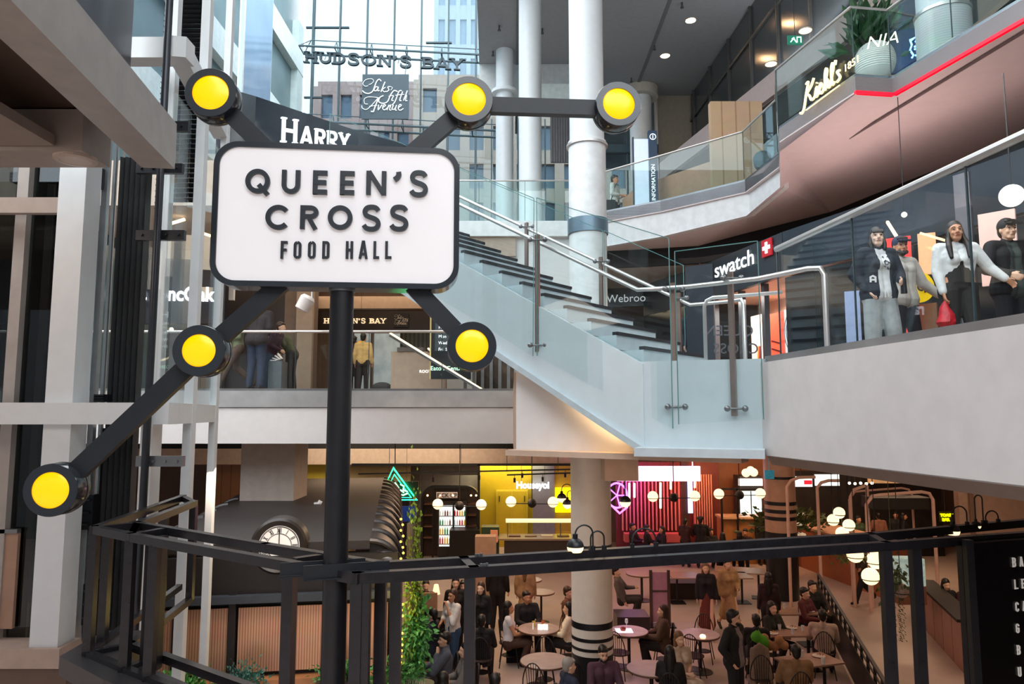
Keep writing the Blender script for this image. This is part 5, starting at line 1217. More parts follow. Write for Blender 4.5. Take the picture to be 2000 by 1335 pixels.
poster(.95, 1.55, L1+.1, L1+1.85, mat('f0d8c8', .5, emit=.55), 'cream lit poster with flame coloured motif in the lit shop window', -.8, deco=deco1)
def deco2(t, s0, s1, z0, z1, off):
    for k in range(4):
        b = M(); b.ribbon([(s0+.15, z0+.5+k*.18), (s0+.45, z0+.42+k*.18)], .035, .01, wd, V3((0, 0, 1)), wN, W0*1.0+wN*(off+.002)); part('motif', b, mat('5a1a1a', .5), t)
poster(1.95, 2.6, L1+.1, L1+1.75, mat('e0543a', .5, emit=.5), 'orange-red poster in the lit shop window', -.6, deco=deco2)
def deco3(t, s0, s1, z0, z1, off):
    for k in range(5):
        b = M(); b.ribbon(arc((s0+s1)/2, z0+.9, .08+.07*k, .10+.09*k, 0, 360, 24)[:-1], .018, .01, wd, V3((0, 0, 1)), wN, W0*1.0+wN*(off+.002), True); part('motif', b, mat('8b98a0', .5), t)
poster(2.75, 3.45, L1+.35, L1+1.75, mat('e8ece8', .5, emit=.5), 'white poster with concentric ring pattern in the lit shop window', -.5, deco=deco3)
for s in (.55, 1.75, 2.68):
    b = M(); b.prism([wp(s, L1, 0), wp(s+.12, L1, 0), wp(s+.12, 8.0, 0), wp(s, 8.0, 0)], wN*-.12); struct('trim_41', b, mat('565a60', .35, metal=.5))
b = M(); b.prism([wp(2.95, L1, .35), wp(3.9, L1, .35), wp(3.9, L1+.62, .35), wp(2.95, L1+.62, .35)], wN*-.4); single('display_plinth', b, mat('a39a92', .5), 'low grey-beige plinth at the foot of the stair landing, before the lit shop', 'plinth')
# reversed wording on the dark pane (painted on the other side of the glass)
t = thing('window_lettering', 'faint grey block lettering on the dark glass left of the lit shop posters', 'lettering', PY(1425, 640, 11.5))
for k, (s, yy) in enumerate((("U3MV2", 655), ("2OF3", 690))):
    q = PY(1460 if k == 0 else 1470, yy, 11.5); 
    textpart('lettering', ('QUEEN' if k == 0 else 'CROSS'), q+V3((.1, 0, 0)), (-1, 0, 0), (0, 0, 1), .24, mat('4a5058', .5), t)
# further windows and lit things behind the four people
def right_panel(px0, px1, Y0, Y1, z0, z1, m, nm, label, cat='panel'):
    a = XY(px0, Y0); c = XY(px1, Y1); b = M(); b.wall([a, c], z0, z1, .05, 1); return single(nm, b, m, label, cat)
right_panel(1745, 1797, 9.9, 9.7, L1+.02, L1+1.95, mat('e2322c', .4, emit=.9, noise=.05), 'advert_screen', 'tall glowing red advertising panel behind the man in the cap')
right_panel(1660, 1690, 9.9, 9.8, L1+.02, L1+1.2, mat('8fa0c0', .4, emit=.3), 'advert_screen', 'pale blue lit panel beside the legs of the woman in the navy bomber')
a = PY(1795, 560, 9.5); t = thing('yellow_disc_sign', 'round yellow disc sign with a dark loop, behind the cardigan woman\'s elbow', 'sign', a)
b = M(); b.cyl((a.x, 9.5, a.z), (a.x, 9.54, a.z), .21, 28); part('disc', b, mat('e8c21c', .4, emit=.5), t)
b = M(); b.ribbon(arc(.02, .0, .045, .05, 0, 360, 14)[:-1], .02, .01, V3((1, 0, 0)), V3((0, 0, 1)), V3((0, -1, 0)), V3((a.x, 9.49, a.z)), True); b.ribbon([(.07, .03), (.07, -.08)], .02, .01, V3((1, 0, 0)), V3((0, 0, 1)), V3((0, -1, 0)), V3((a.x, 9.49, a.z))); part('mark', b, mat('201a10', .5), t)
right_panel(1800, 1842, 9.8, 9.6, L1+.02, L1+1.0, mat('8a6a50', .5), 'timber_box', 'brown timber box between the man in cap and the cardigan woman', 'box')
right_panel(1812, 1848, 10.2, 10.1, L1+1.5, L1+2.1, mat('e0a070', .4, emit=.7), 'advert_lightbox', 'small peach lit wall panel behind the long-haired woman', 'panel')
right_panel(1935, 2010, 9.2, 8.9, L1+1.15, L1+2.1, mat('d8b0a4', .4, emit=.6), 'advert_lightbox', 'pink lit wall panel behind the man in the black cap', 'panel')
right_panel(1890, 1922, 10.3, 10.1, L1+.02, 8.7, mat('77787e', .3, metal=.5), 'reflection_panel', 'tall grey panel standing in for a reflection between the long-haired woman and the man in black')  # a reflection in the glass, built as a solid grey panel
q = PY(1976, 382, 7.9); t = thing('globe_lamp', 'big white glowing globe lamp at the right edge above the handrail', 'lamp', q)
b = M(); b.ball(q, .125, 28, 18); part('globe', b, mat('fff3dc', .4, emit=4, ecol='fff0d4', noise=0), t, smooth=True)
b = M(); b.cyl(q+V3((0, 0, .12)), (q.x, q.y, 9.1), .008, 8); part('rod', b, BLK, t)
for k, (px0, py0, px1, py1, Y) in enumerate(((1733, 433, 1757, 471, 9.4), (1797, 455, 1903, 486, 9.3))):
    p0, p1 = PY(px0, py0, Y), PY(px1, py1, Y-.4); b = M(); b.bar(p0, p1, .03, .03); single('light_tube', b, mat('ffd9a0', .4, emit=3 if k == 0 else 1.2, ecol='ffc890', noise=0), ['short bright slanting light tube above the capped man', 'long thin slanting light tube across the long-haired woman'][k], 'light')
p0 = PY(1766, 419, 10.5); b = M(); b.ball(p0, .04, 12, 8); cord(single('spot_lamp', b, mat('ffd9b0', .4, emit=5, noise=0), 'small round warm spot lamp high behind the capped man', 'lamp'), p0, 10.0)
# person on a dark bulkhead poster: quiet figure behind the stair glass
b = M(); q0, q1 = XY(1345, 13.5), XY(1400, 13.2); b.wall([q0, q1], L1+.0, L1+2.3, .06, 1); single('dark_pillar', b, mat('2c333c', .3), 'dark blue-grey pillar left of the lit shop posters', 'pillar')
person('person', 'person in denim and dark jacket with yellow bag far behind the stair glass', (XY(1352, 14.5)[0], 14.5, L1), 30, 'weight', ('hold', 'down'), '2b3442', '232b3a', 'long', 0, 0, 1.68, fem=True)

# ================================================================== LEFT GALLERY (below the big sign)
DB_ = mat('2a201c', .4, noise=.08)
b = M(); b.mm((XY(596, 23)[0], 23.0, 7.85), (XY(838, 23)[0], 23.2, 8.52)); struct('trim_42', b, DB_)
b = M(); b.mm((XY(560, 23)[0], 23.0, 8.6), (XY(900, 23)[0], 23.3, 9.3)); struct('trim_43', b, mat('c4ab97', .5))
t = thing('department_store_sign', 'small gold serif sign on the dark brown band over the gallery entrance', 'sign', (XY(700, 22.9)[0], 22.9, 8.05))
a = PY(633, 631, 22.95); c = PY(753, 631, 22.95); raw = sum(G(ch, 1, .2)[0]*1.2+.16 for ch in txt)-.16; hh = (c.x-a.x)/raw
x = 0
for ch in txt:
    b = M(); 
    if ch != ' ': letters(b, ch, V3((a.x+x, 22.98, a.z)), V3((1, 0, 0)), V3((0, 0, 1)), V3((0, -1, 0)), hh, 1.2, .19, .16, .04, serif=True); part('letter', b, mat('e0c8a0', .4, emit=.9, noise=0), t)
    x += (G(ch, 1, .2)[0]*1.2+.16)*hh
p0 = PY(770, 611, 22.9); t = thing('script_plaque', 'small black square plaque with faint script on the brown band', 'sign', (p0.x+.2, 22.9, p0.z-.46))
b = M(); b.mm((p0.x, 22.94, p0.z-.46), (p0.x+.46, 22.98, p0.z)); part('panel', b, mat('120e0d', .4), t); saksmark('lettering', V3((p0.x, 22.93, p0.z)), V3((1, 0, 0)), V3((0, 0, 1)), V3((0, -1, 0)), .45, mat('b8a48c', .5, emit=.3, noise=0), t, .01)
# entrance glazing: piers, doors, mannequin glimpses
for px0, px1, m_ in ((596, 612, mat('5b4a3f', .4)), (560, 575, mat('3a2e28', .4)), (836, 842, BLK), (722, 727, mat('6a5a4e', .3, metal=.6))):
    b = M(); b.mm((XY(px0, 22.8)[0], 22.7, L1), (XY(px1, 22.8)[0], 22.9, 9.2 if px0 < 700 else 7.8)); struct('trim_44', b, m_)
b = M(); b.mm((XY(430, 19)[0], 18.9, L1), (XY(552, 19)[0], 19.1, 9.3)); struct('wall_far', b, mat('241d1b', .5))
b = M(); b.mm((XY(552, 19)[0], 18.9, L1), (XY(610, 19)[0], 19.3, 9.3)); struct('wall_far', b, mat('6b5a4c', .5))
b = M(); b.mm((XY(575, 18.8)[0], 18.7, L1), (XY(607, 18.8)[0], 18.86, 8.9)); struct('wall_far', b, mat('9a8a78', .5))
b = M(); b.mm((XY(690, 25)[0], 24.9, L1), (XY(780, 25)[0], 25.0, 8.0)); single('shop_window', b, mat('a8b4b8', .3, emit=.35, noise=.6, scale=1.4), 'pale lit shop interior behind the gallery entrance', 'shop window')
b = M(); b.mm((XY(780, 24)[0], 23.9, L1), (XY(840, 24)[0], 24.0, 8.0)); single('curtain', b, striped('gcurtain', '6f746c', '4f544e', 7, 0, .7), 'grey-green pleated curtain above the beige counter', 'curtain')
q = PY(704, 672, 22.5); b = M(); b.cyl((q.x, 22.5, q.z), (q.x, 22.54, q.z), .11, 20); cord(single('orange_disc_sign', b, mat('e89a20', .4, emit=.8), 'small orange round sign hanging over the gallery entrance', 'sign'), (q.x, 22.52, q.z+.1), CE1+.01)
# white projector lamp
q = PY(596, 592, 13.2); t = thing('projector_lamp', 'white cylindrical projector lamp hanging left of the sign pole', 'lamp', q)
Rm = Matrix.Rotation(math.radians(28), 3, 'Y'); b = M(); b.lathe([(.10, -.15), (.13, -.13), (.14, .10), (.10, .15), (.01, .16)], q, 24, Rm); part('body', b, mat('e2dad4', .45), t, smooth=True)
b = M(); b.lathe([(.095, -.155), (.01, -.155)], q, 20, Rm); part('lens', b, mat('a89a94', .3), t); b = M(); b.tube([q+V3((.12, 0, .05)), q+V3((.12, 0, .3)), (q.x+.12, q.y, 9.2)], .012, 8); part('hanger', b, WHITE, t)
b = M(); b.mm((q.x-.3, 13.1, 9.2), (q.x+.5, 14.2, 9.32)); struct('trim_45', b, mat('b9a898', .6))
# beige counter, items, directory screen
cx0, cx1 = XY(762, 17.5)[0], XY(865, 17.5)[0]
t = thing('beige_counter', 'plain beige reception counter behind the left gallery glass', 'counter', ((cx0+cx1)/2, 17.5, L1))
b = M(); b.mm((cx0, 17.5, L1), (cx1, 18.2, L1+1.02)); part('body', b, mat('c8b49e', .5), t)
textpart('lettering', 'ROOTS', (XY(818, 17.5)[0], 17.49, L1+.5), (1, 0, 0), (0, 0, 1), .1, WT, t)
b = M(); b.mm((cx0+.15, 17.45, L1+1.02), (cx1-.5, 18.0, L1+1.12)); part('worktop', b, mat('6f6a68', .4), t)
b = M(); b.mm((cx1-.35, 17.6, L1+1.02), (cx1-.05, 17.9, L1+1.14)); single('blue_tray', b, mat('4a6ab0', .4), 'small blue tray on the right end of the beige counter', 'tray')
bx0 = XY(838, 16.5)[0]; t = thing('directory_screen', 'tall dark information screen with white heading partly behind the lower right yellow lamp', 'screen', (bx0+.5, 16.5, L1))
b = M(); b.mm((bx0, 16.5, L1+.3), (bx0+.95, 16.6, 8.25)); part('housing', b, mat('1a2024', .3), t)
b = M(); b.mm((bx0+.12, 16.48, L1+.95), (bx0+.9, 16.51, 8.2)); part('display', b, mat('3c464a', .3, emit=.25), t)
for txt_, z, s in (('Winter', 7.75, .17), ('Highlights', 7.32, .2), ('Market  Gifts', 7.16, .09), ('Mon  Tue', 6.95, .1), ('Wed  Thu', 6.8, .1), ('Fri  Sat', 6.65, .1)): textpart('lettering', txt_, (bx0+.2, 16.47, z), (1, 0, 0), (0, 0, 1), s, WT, t)
textpart('lettering', 'Eaton Centre', (bx0+.02, 16.49, L1+.5), (1, 0, 0), (0, 0, 1), .14, mat('bff5cf', .4, emit=1.5, noise=0), t)
b = M(); b.mm((bx0+.0, 16.48, L1+.3), (bx0+.03, 16.6, 8.2)); part('edge_light', b, mat('c8b070', .4, emit=.25), t)
# escalator with lit rails
for k, (pa, pb_, Ya, Yb) in enumerate((((762, 650), (1000, 796), 17.0, 15.2), ((836, 680), (905, 727), 17.4, 16.8), ((968, 684), (1035, 736), 16, 15.4))):
    t = thing('escalator_rail', ['long glowing slanting rail light crossing before the beige counter', 'short glowing slanting rail light above the first, by the dark screen', 'glowing slanting rail light right of the lower right yellow lamp'][k], 'rail light', PY(*pa, Ya), 'lit escalator rails')
    p0, p1 = PY(*pa, Ya), PY(*pb_, Yb); p1 = p1 if p1.z > L1 else p0+(p1-p0)*((p0.z-L1-.02)/(p0.z-p1.z))
    b = M(); b.bar(p0, p1, .035, .035); part('light_strip', b, mat('ffe8c0', .4, emit=2.2, ecol='ffdca8', noise=0), t)
    b = M(); b.bar(p0-V3((0, 0, .06)), p1-V3((0, 0, .03)), .05, .05); part('channel', b, STEELD, t)
# tall reflective shop piers on the right of the left gallery
for i in range(6):
    b = M(); x = XY(905+i*17, 18)[0]; b.mm((x, 18, L1), (x+.08, 18.1, L1+.9+.2*(i % 2))); single('steel_barrier', b, STEELD, 'slim steel barrier post near the floor beside the stair', 'barrier', 'steel barrier posts in the left gallery')
b = M(); b.mm((XY(930, 18.4)[0], 18.35, L1), (.05, 18.5, 7.9)); struct('window_6', b, mat('4a3f38', .12, spec=.9, noise=.4, scale=2))
# cluster of things by the dark wall
def bag(px, py, Y, w, h, c, nm, label, cat='bag'):
    p = PY(px, py, Y); b = M(); b.lathe([(w*.5, 0), (w*.55, h*.3), (w*.42, h*.8), (w*.2, h)], (p.x, p.y, L1), 14); return single(nm, b, mat(c, .6), label, cat, smooth=True)
pp_ = (XY(478, 15.2)[0], 15.2)
b = M(); b.mm((XY(527, 15.4)[0], 15.2, L1), (XY(553, 15.4)[0], 15.6, L1+.62)); single('grey_bin', b, mat('5c6468', .4), 'grey box table with white papers on it, behind the left gallery glass', 'box')
b = M(); 
for i in range(4): b.box((XY(533+i*4, 15.35)[0], 15.3, L1+.64+.03*i), (.14, .1, .02), Matrix.Rotation(.3*i, 3, 'Y'))
single('papers', b, mat('f2efe9', .6), 'crumpled white papers on the grey box table', 'papers')
person('person', 'tall person in dark hooded jacket and jeans, seen from behind by the left gallery glass', (XY(497, 15.0)[0], 15.0, L1), 170, 'stand', ('front', 'front'), '2c2426', '2a3448', 'short', 0, 0, 1.95, stoop=10, coat=1)
person('person', 'stooping person in plum jacket and jeans reading papers beside the grey box table', (XY(524, 16.1)[0], 16.1, L1), 80, 'stand', ('front', 'front'), '3a1f30', '243650', 'short', 1, 0, 1.6, stoop=24)
person('person', 'person in olive jacket leaning over the papers from the right', (XY(566, 16.6)[0], 16.6, L1), -100, 'stand', ('front', 'front'), '4b5138', '33302e', 'short', 1, 0, 1.65, stoop=30)
person('person', 'person in green top stepping left, partly behind the lower left yellow lamp', (XY(458, 15.2)[0], 15.2, L1), -60, 'walk', ('front', 'down'), '6c7355', '57453a', 'long', 1, 0, 1.68, fem=True)
person('person', 'man in yellow-cream sweater seen from behind right of the sign pole', (XY(707, 19)[0], 19, L1), 175, 'stand', ('down', 'down'), 'd8b878', '2c2826', 'short', 0, 1, 1.62)
person('person', 'dark figure standing half behind the sign pole', (XY(689, 19.5)[0], 19.5, L1), 170, 'stand', ('down', 'down'), '241f22', '1d1c20', 'short', 0, 1, 1.6)
b = M(); q = XY(745, 18.5); b.ball((q[0], 18.5, L1+.16), .2, 14, 9, (1.4, 1, .8)); single('grey_pouffe', b, mat('34383c', .7), 'low dark grey pouffe left of the beige counter', 'pouffe', smooth=True)
# man on the upper walkway
q = PZ(1201, 343, L2+1.76); person('person', 'man in pale shirt and dark trousers leaning on the upper walkway rail', (q.x, q.y, L2), 60, 'stand', ('front', 'front'), 'cfd4cf', '15161a', 'short', 0, 1, 1.76, sleeve=.8)
b = M(); b.box((q.x-.15, q.y-.12, L2+.85), (.26, .14, .28)); b.tube([(q.x-.15, q.y-.14, L2+.98), (q.x, q.y-.2, L2+1.45), (q.x+.1, q.y, L2+1.48)], .012, 6); single('shoulder_bag', b, mat('101114', .5), 'black shoulder bag at the hip of the man on the upper walkway', 'bag')
# shop signs seen through the lift frame
b = M(); b.mm((-14, 17.0, 7.35), (XY(430, 17)[0], 17.2, 8.9)); struct('trim_46', b, mat('1c1f28', .3))
b = M(); b.mm((-14, 18.6, L1), (XY(430, 18.6)[0], 18.8, 7.4)); struct('wall_far', b, mat('4a3a30', .5, noise=.4, scale=1.5))
t = thing('glowing_shop_sign', 'white glowing shop name seen through the lift glass', 'sign', (XY(330, 16.9)[0], 16.9, 7.8))
q = PY(262, 583, 16.95); q2 = PY(409, 596, 16.95)
textpart('lettering', 'ra  AncOak', (q.x-.05, 16.95, q.z-.02), (1, 0, -.02), (0, 0, 1), .48, mat('f8f8ff', .4, emit=3, noise=0), t, sx=.86, bold=.012)
for k, (pa, pb_) in enumerate((((318, 441), (361, 428)), ((382, 422), (414, 408)), ((382, 451), (414, 461)))):
    b = M(); b.bar(PY(*pa, 14.8), PY(*pb_, 14.8), .05, .05); single('cove_light', b, mat('ffe3b0', .4, emit=4, ecol='ffd89c', noise=0), ['warm slanting cove light line left of the thin white column', 'warm cove light line just left of the big sign', 'lower short cove light line just left of the big sign'][k], 'light')
for k, (px, py) in enumerate(((258, 612), (266, 617), (321, 638), (335, 643), (871, 300))):
    if k < 4:
        q = PY(px, py, 18); b = M(); b.ball(q, .05, 10, 6); single('spot_lamp', b, mat('ffd9b0', .4, emit=6, noise=0), 'small warm spot lamp inside the shop seen through the lift glass', 'lamp', 'spot lamps in the shop behind the lift')
for px in (843-400+400-0,):
    for k, (x_, y_) in enumerate(((715, 577), (723, 577))):
        q = PY(x_, y_, 21.5); b = M(); b.ball((q.x, q.y, 9.32), .06, 10, 6); single('spot_lamp', b, mat('ffd9a0', .4, emit=8, noise=0), 'small twin ceiling spot lamp just right of the sign pole', 'lamp', 'twin spots right of the sign pole')
# ================================================================== RAILWAY CARRIAGE KIOSK WITH CLOCK
KO = V3((-2.02, 10.4, 0)); ku = V3((.988, .156, 0)); kv = V3((-.156, .988, 0)); KRm = Matrix((ku, kv, V3((0, 0, 1)))).transposed()
K = lambda x, y, z: KO+ku*x+kv*y+V3((0, 0, z))
KW = -2.95; KD = 10.4; RZ = 3.4
KM = mat('2c2827', .45, noise=.08, scale=2); KB = mat('211d1d', .38, noise=.1)
KT = thing('carriage_kiosk', 'dark grey carriage-shaped bar kiosk with flat roof, ribbed side and round clock', 'kiosk', tuple(K(KW/2, 0, 0)))
b = M(); b.prism([K(0, .1, RZ-.12), K(KW, .1, RZ-.12), K(KW, KD, RZ-.12), K(0, KD, RZ-.12)], (0, 0, .12)); part('roof', b, KM, KT)
def shoulder(x0, sgn, n=8, r=.42): return [(x0+sgn*r*math.sin(PI/2*i/n), RZ-r+r*math.cos(PI/2*i/n)) for i in range(n+1)]
for sgn, x0 in ((1, 0), (-1, KW)):
    s = shoulder(x0, sgn); b = M(); P_ = [K(x, .15, z) for x, z in s]+[K(x0, .15, RZ-.42)]
    b.prism(P_, kv*(KD-.2)); part('side_roof', b, mat('262322', .4, metal=.2), KT, smooth=True)
    for i in range(12):
        y = .1+i*.92; b = M(); s2 = shoulder(x0, sgn, 8, .46)
        b.tube([K(x, y, z+.0) for x, z in s2], .045, 8); part('rib', b, mat('3a3635', .3, metal=.5), KT, smooth=True)
    b = M(); xx = x0+sgn*.40; b.prism([K(x0, .2, 0), K(xx, .2, 0), K(xx, .2, RZ-.42), K(x0, .2, RZ-.42)], kv*(KD-.4)); part('side_wall', b, KB, KT)
for x0, sgn in ((.22, 1), (KW-.2, -1)):
    b = M(); b.ball(K(x0, .12, RZ-.34), .24, 20, 12, (1, .6, .9)); part('end_dome', b, mat('44566a' if sgn < 0 else '4c4a4a', .25, metal=.6), KT, smooth=True)
b = M(); b.prism([K(KW-.35, 0, RZ-.70), K(.4, 0, RZ-.70), K(.4, 0, RZ-.16), K(KW-.35, 0, RZ-.16)], kv*.2); part('front_band', b, KB, KT)
b = M(); b.prism([K(KW-.4, -.12, RZ-.76), K(.45, -.12, RZ-.76), K(.45, -.12, RZ-.66), K(KW-.4, -.12, RZ-.66)], kv*.3); part('cornice', b, mat('3a4048', .35), KT)
b = M(); b.prism([K(KW-.35, .12, 0), K(.4, .12, 0), K(.4, .12, RZ-.7), K(KW-.35, .12, RZ-.7)], kv*.1); part('front_wall', b, mat('15110f', .5), KT)
COP = striped('copper', 'f0bfa0', 'cf9372', 28, 0, .26, metal=.45, bump=.4)
for i in range(5):
    x0 = KW-.28+i*.72; b = M(); hx = .29
    c = K(x0+.33, .06, 2.12); b.box(c, (hx*2, .04, .86), KRm); part('copper_panel', b, COP, KT)
    b = M(); b.box(K(x0+.33+.36, .02, 1.7), (.09, .12, 2.1), KRm); part('mullion', b, KB, KT)
b = M(); b.prism([K(KW-.3, -.1, 1.52), K(.4, -.1, 1.52), K(.4, -.1, 1.62), K(KW-.3, -.1, 1.62)], kv*.3); part('counter_ledge', b, mat('b57c54', .4), KT)
b = M(); b.prism([K(KW-.2, -.02, .1), K(.3, -.02, .1), K(.3, -.02, 1.35), K(KW-.2, -.02, 1.35)], kv*.08); part('lower_front', b, mat('7a4d34', .25, metal=.6, noise=.5, scale=16), KT)
# clock dormer
cc = K(-1.24, .02, RZ-.03); cr = .27
CK = part('clock_dormer', M().lathe([(cr*1.42, -.30), (cr*1.42, .02), (cr*1.30, .05), (cr*1.06, .02), (cr*1.05, -.02), (.01, -.02)], cc, 44, Matrix((ku, V3((0, 0, 1)), -kv)).transposed()), mat('26211f', .35), KT, smooth=True)
RC = Matrix((ku, V3((0, 0, 1)), -kv)).transposed()
cf = cc-kv*.0
b = M(); b.lathe([(cr*1.03, -.015), (cr*1.03, .0), (.01, .0)], cf, 40, RC); part('clock_face', b, mat('eef1f2', .4, emit=.05, noise=0), CK)
b = M(); ck = mat('1b1b1d', .5, noise=0)
circ = lambda r: arc(0, 0, r, r, 0, 360, 40)[:-1]
b.ribbon(circ(cr*.62), cr*.03, .006, ku, V3((0, 0, 1)), -kv, cf, True); b.ribbon(circ(cr*.97), cr*.04, .006, ku, V3((0, 0, 1)), -kv, cf, True)
NUM = ['XII', 'I', 'II', 'III', 'IIII', 'V', 'VI', 'VII', 'VIII', 'IX', 'X', 'XI']
for i, s in enumerate(NUM):
    a = math.radians(90-30*i); rad = V3((math.cos(a), math.sin(a))); tan = V3((math.sin(a), -math.cos(a))); wd_ = {'I': .06, 'V': .12, 'X': .12}
    tw = sum(wd_[c] for c in s); x = -tw/2
    for c in s:
        w = wd_[c]; f = lambda u, v: tuple(cr*((rad*(.66+.26*v)+tan*(x+u*w)).xy))
        st = {'I': [[(.5, 0), (.5, 1)]], 'V': [[(.1, 1), (.5, 0), (.9, 1)]], 'X': [[(.1, 0), (.9, 1)], [(.1, 1), (.9, 0)]]}[c]
        for q in st: b.ribbon([f(*p) for p in q], cr*.028, .006, ku, V3((0, 0, 1)), -kv, cf)
        x += w
part('numerals', b, ck, CK, 'black roman numerals')
b = M(); b.ribbon([(0, -.05), (0, cr*.85)], .012, .01, ku, V3((0, 0, 1)), -kv, cf); b.ribbon([(0, 0), (cr*.5, -.01)], .02, .012, ku, V3((0, 0, 1)), -kv, cf); b.ribbon([(0, 0), (0, -cr*.8)], .006, .01, ku, V3((0, 0, 1)), -kv, cf); b.cyl(cf, cf-kv*.02, .025, 14); part('hands', b, ck, CK, 'black hands')
b = M(); q = PZ(620, 985, RZ); b.box(q+V3((0, 0, .03)), (.12, .1, .03)); b.box(q+V3((.05, 0, .05)), (.08, .03, .06), Matrix.Rotation(.5, 3, 'Y')); single('crumpled_tag', b, mat('e6e2de', .5), 'small crumpled white tag lying on the dark kiosk roof', 'litter')
# planters and hanging greenery
def planter(label, c, size, n, r, m, seed, bs=None, boxm=None, fairy=0):
    t = thing('planter', label, 'plant', c)
    if bs: b = M(); b.box(V3(c)+V3((0, 0, bs[2]/2)), bs, KRm); part('box', b, boxm or KB, t)
    b = leafcluster(n, V3(c)+V3((0, 0, (bs[2] if bs else 0)+r[2]*.4)), r[0], r[1], r[2], size, .2, seed); part('foliage', b, m, t)
    return t
planter('bright green leafy plant on the kiosk ledge, left below the copper panels', K(-2.35, -.42, 1.44), .065, 900, (.40, .13, .15), mat('4f9440', .5, noise=.35, scale=9), 1, (.9, .3, .2))
planter('blue-green fine trailing plant on the kiosk ledge, right of the leafy one', K(-1.55, -.42, 1.42), .05, 900, (.26, .13, .20), mat('3f6f62', .55, noise=.3), 2, (.5, .3, .2))
planter('leafy plant seen between the frame posts below the sign pole', K(-.35, -.3, 1.46), .065, 600, (.30, .12, .16), LEAF, 3, (.6, .3, .2))
q = XY(812, 10.1); gq = V3((q[0], 10.1, 0))
t = thing('plant_column', 'tall column of green leaves wound with warm fairy lights beside the kiosk', 'plant', gq)
b = M(); b.cyl(gq+V3((-.03, 0, 0)), gq+V3((-.03, 0, 3.7)), .07, 12); part('trunk', b, mat('4a4030', .7), t)
b = leafcluster(1700, gq+V3((.0, 0, 2.75)), .10, .12, 1.0, .065, -.1, 11); part('foliage', b, mat('6a8420', .5, noise=.35, scale=8), t)
b = leafcluster(800, gq+V3((.05, -.02, 2.2)), .17, .15, .42, .085, -.2, 12); part('foliage', b, mat('3f8038', .45, noise=.3, scale=8), t)
b = leafcluster(500, gq+V3((-.2, -.1, 1.75)), .32, .18, .16, .075, 0, 13); part('foliage', b, LEAF, t)
b = M(); rr = random.Random(5)
for i in range(26): b.ball(gq+V3((-.15+rr.uniform(-.02, .03), -.14, 1.9+i*.075)), .016, 6, 4)
part('fairy_lights', b, mat('ffd24a', .4, emit=7, ecol='ffc030', noise=0), t)
b = M(); 
for i in range(16): x = -.12+i*.02; b.tube([gq+V3((x, -.12, 1.7)), gq+V3((x+rr.uniform(-.03, .03), -.14, 1.35)), gq+V3((x+rr.uniform(-.05, .05), -.13, 1.0+rr.uniform(0, .2)))], .004, 4)
part('trailing_roots', b, mat('b9bfa0', .7), t)
b = M(); b.cyl(gq+V3((.12, .1, 0)), gq+V3((.12, .1, 1.55)), .17, 18); single('green_planter_tub', b, mat('4a4f24', .5), 'olive green tub under the tall leaf column', 'tub', smooth=True)
fl = bpy.data.lights.new('fairy_glow', 'POINT'); fl.energy = 9; fl.color = (1, .75, .2); fl.shadow_soft_size = .2; fo = bpy.data.objects.new('fairy_glow', fl); C.collection.objects.link(fo); fo.location = gq+V3((-.22, -.35, 2.7))

# ================================================================== BACK SHOPS OF THE FOOD HALL
def bw(px0, px1, Y, z0, z1, m, nm, label=None, cat=None, t=.08):
    b = M(); b.mm((XY(px0, Y)[0], Y, z0), (XY(px1, Y)[0], Y+t, z1))
    return single(nm, b, m, label, cat) if label else struct(nm, b, m)
bw(690, 822, 27.5, 0, 3.4, mat('77716e', .6), 'wall_far'); bw(822, 936, 27.5, 2.9, 3.4, mat('8b8784', .6), 'wall_far')
bw(815, 936, 29.2, 0, 3.4, mat('8b8784', .6), 'wall_far')
bw(936, 1055, 29.0, 0, 3.5, mat('c0a818', .5, noise=.03), 'wall_far'); bw(1055, 1078, 28.8, 0, 3.5, mat('c9c4c0', .4), 'wall_far')
bw(1040, 1082, 28.6, 0, 3.5, mat('8d9094', .35, metal=.3), 'wall_far', t=.1); bw(1078, 1125, 28.7, 0, 3.5, mat('b5a020', .5), 'wall_far')
bw(940, 1027, 28.7, 3.30, 3.36, mat('ffc860', .4, emit=5, ecol='ffb850', noise=0), 'cove_light', 'glowing amber cove strip above the yellow wall', 'light')
# yellow double door
b = M(); x0, x1 = XY(971, 28.9)[0], XY(1029, 28.9)[0]; t = thing('yellow_cupboard', 'yellow double-door cupboard set into the yellow wall of the fruit bar', 'cupboard', ((x0+x1)/2, 28.9, 0))
for k in (0, 1):
    b = M(); b.mm((x0+(x1-x0)*k*.5+.02, 28.84, .05), (x0+(x1-x0)*(k+1)*.5-.02, 28.95, 2.15)); d_ = part('door', b, mat('c9b01c', .5, noise=.03), t)
    b = M(); xh = x0+.1 if k == 0 else x1-.1; b.mm((xh-.015, 28.80, 1.75), (xh+.015, 28.84, 1.98)); part('handle', b, BLK, d_)
b = M(); b.mm((x0-.03, 28.86, 0), (x1+.03, 28.96, 2.2)); part('door_frame', b, mat('dcc640', .5), t)
t = thing('fruit_bar_sign', 'white glowing bubble lettering in the yellow fruit bar', 'sign', PY(1040, 948, 27.9))
q = PY(1008, 953, 27.9); b = M(); b.cyl((q.x+.2, 27.92, q.z+.2), (q.x+.2, 27.92, 4.84), .008, 6); b.cyl((q.x+1.1, 27.92, q.z+.2), (q.x+1.1, 27.92, 4.84), .008, 6); part('hanger', b, BLK, t); textpart('lettering', 'Houseyoi', q, (1, 0, 0), (0, 0, 1), .36, mat('f6fbff', .4, emit=3.5, noise=0), t, sx=.92, bold=.014)
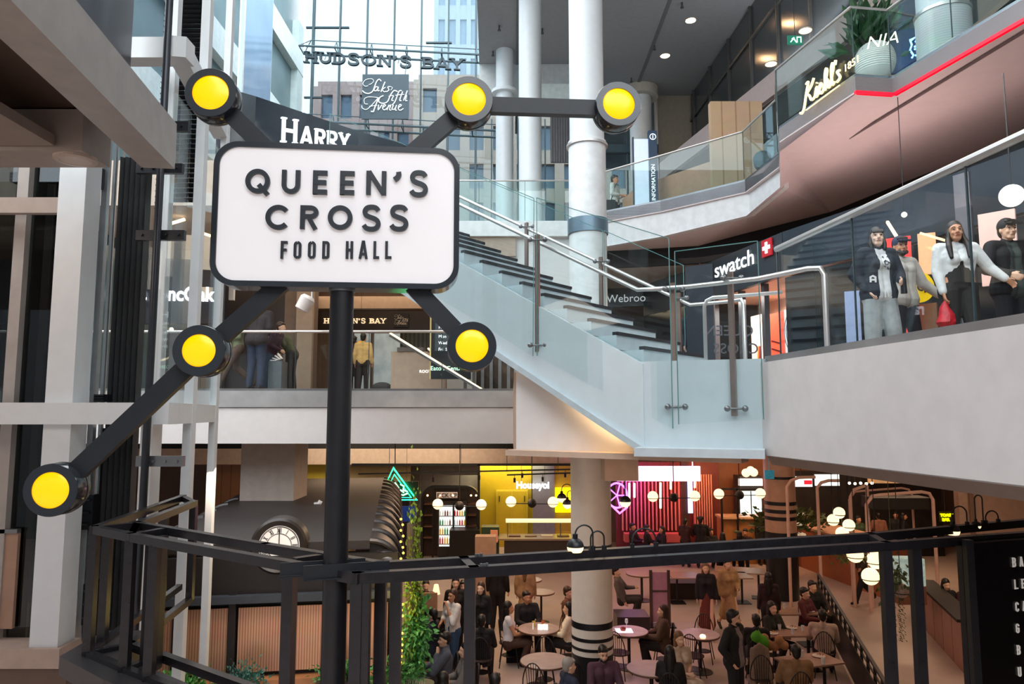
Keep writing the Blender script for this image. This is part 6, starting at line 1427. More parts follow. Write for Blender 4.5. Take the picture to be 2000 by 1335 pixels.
b = M(); q = PY(1092, 962, 28.5); b.mm((q.x-.15, 28.5, q.z-.75), (q.x+.55, 28.56, q.z+.2)); single('lit_menu_panel', b, mat('f0d400', .4, emit=1.6, ecol='ffe400'), 'bright yellow lit menu panel by the big white column', 'panel')
# black shop frame and lighting track
b = M()
for px in (936, 1119): b.mm((XY(px, 26)[0]-.04, 25.9, 0), (XY(px, 26)[0]+.04, 26.0, 3.42))
b.mm((XY(690, 26)[0], 25.9, 3.36), (XY(1122, 26)[0], 26.0, 3.44)); struct('trim_50', b, BLK)
TR = thing('track_light', 'black lighting track with small spots across the yellow fruit bar front', 'track light', (-1.5, 25.6, 2.9))
b = M(); [b.cyl(PY(px_, 921, 25.6), V3((PY(px_, 921, 25.6).x, 25.6, 4.67 if px_ < 1000 else 4.83)), .01, 6) for px_ in (760, 900, 990, 1090)]; b.bar(PY(700, 925, 25.6), PY(1120, 916, 25.6), .05, .05); part('track', b, BLK, TR)
b = M(); b.bar(PY(990, 927, 25.4), PY(1118, 923, 25.4), .05, .05); part('track', b, BLK, TR)
for px, py in ((846, 932), (936, 928), (1005, 933), (1020, 924), (1060, 931), (1104, 923)):
    q = PY(px, py, 25.4); b = M(); b.cyl(q, q-V3((0, -.02, .15)), .04, 10); b.cyl(q+V3((0, 0, .1)), q, .01, 6); part('spot', b, BLK, TR)
# arched pick-up niche with fridge
AX0, AX1 = XY(827, 26.6)[0], XY(934, 26.6)[0]; AT = EYE-(948-808)/F*26.6
t = thing('pickup_cabinet', 'black arched glass pick-up cabinet with round corners and shelves', 'cabinet', ((AX0+AX1)/2, 26.6, 0))
def arch(x0, x1, z0, z1, r): return [(x0, z0)]+[(x0+r-r*math.cos(math.radians(a)), z1-r+r*math.sin(math.radians(a))) for a in range(0, 91, 15)]+[(x1-r+r*math.sin(math.radians(a)), z1-r+r*math.cos(math.radians(a))) for a in range(0, 91, 15)]+[(x1, z0)]
b = M(); b.ribbon(arch(AX0, AX1, 0, AT, .4), .08, .3, V3((1, 0, 0)), V3((0, 0, 1)), V3((0, -1, 0)), V3((0, 26.9, 0))); part('arch_frame', b, BLK, t)
for px in (848, 912): b = M(); b.mm((XY(px, 26.6)[0]-.03, 26.62, 0), (XY(px, 26.6)[0]+.03, 26.7, AT-.02)); part('upright', b, BLK, t)
b = M(); b.prism([(x, 27.1, z) for x, z in arch(AX0, AX1, 0, AT-.02, .4)], (0, .1, 0)); part('back_panel', b, mat('4a3a32', .4), t)
for z in (.7, 1.1, 1.5, 1.9): b = M(); b.mm((AX0+.05, 26.65, z), (XY(848, 26.6)[0], 27.05, z+.04)); b.mm((XY(912, 26.6)[0], 26.65, z), (AX1-.05, 27.05, z+.04)); part('shelf', b, mat('6a4a38', .4), t)
q = PY(872, 966, 26.58); b = M(); b.mm((q.x-.37, 26.58, q.z-.11), (q.x+.40, 26.64, q.z+.1)); pb2 = part('sign_panel', b, mat('b8a89c', .5, emit=.25), t)
textpart('lettering', 'PICK UP', (q.x+.02, 26.57, q.z-.08), (1, 0, 0), (0, 0, 1), .2, mat('2a2220', .5), t, align='CENTER', bold=.004)
for px in (835, 860, 885, 920, 930): 
    q = PY(px, 967, 26.55); b = M(); b.ball(q, .035, 8, 6); part('bulb', b, mat('ffd9a0', .4, emit=7, ecol='ffc080', noise=0), t)
F0, F1 = XY(857, 26.5)[0], XY(913, 26.5)[0]
t = thing('drinks_fridge', 'lit drinks fridge with two glass doors full of bottles', 'fridge', ((F0+F1)/2, 26.5, 0))
b = M(); b.mm((F0, 26.5, .1), (F1, 26.98, 2.05)); part('body', b, mat('2c2724', .4), t)
b = M(); b.mm((F0+.06, 26.46, .45), (F1-.06, 26.5, 1.9)); part('lit_interior', b, mat('d8dfe0', .4, emit=.9), t)
b = M(); b.mm(((F0+F1)/2+.02, 26.36, .3), ((F0+F1)/2+.08, 26.5, 2.0)); part('mullion', b, BLK, t)
rr = random.Random(9)
for row in range(4):
    z = .55+row*.33; b = M(); b.mm((F0+.06, 26.38, z-.02), (F1-.06, 26.48, z)); part('shelf', b, mat('8a8f90', .4), t)
    for k in range(11):
        x = F0+.1+k*.088
        if abs(x-(F0+F1)/2-.05) < .05: continue
        b = M(); h_ = .2 if row > 1 else .24; b.lathe([(.027, 0), (.027, h_*.7), (.012, h_*.85), (.012, h_)], (x, 26.42, z), 8)
        part('bottle', b, mat(['c22a30', 'e8b020', '3a8a50', 'e8ece8', '7a3a28', 'dfe6ea'][(k+row*2)//2 % 6], .4, emit=.25), t)
# fruit bar counter with sneeze guard
x0, x1 = XY(985, 24.5)[0], XY(1122, 24.5)[0]
t = thing('food_counter', 'long food counter with lit glass sneeze guard in front of the yellow wall', 'counter', ((x0+x1)/2, 24.5, 0))
b = M(); b.mm((x0, 24.5, 0), (x1, 25.4, 1.0)); part('body', b, mat('3a3330', .4), t); b = M(); b.mm((x0-.4, 24.45, 1.0), (x1, 25.45, 1.06)); part('worktop', b, mat('a08e7c', .3), t)
b = M(); b.mm((x0+.05, 24.7, 1.55), (x1, 25.1, 1.63)); part('canopy', b, mat('c9c9a0', .4, emit=.9, ecol='e8e8b0'), t)
b = M(); b.mm((x0+.05, 24.68, 1.25), (x1, 24.7, 1.55)); part('glass_guard', b, GLASS, t)
for k in range(4):
    b = M(); b.mm((x0+.15+k*.55, 24.8, 1.06), (x0+.55+k*.55, 25.1, 1.10)); part('food_pan', b, mat(['6a3a2a', '8a6a50', 'd8c8b8', '7a5a3a'][k], .5), t)
for x in (x0+.1, x1-.5): b = M(); b.mm((x, 24.75, 1.06), (x+.03, 24.78, 1.6)); part('support', b, STEELD, t)
bw(941, 975, 25.0, 0, 1.35, mat('2f4a34', .4), 'green_screen', 'slanting dark green screen beside the food counter', 'screen', .6)
b = M(); q = PY(965, 1062, 24.2); b.mm((q.x-.12, 24.2, 1.05), (q.x+.12, 24.24, 1.38)); b.mm((q.x-.12, 24.1, 1.0), (q.x+.12, 24.3, 1.05)); single('till_screen', b, mat('c98058', .5, emit=.3), 'small orange till screen at the left end of the food counter', 'till')
bw(880, 938, 25.6, 0, 1.15, mat('120e0e', .4), 'black_counter', 'black counter block in front of the drinks fridge', 'counter', .8)
bw(700, 800, 26.0, 0, 2.6, mat('151013', .4), 'dark_partition', 'dark partition behind the leaf column', 'partition', .3)
# green neon triangle
t = thing('neon_triangle', 'green neon triangle sign with inner lines at the right of the kiosk roof', 'neon sign', PY(785, 950, 20.5))
NG = mat('3dffa0', .3, emit=6, ecol='18f080', noise=0); Yn = 20.5; nq = lambda x, y: PY(330+x/2.811, 860+y/2.811, Yn)
b = M(); b.tube([nq(1232, 150), nq(1360, 325), nq(1150, 325)], .035, 8, closed=True); b.tube([nq(1237, 185), nq(1330, 312), nq(1180, 312)], .022, 8, closed=True); part('outer_tube', b, NG, t)
b = M(); 
for pl in ([(1270, 240), (1290, 250), (1285, 270), (1310, 280)], [(1262, 290), (1285, 300), (1312, 288)], [(1270, 270), (1290, 285)], [(1240, 230), (1262, 262)]): b.tube([nq(*p) for p in pl], .018, 6)
part('inner_tube', b, mat('d6ffe8', .3, emit=6, ecol='90ffc0', noise=0), t)
b = M(); b.mm((nq(1200, 0).x, Yn+.1, EYE-2.3), (nq(1370, 0).x, Yn+.15, EYE-1.9)); b.tube([nq(1240, 150)+V3((0, .05, 0)), V3((nq(1240, 0).x, Yn+.05, 4.66))], .015, 6); part('mount', b, BLK, t)
b = M(); q = PY(793, 998, 22); b.mm((q.x-.3, 22, q.z-.3), (q.x+.3, 22.05, q.z+.15));  single('blue_screen', b, mat('1c2f6a', .3, emit=.5, noise=.5), 'small dark blue menu screen below the green neon triangle', 'screen'); cord(bpy.data.objects['blue_screen'], (q.x, 22.02, q.z+.1), 4.67)

# pink lit slat wall and sign
SY = 27.2
bw(1200, 1400, SY+.2, 0, 3.4, mat('6a2a24', .5), 'wall_far'); bw(1398, 1700, SY+.6, 0, 4.6, mat('8c5a3c', .5), 'wall_far')
b = M(); b.mm((XY(1203, 24.8)[0], 24.8, 2.92), (XY(1365, 24.8)[0], 24.95, 3.42)); [b.cyl((XY(px_, 24.9)[0], 24.9, 3.4), (XY(px_, 24.9)[0], 24.9, 4.83), .015, 6) for px_ in (1220, 1350)]; single('pink_lightbox', b, mat('ffe6f6', .4, emit=1.8, ecol='ffd0ee', noise=.2, scale=3), 'long overexposed pink-white lightbox above the slat wall', 'lightbox')
sl0, sl1 = XY(1213, SY)[0], XY(1322, SY)[0]
t = thing('slat_wall', 'wall of upright timber slats glowing purple to red to orange', 'slat wall', ((sl0+sl1)/2, SY, 0))
for i in range(16):
    x = sl0+(sl1-sl0)*i/15; b = M(); b.mm((x-.022, SY-.06, .9), (x+.022, SY+.1, 2.75)); part('slat', b, mat('c98a70', .5), t)
for i in range(8):
    x = XY(1352, SY)[0]+i*.09; b = M(); b.mm((x-.022, SY-.06, .9), (x+.022, SY+.1, 2.95)); part('slat', b, mat('c98a70', .5), t)
pl_ = area('purple_wall_wash', (XY(1230, 26)[0], 26.3, 2.85), (.7, .15), 26, (.55, .05, 1), (math.radians(48), 0, 0))
b = M(); b.mm((XY(1328, 26)[0], 26, 0), (XY(1342, 26)[0], 26.2, 4.6)); struct('trim_51', b, mat('5a3424', .5))
b = M(); b.mm((XY(1340, 25.9)[0], 25.9, 1.7), (XY(1349, 25.9)[0], 25.96, 3.0)); single('blue_tube_light', b, mat('b8ccff', .4, emit=1.4), 'pale blue upright light panel between the slat walls', 'light')
b = M(); b.mm((sl0, SY-.5, .55), (XY(1332, SY)[0], SY-.1, .85)); single('wall_bench', b, mat('c46a58', .5), 'pink lit bench along the foot of the slat wall', 'bench')
for k, (px, y0, y1) in enumerate(((1229, 943, 972), (1239, 943, 971), (1290, 942, 992), (1310, 940, 955), (1357, 931, 952))):
    a = PY(px, y0, 25.2); c = PY(px, y1, 25.2); b = M(); b.cyl(a, c, .035, 10)
    t = single('tube_light', b, mat('ffe6c0', .4, emit=4, ecol='ffdca8', noise=0), 'upright warm white tube light before the glowing slats, %s' % ['leftmost', 'second from left', 'the longest one', 'the short one right of the longest', 'the one furthest right'][k], 'light', smooth=True); cord(t, a, 4.83)
t = thing('neon_sign', 'round violet neon sign left of the slat wall beside the white column', 'neon sign', PY(1206, 975, 24))
b = M(); q = PY(1205, 967, 24); 
b.tube([q+V3((.33*math.cos(a*PI/12), 0, .40*math.sin(a*PI/12))) for a in range(24)], .03, 6, closed=True)
for a in range(5): b.tube([q, q+V3((.3*math.cos(a*1.25), 0, .36*math.sin(a*1.25)))], .02, 6)
part('tube', b, mat('c8a0ff', .3, emit=5, ecol='b050ff', noise=0), t)
b = M(); b.cyl(q+V3((0, .03, .3)), (q.x, 24.03, 4.83), .012, 6); part('hanger', b, BLK, t)
b = M(); q = PY(1210, 990, 24); b.tube([q+V3((-.2, 0, 0)), q+V3((0, 0, -.2)), q+V3((.25, 0, 0)), q+V3((.1, 0, .15))], .035, 6); part('lower_tube', b, mat('ff9af0', .3, emit=5, ecol='ff50d8', noise=0), t)
# orange bar: counter, display fridge, frame
bx0, bx1 = XY(1405, 25.6)[0], XY(1490, 25.6)[0]
t = thing('orange_bar', 'amber lit curved bar counter with dark frame at the back of the hall', 'bar counter', ((bx0+bx1)/2, 25.6, 0))
b = M(); b.mm((bx0, 25.6, .0), (bx1, 26.3, 1.55)); part('counter', b, mat('b07848', .45), t); b = M(); b.mm((bx0-.05, 25.5, 1.55), (bx1+.05, 26.35, 1.62)); part('worktop', b, mat('d0a880', .35), t)
for px in (1404, 1434): b = M(); x = XY(px, 25.55)[0]; b.mm((x-.03, 25.5, .6), (x+.03, 25.56, 2.6)); part('post', b, BLK, t)
b = M(); b.mm((bx0, 25.5, 2.55), (bx1, 25.56, 2.62)); part('rail', b, BLK, t)
fx = XY(1438, 26.6)[0]; t = thing('display_fridge', 'white lit glass display fridge behind the amber bar', 'fridge', (fx+.4, 26.6, 0))
b = M(); b.mm((fx, 26.6, 0), (fx+.85, 27.2, 2.95)); part('body', b, mat('2e2a26', .4), t); b = M(); b.mm((fx+.04, 26.56, 1.55), (fx+.81, 26.6, 2.4)); part('lit_interior', b, mat('cfe4e0', .4, emit=1.3, noise=.15, scale=6), t); b = M(); b.mm((fx, 26.5, 2.6), (fx+.85, 26.6, 2.85)); part('header', b, mat('f2f4f0', .4, emit=1.6), t)
b = M(); b.mm((fx+.41, 26.52, 1.5), (fx+.44, 26.56, 2.4)); part('mullion', b, BLK, t)
# menu screens above the back bar
for k, (px0, px1, py0, py1) in enumerate(((1545, 1586, 930, 950), (1592, 1640, 926, 948))):
    a, c = PY(px0, py1, 25), PY(px1, py0, 25); t = thing('menu_screen', ['left white lit menu screen with red block over the back bar', 'right white lit menu screen over the back bar'][k], 'screen', (a.x, 25, a.z))
    b = M(); b.mm((a.x, 25, a.z), (c.x, 25.06, c.z)); part('display', b, mat('d8eaea', .4, emit=1.2), t)
    b = M(); b.mm((a.x-.02, 25.02, a.z-.02), (c.x+.02, 25.1, c.z+.02)); b.cyl(((a.x+c.x)/2, 25.06, c.z), ((a.x+c.x)/2, 25.06, 4.83), .02, 6); part('housing', b, BLK, t)
    if k == 0: b = M(); b.mm((a.x+.45, 24.98, a.z+.08), (a.x+.72, 25, a.z+.22)); part('red_block', b, mat('e02030', .4, emit=1), t)
p = PY(1503, 925, 20.3); b = M(); b.mm((p.x-.13, 20.3, p.z-.14), (p.x+.13, 20.36, p.z+.10)); b.cyl((p.x, 20.33, p.z+.1), (p.x, 20.33, 4.8), .01, 6); single('hall_exit_sign', b, mat('1f5a68', .4, emit=.8, noise=.6, scale=20), 'small blue-green lit sign hanging before the dark-ringed column', 'sign')
bw(1545, 1830, 27, 0, 3.1, mat('1c1412', .5, noise=.5, scale=2), 'wall_far')
for k in range(3):
    bw(1542+k*4, 1565, 23.6, 1.3+k*.32, 1.36+k*.32, mat('c9b090', .4, emit=.6), 'lit_shelf', ['lowest', 'middle', 'topmost'][k]+' lit shelf of the back bar beside the dark-ringed column', 'shelf', .3)
bw(1690, 1760, 26.4, 2.7, 3.25, mat('c09468', .4, emit=.45, noise=.4, scale=4), 'lit_fascia', 'amber lit fascia behind the white arches', 'fascia')
b = M(); p = PY(1847, 1008, 22); t = thing('yellow_neon_sign', 'yellow lit sign on the far right behind the arches', 'neon sign', p)
b.mm((p.x-.18, 22, p.z-.16), (p.x+.17, 22.03, p.z+.14)); part('panel', b, mat('3a3400', .4), t); b = M(); b.cyl((p.x, 22.01, p.z+.1), (p.x, 22.01, 4.83), .01, 6); part('hanger', b, BLK, t); textpart('lettering', 'TOAST', (p.x-.17, 21.98, p.z+.0), (1, 0, 0), (0, 0, 1), .12, mat('f2f020', .4, emit=4, ecol='f0f000', noise=0), t, bold=.004); textpart('lettering', 'BAR', (p.x-.12, 21.98, p.z-.13), (1, 0, 0), (0, 0, 1), .12, mat('f2f020', .4, emit=4, ecol='f0f000', noise=0), t, bold=.004)
b = M(); x0 = XY(1862, 19)[0]; b.mm((x0, 19, 0), (x0+8, 19.2, 4.7)); struct('wall_right', b, mat('ab8a76', .5))
b = M(); b.mm((XY(1882, 18.9)[0], 18.86, 0), (XY(1890, 18.9)[0], 18.9, 4.7)); struct('trim_52', b, mat('7a5c4c', .5))
b = M(); b.mm((XY(1180, 12)[0], 12.0, 4.1), (XY(1245, 12)[0], 12.5, 4.8)); struct('trim_53', b, BEIGE)
# pale arches of the planted bar
AM = mat('d8b0a0', .4)
def arch_thing(pts, Y, label, Y2=None):
    P_ = [PY(px, py, Y) for px, py in pts]; P_[0].z = 0; P_[-1].z = 0 if pts[-1][1] > 1030 else P_[-1].z
    t = thing('garden_arch', label, 'arch', (P_[0].x, Y, 0), 'pale tubular arches of the planted bar'); b = M(); b.tube(P_, .045, 8); part('tube', b, AM, t, smooth=True)
    if Y2: b = M(); b.tube([p+V3((0, Y2, 0)) for p in P_], .03, 8); part('tube', b, AM, t, smooth=True)
arch_thing([(1540, 1045), (1537, 950), (1545, 938), (1560, 932), (1592, 931)], 20, 'pale tubular arch nearest the dark-ringed column')
arch_thing([(1600, 1042), (1596, 952), (1604, 942), (1618, 938), (1640, 938)], 20, 'pale tubular arch, second from the dark-ringed column')
arch_thing([(1664, 1042), (1661, 970), (1668, 956), (1690, 948), (1693, 948), (1698, 1045)], 20, 'narrow pale arch just right of the hanging globe lamps')
arch_thing([(1694, 1045), (1692, 985), (1704, 968), (1720, 966), (1800, 960), (1815, 963), (1822, 975), (1826, 1040)], 19.5, 'widest pale tubular arch with angled corners before the dark bar', 1.0)
b = M(); b.mm((XY(1698, 19.6)[0], 19.6, 2.65), (XY(1812, 19.6)[0], 20.3, 2.95)); single('arch_canopy', b, mat('1e160f', .6), 'dark canopy slab inside the widest pale arch', 'canopy')

# ================================================================== LAMPS
def globes(pL, pR, Y, label):
    a, c = PY(*pL, Y), PY(*pR, Y); m_ = (a+c)/2; t = thing('globe_lamp', label, 'lamp', m_)
    for q in (a, c): b = M(); b.ball(q, .115, 20, 12); g = part('globe', b, GLOBE, t, smooth=True); b = M(); b.lathe([(.118, -.006), (.122, 0), (.118, .006)], q-V3((0, 0, .04)), 20); part('band', b, BLK, g)
    b = M(); b.bar(a-V3((0, 0, .04)), c-V3((0, 0, .04)), .018, .018); part('arm', b, BLK, t)
    b = M(); b.ball(m_-V3((0, 0, .03)), .10, 14, 10); b.cyl(m_, (m_.x, m_.y, 4.83 if m_.x > .07 else 4.67), .01, 6); part('hub', b, mat('181210', .5), t, smooth=True)
globes((855, 984), (940, 985), 16, 'twin globe lamp in front of the pick-up cabinet')
globes((998, 979), (1080, 980), 16, 'twin globe lamp in front of the yellow fruit bar')
globes((1275, 969), (1357, 968), 16, 'twin globe lamp in front of the glowing slats')
globes((1404, 964), (1485, 963), 16.5, 'twin globe lamp in front of the amber bar')
def hangglobe(px, py, r, label, Y=11.0, em=GLOBE):
    q = PY(px, py, Y); t = thing('pendant_globe', label, 'lamp', q, 'hanging globe lamps'); b = M(); b.ball(q, r, 24, 14); part('globe', b, em, t, smooth=True)
    b = M(); b.lathe([(r*1.005, -.006), (r*1.02, 0), (r*1.005, .006)], q-V3((0, 0, r*.35)), 24); part('band', b, BLK, t); b = M(); b.cyl(q+V3((0, 0, r)), (q.x, q.y, 4.7), .006, 6); part('cord', b, BLK, t)
for px, py, r, lb_ in ((1639, 1001, .085, 'topmost hanging globe lamp of the bundle'), (1627, 1015, .085, 'hanging globe lamp furthest left in the bundle'), (1658, 1025, .088, 'hanging globe lamp furthest right of the upper bundle'), (1645, 1041, .095, 'hanging globe lamp just above the black frame rail'),
                       (1670, 1082, .12, 'hanging globe lamp showing below the black frame rail'), (1711, 1093, .13, 'hanging globe lamp cut by the second thick frame post'), (1700, 1125, .125, 'lowest lit hanging globe lamp, above the walking man\'s legs')): hangglobe(px, py, r, lb_)
hangglobe(1759, 1152, .11, 'unlit grey hanging globe between the two thick frame posts', 11, mat('b0988c', .3))
q = PY(1745, 1160, 11); b = leafcluster(260, q+V3((0, 0, .25)), .22, .2, .25, .08, -.3, 21)
for i in range(7):
    x = random.uniform(-.12, .12); 
    for k in range(26): p = q+V3((x+random.uniform(-.02, .02), random.uniform(-.03, .03), .1-k*.03)); b.add([p, p+V3((.03, 0, -.015)), p+V3((.04, .01, -.04))], [(0, 1, 2)])
b.cyl(q+V3((0, 0, .2)), (q.x, q.y, 4.84), .006, 5); single('trailing_plant', b, mat('4b5a34', .6, noise=.3), 'trailing hanging plant between the two thick frame posts', 'plant')
q = PY(1688, 1170, 11); b = leafcluster(200, PY(1690, 1080, 11.2)+V3((-.3, 0, .05)), .25, .2, .12, .08, -.2, 22); single('hanging_plant', b, mat('5a5a2c', .6, noise=.3), 'small hanging plant just left of the globes under the frame rail', 'plant')
def gooseneck(foot, top, end, r, Y, label):
    f, e = PY(*foot, Y), PY(*end, Y); tp_ = PY((foot[0]+end[0])/2, top, Y); t = thing('gooseneck_lamp', label, 'lamp', f, 'black gooseneck lamps')
    rr_ = abs(f.x-e.x)/2; pts = [V3((f.x, Y, f.z)), V3((f.x, Y, tp_.z-rr_))]+[V3(((f.x+e.x)/2+(f.x-e.x)/2*math.cos(a*PI/10), Y, tp_.z-rr_+rr_*math.sin(a*PI/10))) for a in range(1, 10)]+[V3((e.x, Y, tp_.z-rr_)), V3((e.x, Y, e.z+r))]
    b = M(); b.tube(pts, .016, 8); part('neck', b, BLK, t, smooth=True)
    b = M(); b.ball(e, r, 22, 8, a0=PI/2, a1=PI); b.cyl(e+V3((0, 0, r*.9)), e+V3((0, 0, r*1.4)), r*.3, 12); part('shade', b, BLK, t, smooth=True)
    b = M(); b.ball(e, r*.96, 22, 8, a0=0, a1=PI/2); part('bulb', b, GLOBE, t, smooth=True)
    b = M(); b.cyl(f-V3((0, 0, .03)), f+V3((0, 0, .05)), .045, 12); part('base', b, BLK, t)
    return t
gooseneck((1118, 1000), 945, (1097, 972), .17, 25.75, 'gooseneck lamp over the yellow menu panel, left of a pair by the column')
gooseneck((1120, 1010), 958, (1108, 984), .17, 25.6, 'gooseneck lamp over the yellow menu panel, lower one of a pair by the column')
q = PY(1221, 979, 12.4); t = thing('pendant_lamp', 'black domed pendant lamp right of the big column against the violet neon', 'lamp', q)
b = M(); b.ball(q, .10, 22, 8, a0=PI/2, a1=PI); part('shade', b, BLK, t, smooth=True); b = M(); b.ball(q, .096, 22, 8, a0=0, a1=PI/2); part('bulb', b, GLOBE, t, smooth=True); b = M(); b.cyl(q+V3((0, 0, .09)), (q.x, q.y, 4.12), .012, 8); part('rod', b, BLK, t)
FQ = fp(1700, 1040)
def frame_lamp(pf, pe, ytop, yend, r, label):
    """small gooseneck sign lamp standing on the inner rail of the black frame"""
    A_, B_ = (I5, FQ) if max(pf, pe) < 1700 else (FQ, I6)
    f = on(A_, B_, pf); g = on(A_, B_, pe); Y = f.y; e = V3((g.x, g.y, PY(pe, yend, g.y).z)); zt = PY(pf, ytop, Y).z
    t = thing('gooseneck_lamp', label, 'lamp', f, 'black gooseneck lamps on the frame'); rr_ = abs(f.x-e.x)/2; m_ = (f.x+e.x)/2
    pts = [V3((f.x, Y, ZF)), V3((f.x, Y, zt-rr_))]+[V3((m_+(f.x-m_)*math.cos(a*PI/10), Y+(e.y-Y)*a/10, zt-rr_+rr_*math.sin(a*PI/10))) for a in range(1, 10)]+[V3((e.x, e.y, zt-rr_)), V3((e.x, e.y, max(ZF+.005, e.z)))]
    b = M(); b.tube(pts, .0055, 8); part('neck', b, BLK, t, smooth=True); b = M(); b.cyl(f, f+V3((0, 0, .02)), .016, 12); part('base', b, BLK, t)
    if r: 
        b = M(); b.ball(e, r, 22, 8, a0=PI/2, a1=PI); b.cyl(e+V3((0, 0, r*.9)), e+V3((0, 0, r*1.45)), r*.3, 12); part('shade', b, BLK, t, smooth=True)
        b = M(); b.ball(e, r*.96, 22, 8, a0=PI*.28, a1=PI/2); part('bulb', b, GLOBE, t, smooth=True)
    else: b = M(); b.cyl(V3((e.x, e.y, ZF)), V3((e.x, e.y, ZF+.02)), .014, 12); part('base', b, BLK, t)
frame_lamp(1125, 1094, 1024, 1067, .054, 'gooseneck lamp with black dome on the frame rail, left of the big column')
frame_lamp(1145, 1121, 1036, 1070, 0, 'bare black gooseneck loop on the frame rail in front of the big column')
frame_lamp(1240, 1196, 1030, 1072, 0, 'bare black gooseneck loop on the frame rail, right of the big column')
frame_lamp(1860, 1832, 987, 1036, .050, 'gooseneck lamp with black dome on the frame rail, below the yellow neon')
frame_lamp(1892, 1877, 966, 1026, .036, 'slim gooseneck lamp on the frame rail against the beige wall')
frame_lamp(1922, 1897, 996, 1030, 0, 'bare black gooseneck loop on the frame rail against the beige wall')
frame_lamp(2008, 1982, 997, 1030, 0, 'bare black gooseneck loop on the frame rail at the right edge')
for k, (px, py) in enumerate(((1457, 923), (1472, 922), (1466, 918))):
    q = PY(px, py, 19+k*.3); b = M(); b.ball(q, .11, 16, 10); single('ceiling_globe', b, GLOBE, 'small glowing ceiling globe at the slab edge above the amber bar', 'lamp', 'ceiling globes above the amber bar', smooth=True)
for k in range(5):
    q = PY(1659+k*11, 943+(k % 2), 24); b = M(); b.ball(q, .045, 10, 6); cord(single('spark_light', b, mat('ffe6c0', .4, emit=8, noise=0), 'tiny bright light in the row over the back bar right of the menu screens', 'light', 'row of tiny lights over the back bar'), q, 4.83)
t = thing('kiosk_table_lamp', 'small cone lamp glowing cream behind the standing women', 'lamp', PY(852, 1150, 16)); q = PY(852, 1150, 16)
b = M(); b.lathe([(.085, -.1), (.045, .1)], q, 16); part('shade', b, mat('ffdca0', .5, emit=1.3), t); b = M(); b.cyl((q.x, q.y, .9), q, .012, 6); b.mm((q.x-.35, q.y-.25, 0), (q.x+.3, q.y+.25, .9)); part('stand', b, DARK, t)
b = M(); q = PY(838, 1170, 15.2); b.mm((q.x-.13, 15.2, q.z-.2), (q.x+.17, 15.24, q.z+.13)); b.cyl((q.x, 15.22, 0), (q.x, 15.22, q.z-.2), .02, 8); single('menu_board', b, mat('c08a68', .5), 'plain tan menu board on a stand right of the leaf column', 'board')

# ================================================================== TABLES, CHAIRS, SEATING
TT = mat('a8948c', .3, noise=.12, scale=5); TE = mat('6a4a38', .5)
def mk_table():
    t = thing('round_table', 'x', 'table', (0, 0, 0)); b = M(); b.lathe([(.40, .715), (.43, .72), (.43, .745), (.42, .75), (.01, .75)], n=40); part('table_top', b, TT, t, local=True)
    b = M(); b.lathe([(.432, .712), (.437, .72), (.437, .738), (.432, .744)], n=40); part('edge_band', b, TE, t, local=True)
    b = M(); b.cyl((0, 0, .02), (0, 0, .715), .035, 14); part('pedestal', b, BLK, t, local=True); b = M(); b.lathe([(.26, 0), (.26, .012), (.06, .035), (.01, .04)], n=28); part('base', b, BLK, t, local=True)
    return t
proto = mk_table(); TBL = []
for k, (px, py, lab, s) in enumerate(((1052, 1226, 'round pale table where a woman in white and one in cream sit with white cards', 1.0), (1065, 1289, 'empty round grey-topped table in the foreground of the hall, left of the big column', 1.05), (1057, 1155, 'empty round table behind the man in black, left of the big column', .78), (1036, 1131, 'small round table farthest back left of the column, by the tan-coated woman', .72),
    (1253, 1119, 'round table farthest right-back of the column, beside the lounging man', 1.0), (1228, 1231, 'round table right of the column with pink light and a wine glass', .92), (1367, 1237, 'round table with pink sheen and black wire chair behind it', .92), (1272, 1304, 'round table at the bottom beside the black-haired woman', 1.0), (1120, 1176, 'round table half hidden behind the big column on its left', .7))):
    q = PZ(px, py, .745); loc = (q.x, q.y, 0)
    if k == 0: o = proto; o.location = loc; o['label'] = lab; o['group'] = 'round pedestal tables'
    else: o = dup(proto, loc, .7*k, lab, 'round pedestal tables', None)
    o.scale = (s, s, 1); TBL.append(o)
def mk_chair():
    t = thing('wire_back_chair', 'x', 'chair', (0, 0, 0)); W_ = mat('1b1413', .4)
    b = M(); b.lathe([(.19, .44), (.21, .45), (.21, .47), (.19, .48), (.01, .48)], n=24); part('seat', b, mat('3a2a28', .5), t, local=True)
    for sx in (-1, 1):
        for sy in (-1, 1): b = M(); b.tube([(sx*.13, sy*.13, .45), (sx*.2, sy*.2, 0)], .011, 6); part('leg', b, W_, t, local=True)
    b = M(); hoop = [(.2*math.cos(a*PI/12), .17+.05*math.sin(a*PI/12), .52+.40*math.sin(a*PI/12)) for a in range(13)]; b.tube([(.18, .1, .46)]+hoop+[(-.18, .1, .46)], .011, 6); part('back_hoop', b, W_, t, local=True)
    for i in range(7):
        x = -.135+i*.045; zt = .52+.4*math.sqrt(max(0, 1-(x/.2)**2)); b = M(); b.tube([(x*.8, .17, .47), (x, .2, zt)], .006, 5); part('spindle', b, W_, t, local=True)
    b = M(); b.lathe([(.15, .2), (.155, .205), (.15, .21), (.145, .205)], n=20); part('stretcher', b, W_, t, local=True)
    return t
cproto = mk_chair(); used = [0]
def chair(x, y, deg, lab, grp='black wire-back cafe chairs'):
    if not used[0]: used[0] = 1; o = cproto; o.location = (x, y, 0); o.rotation_euler = (0, 0, math.radians(deg)); o['label'] = lab; o['group'] = grp; return o
    return dup(cproto, (x, y, 0), math.radians(deg), lab, grp)
def around(ti, ang, lab, d=.62):
    """chair at an angle about a table, facing it (0 = camera side)"""
    t = TBL[ti].location; a = math.radians(ang); x, y = t.x+math.sin(a)*d, t.y-math.cos(a)*d
    return chair(x, y, ang+180, lab), (x, y)
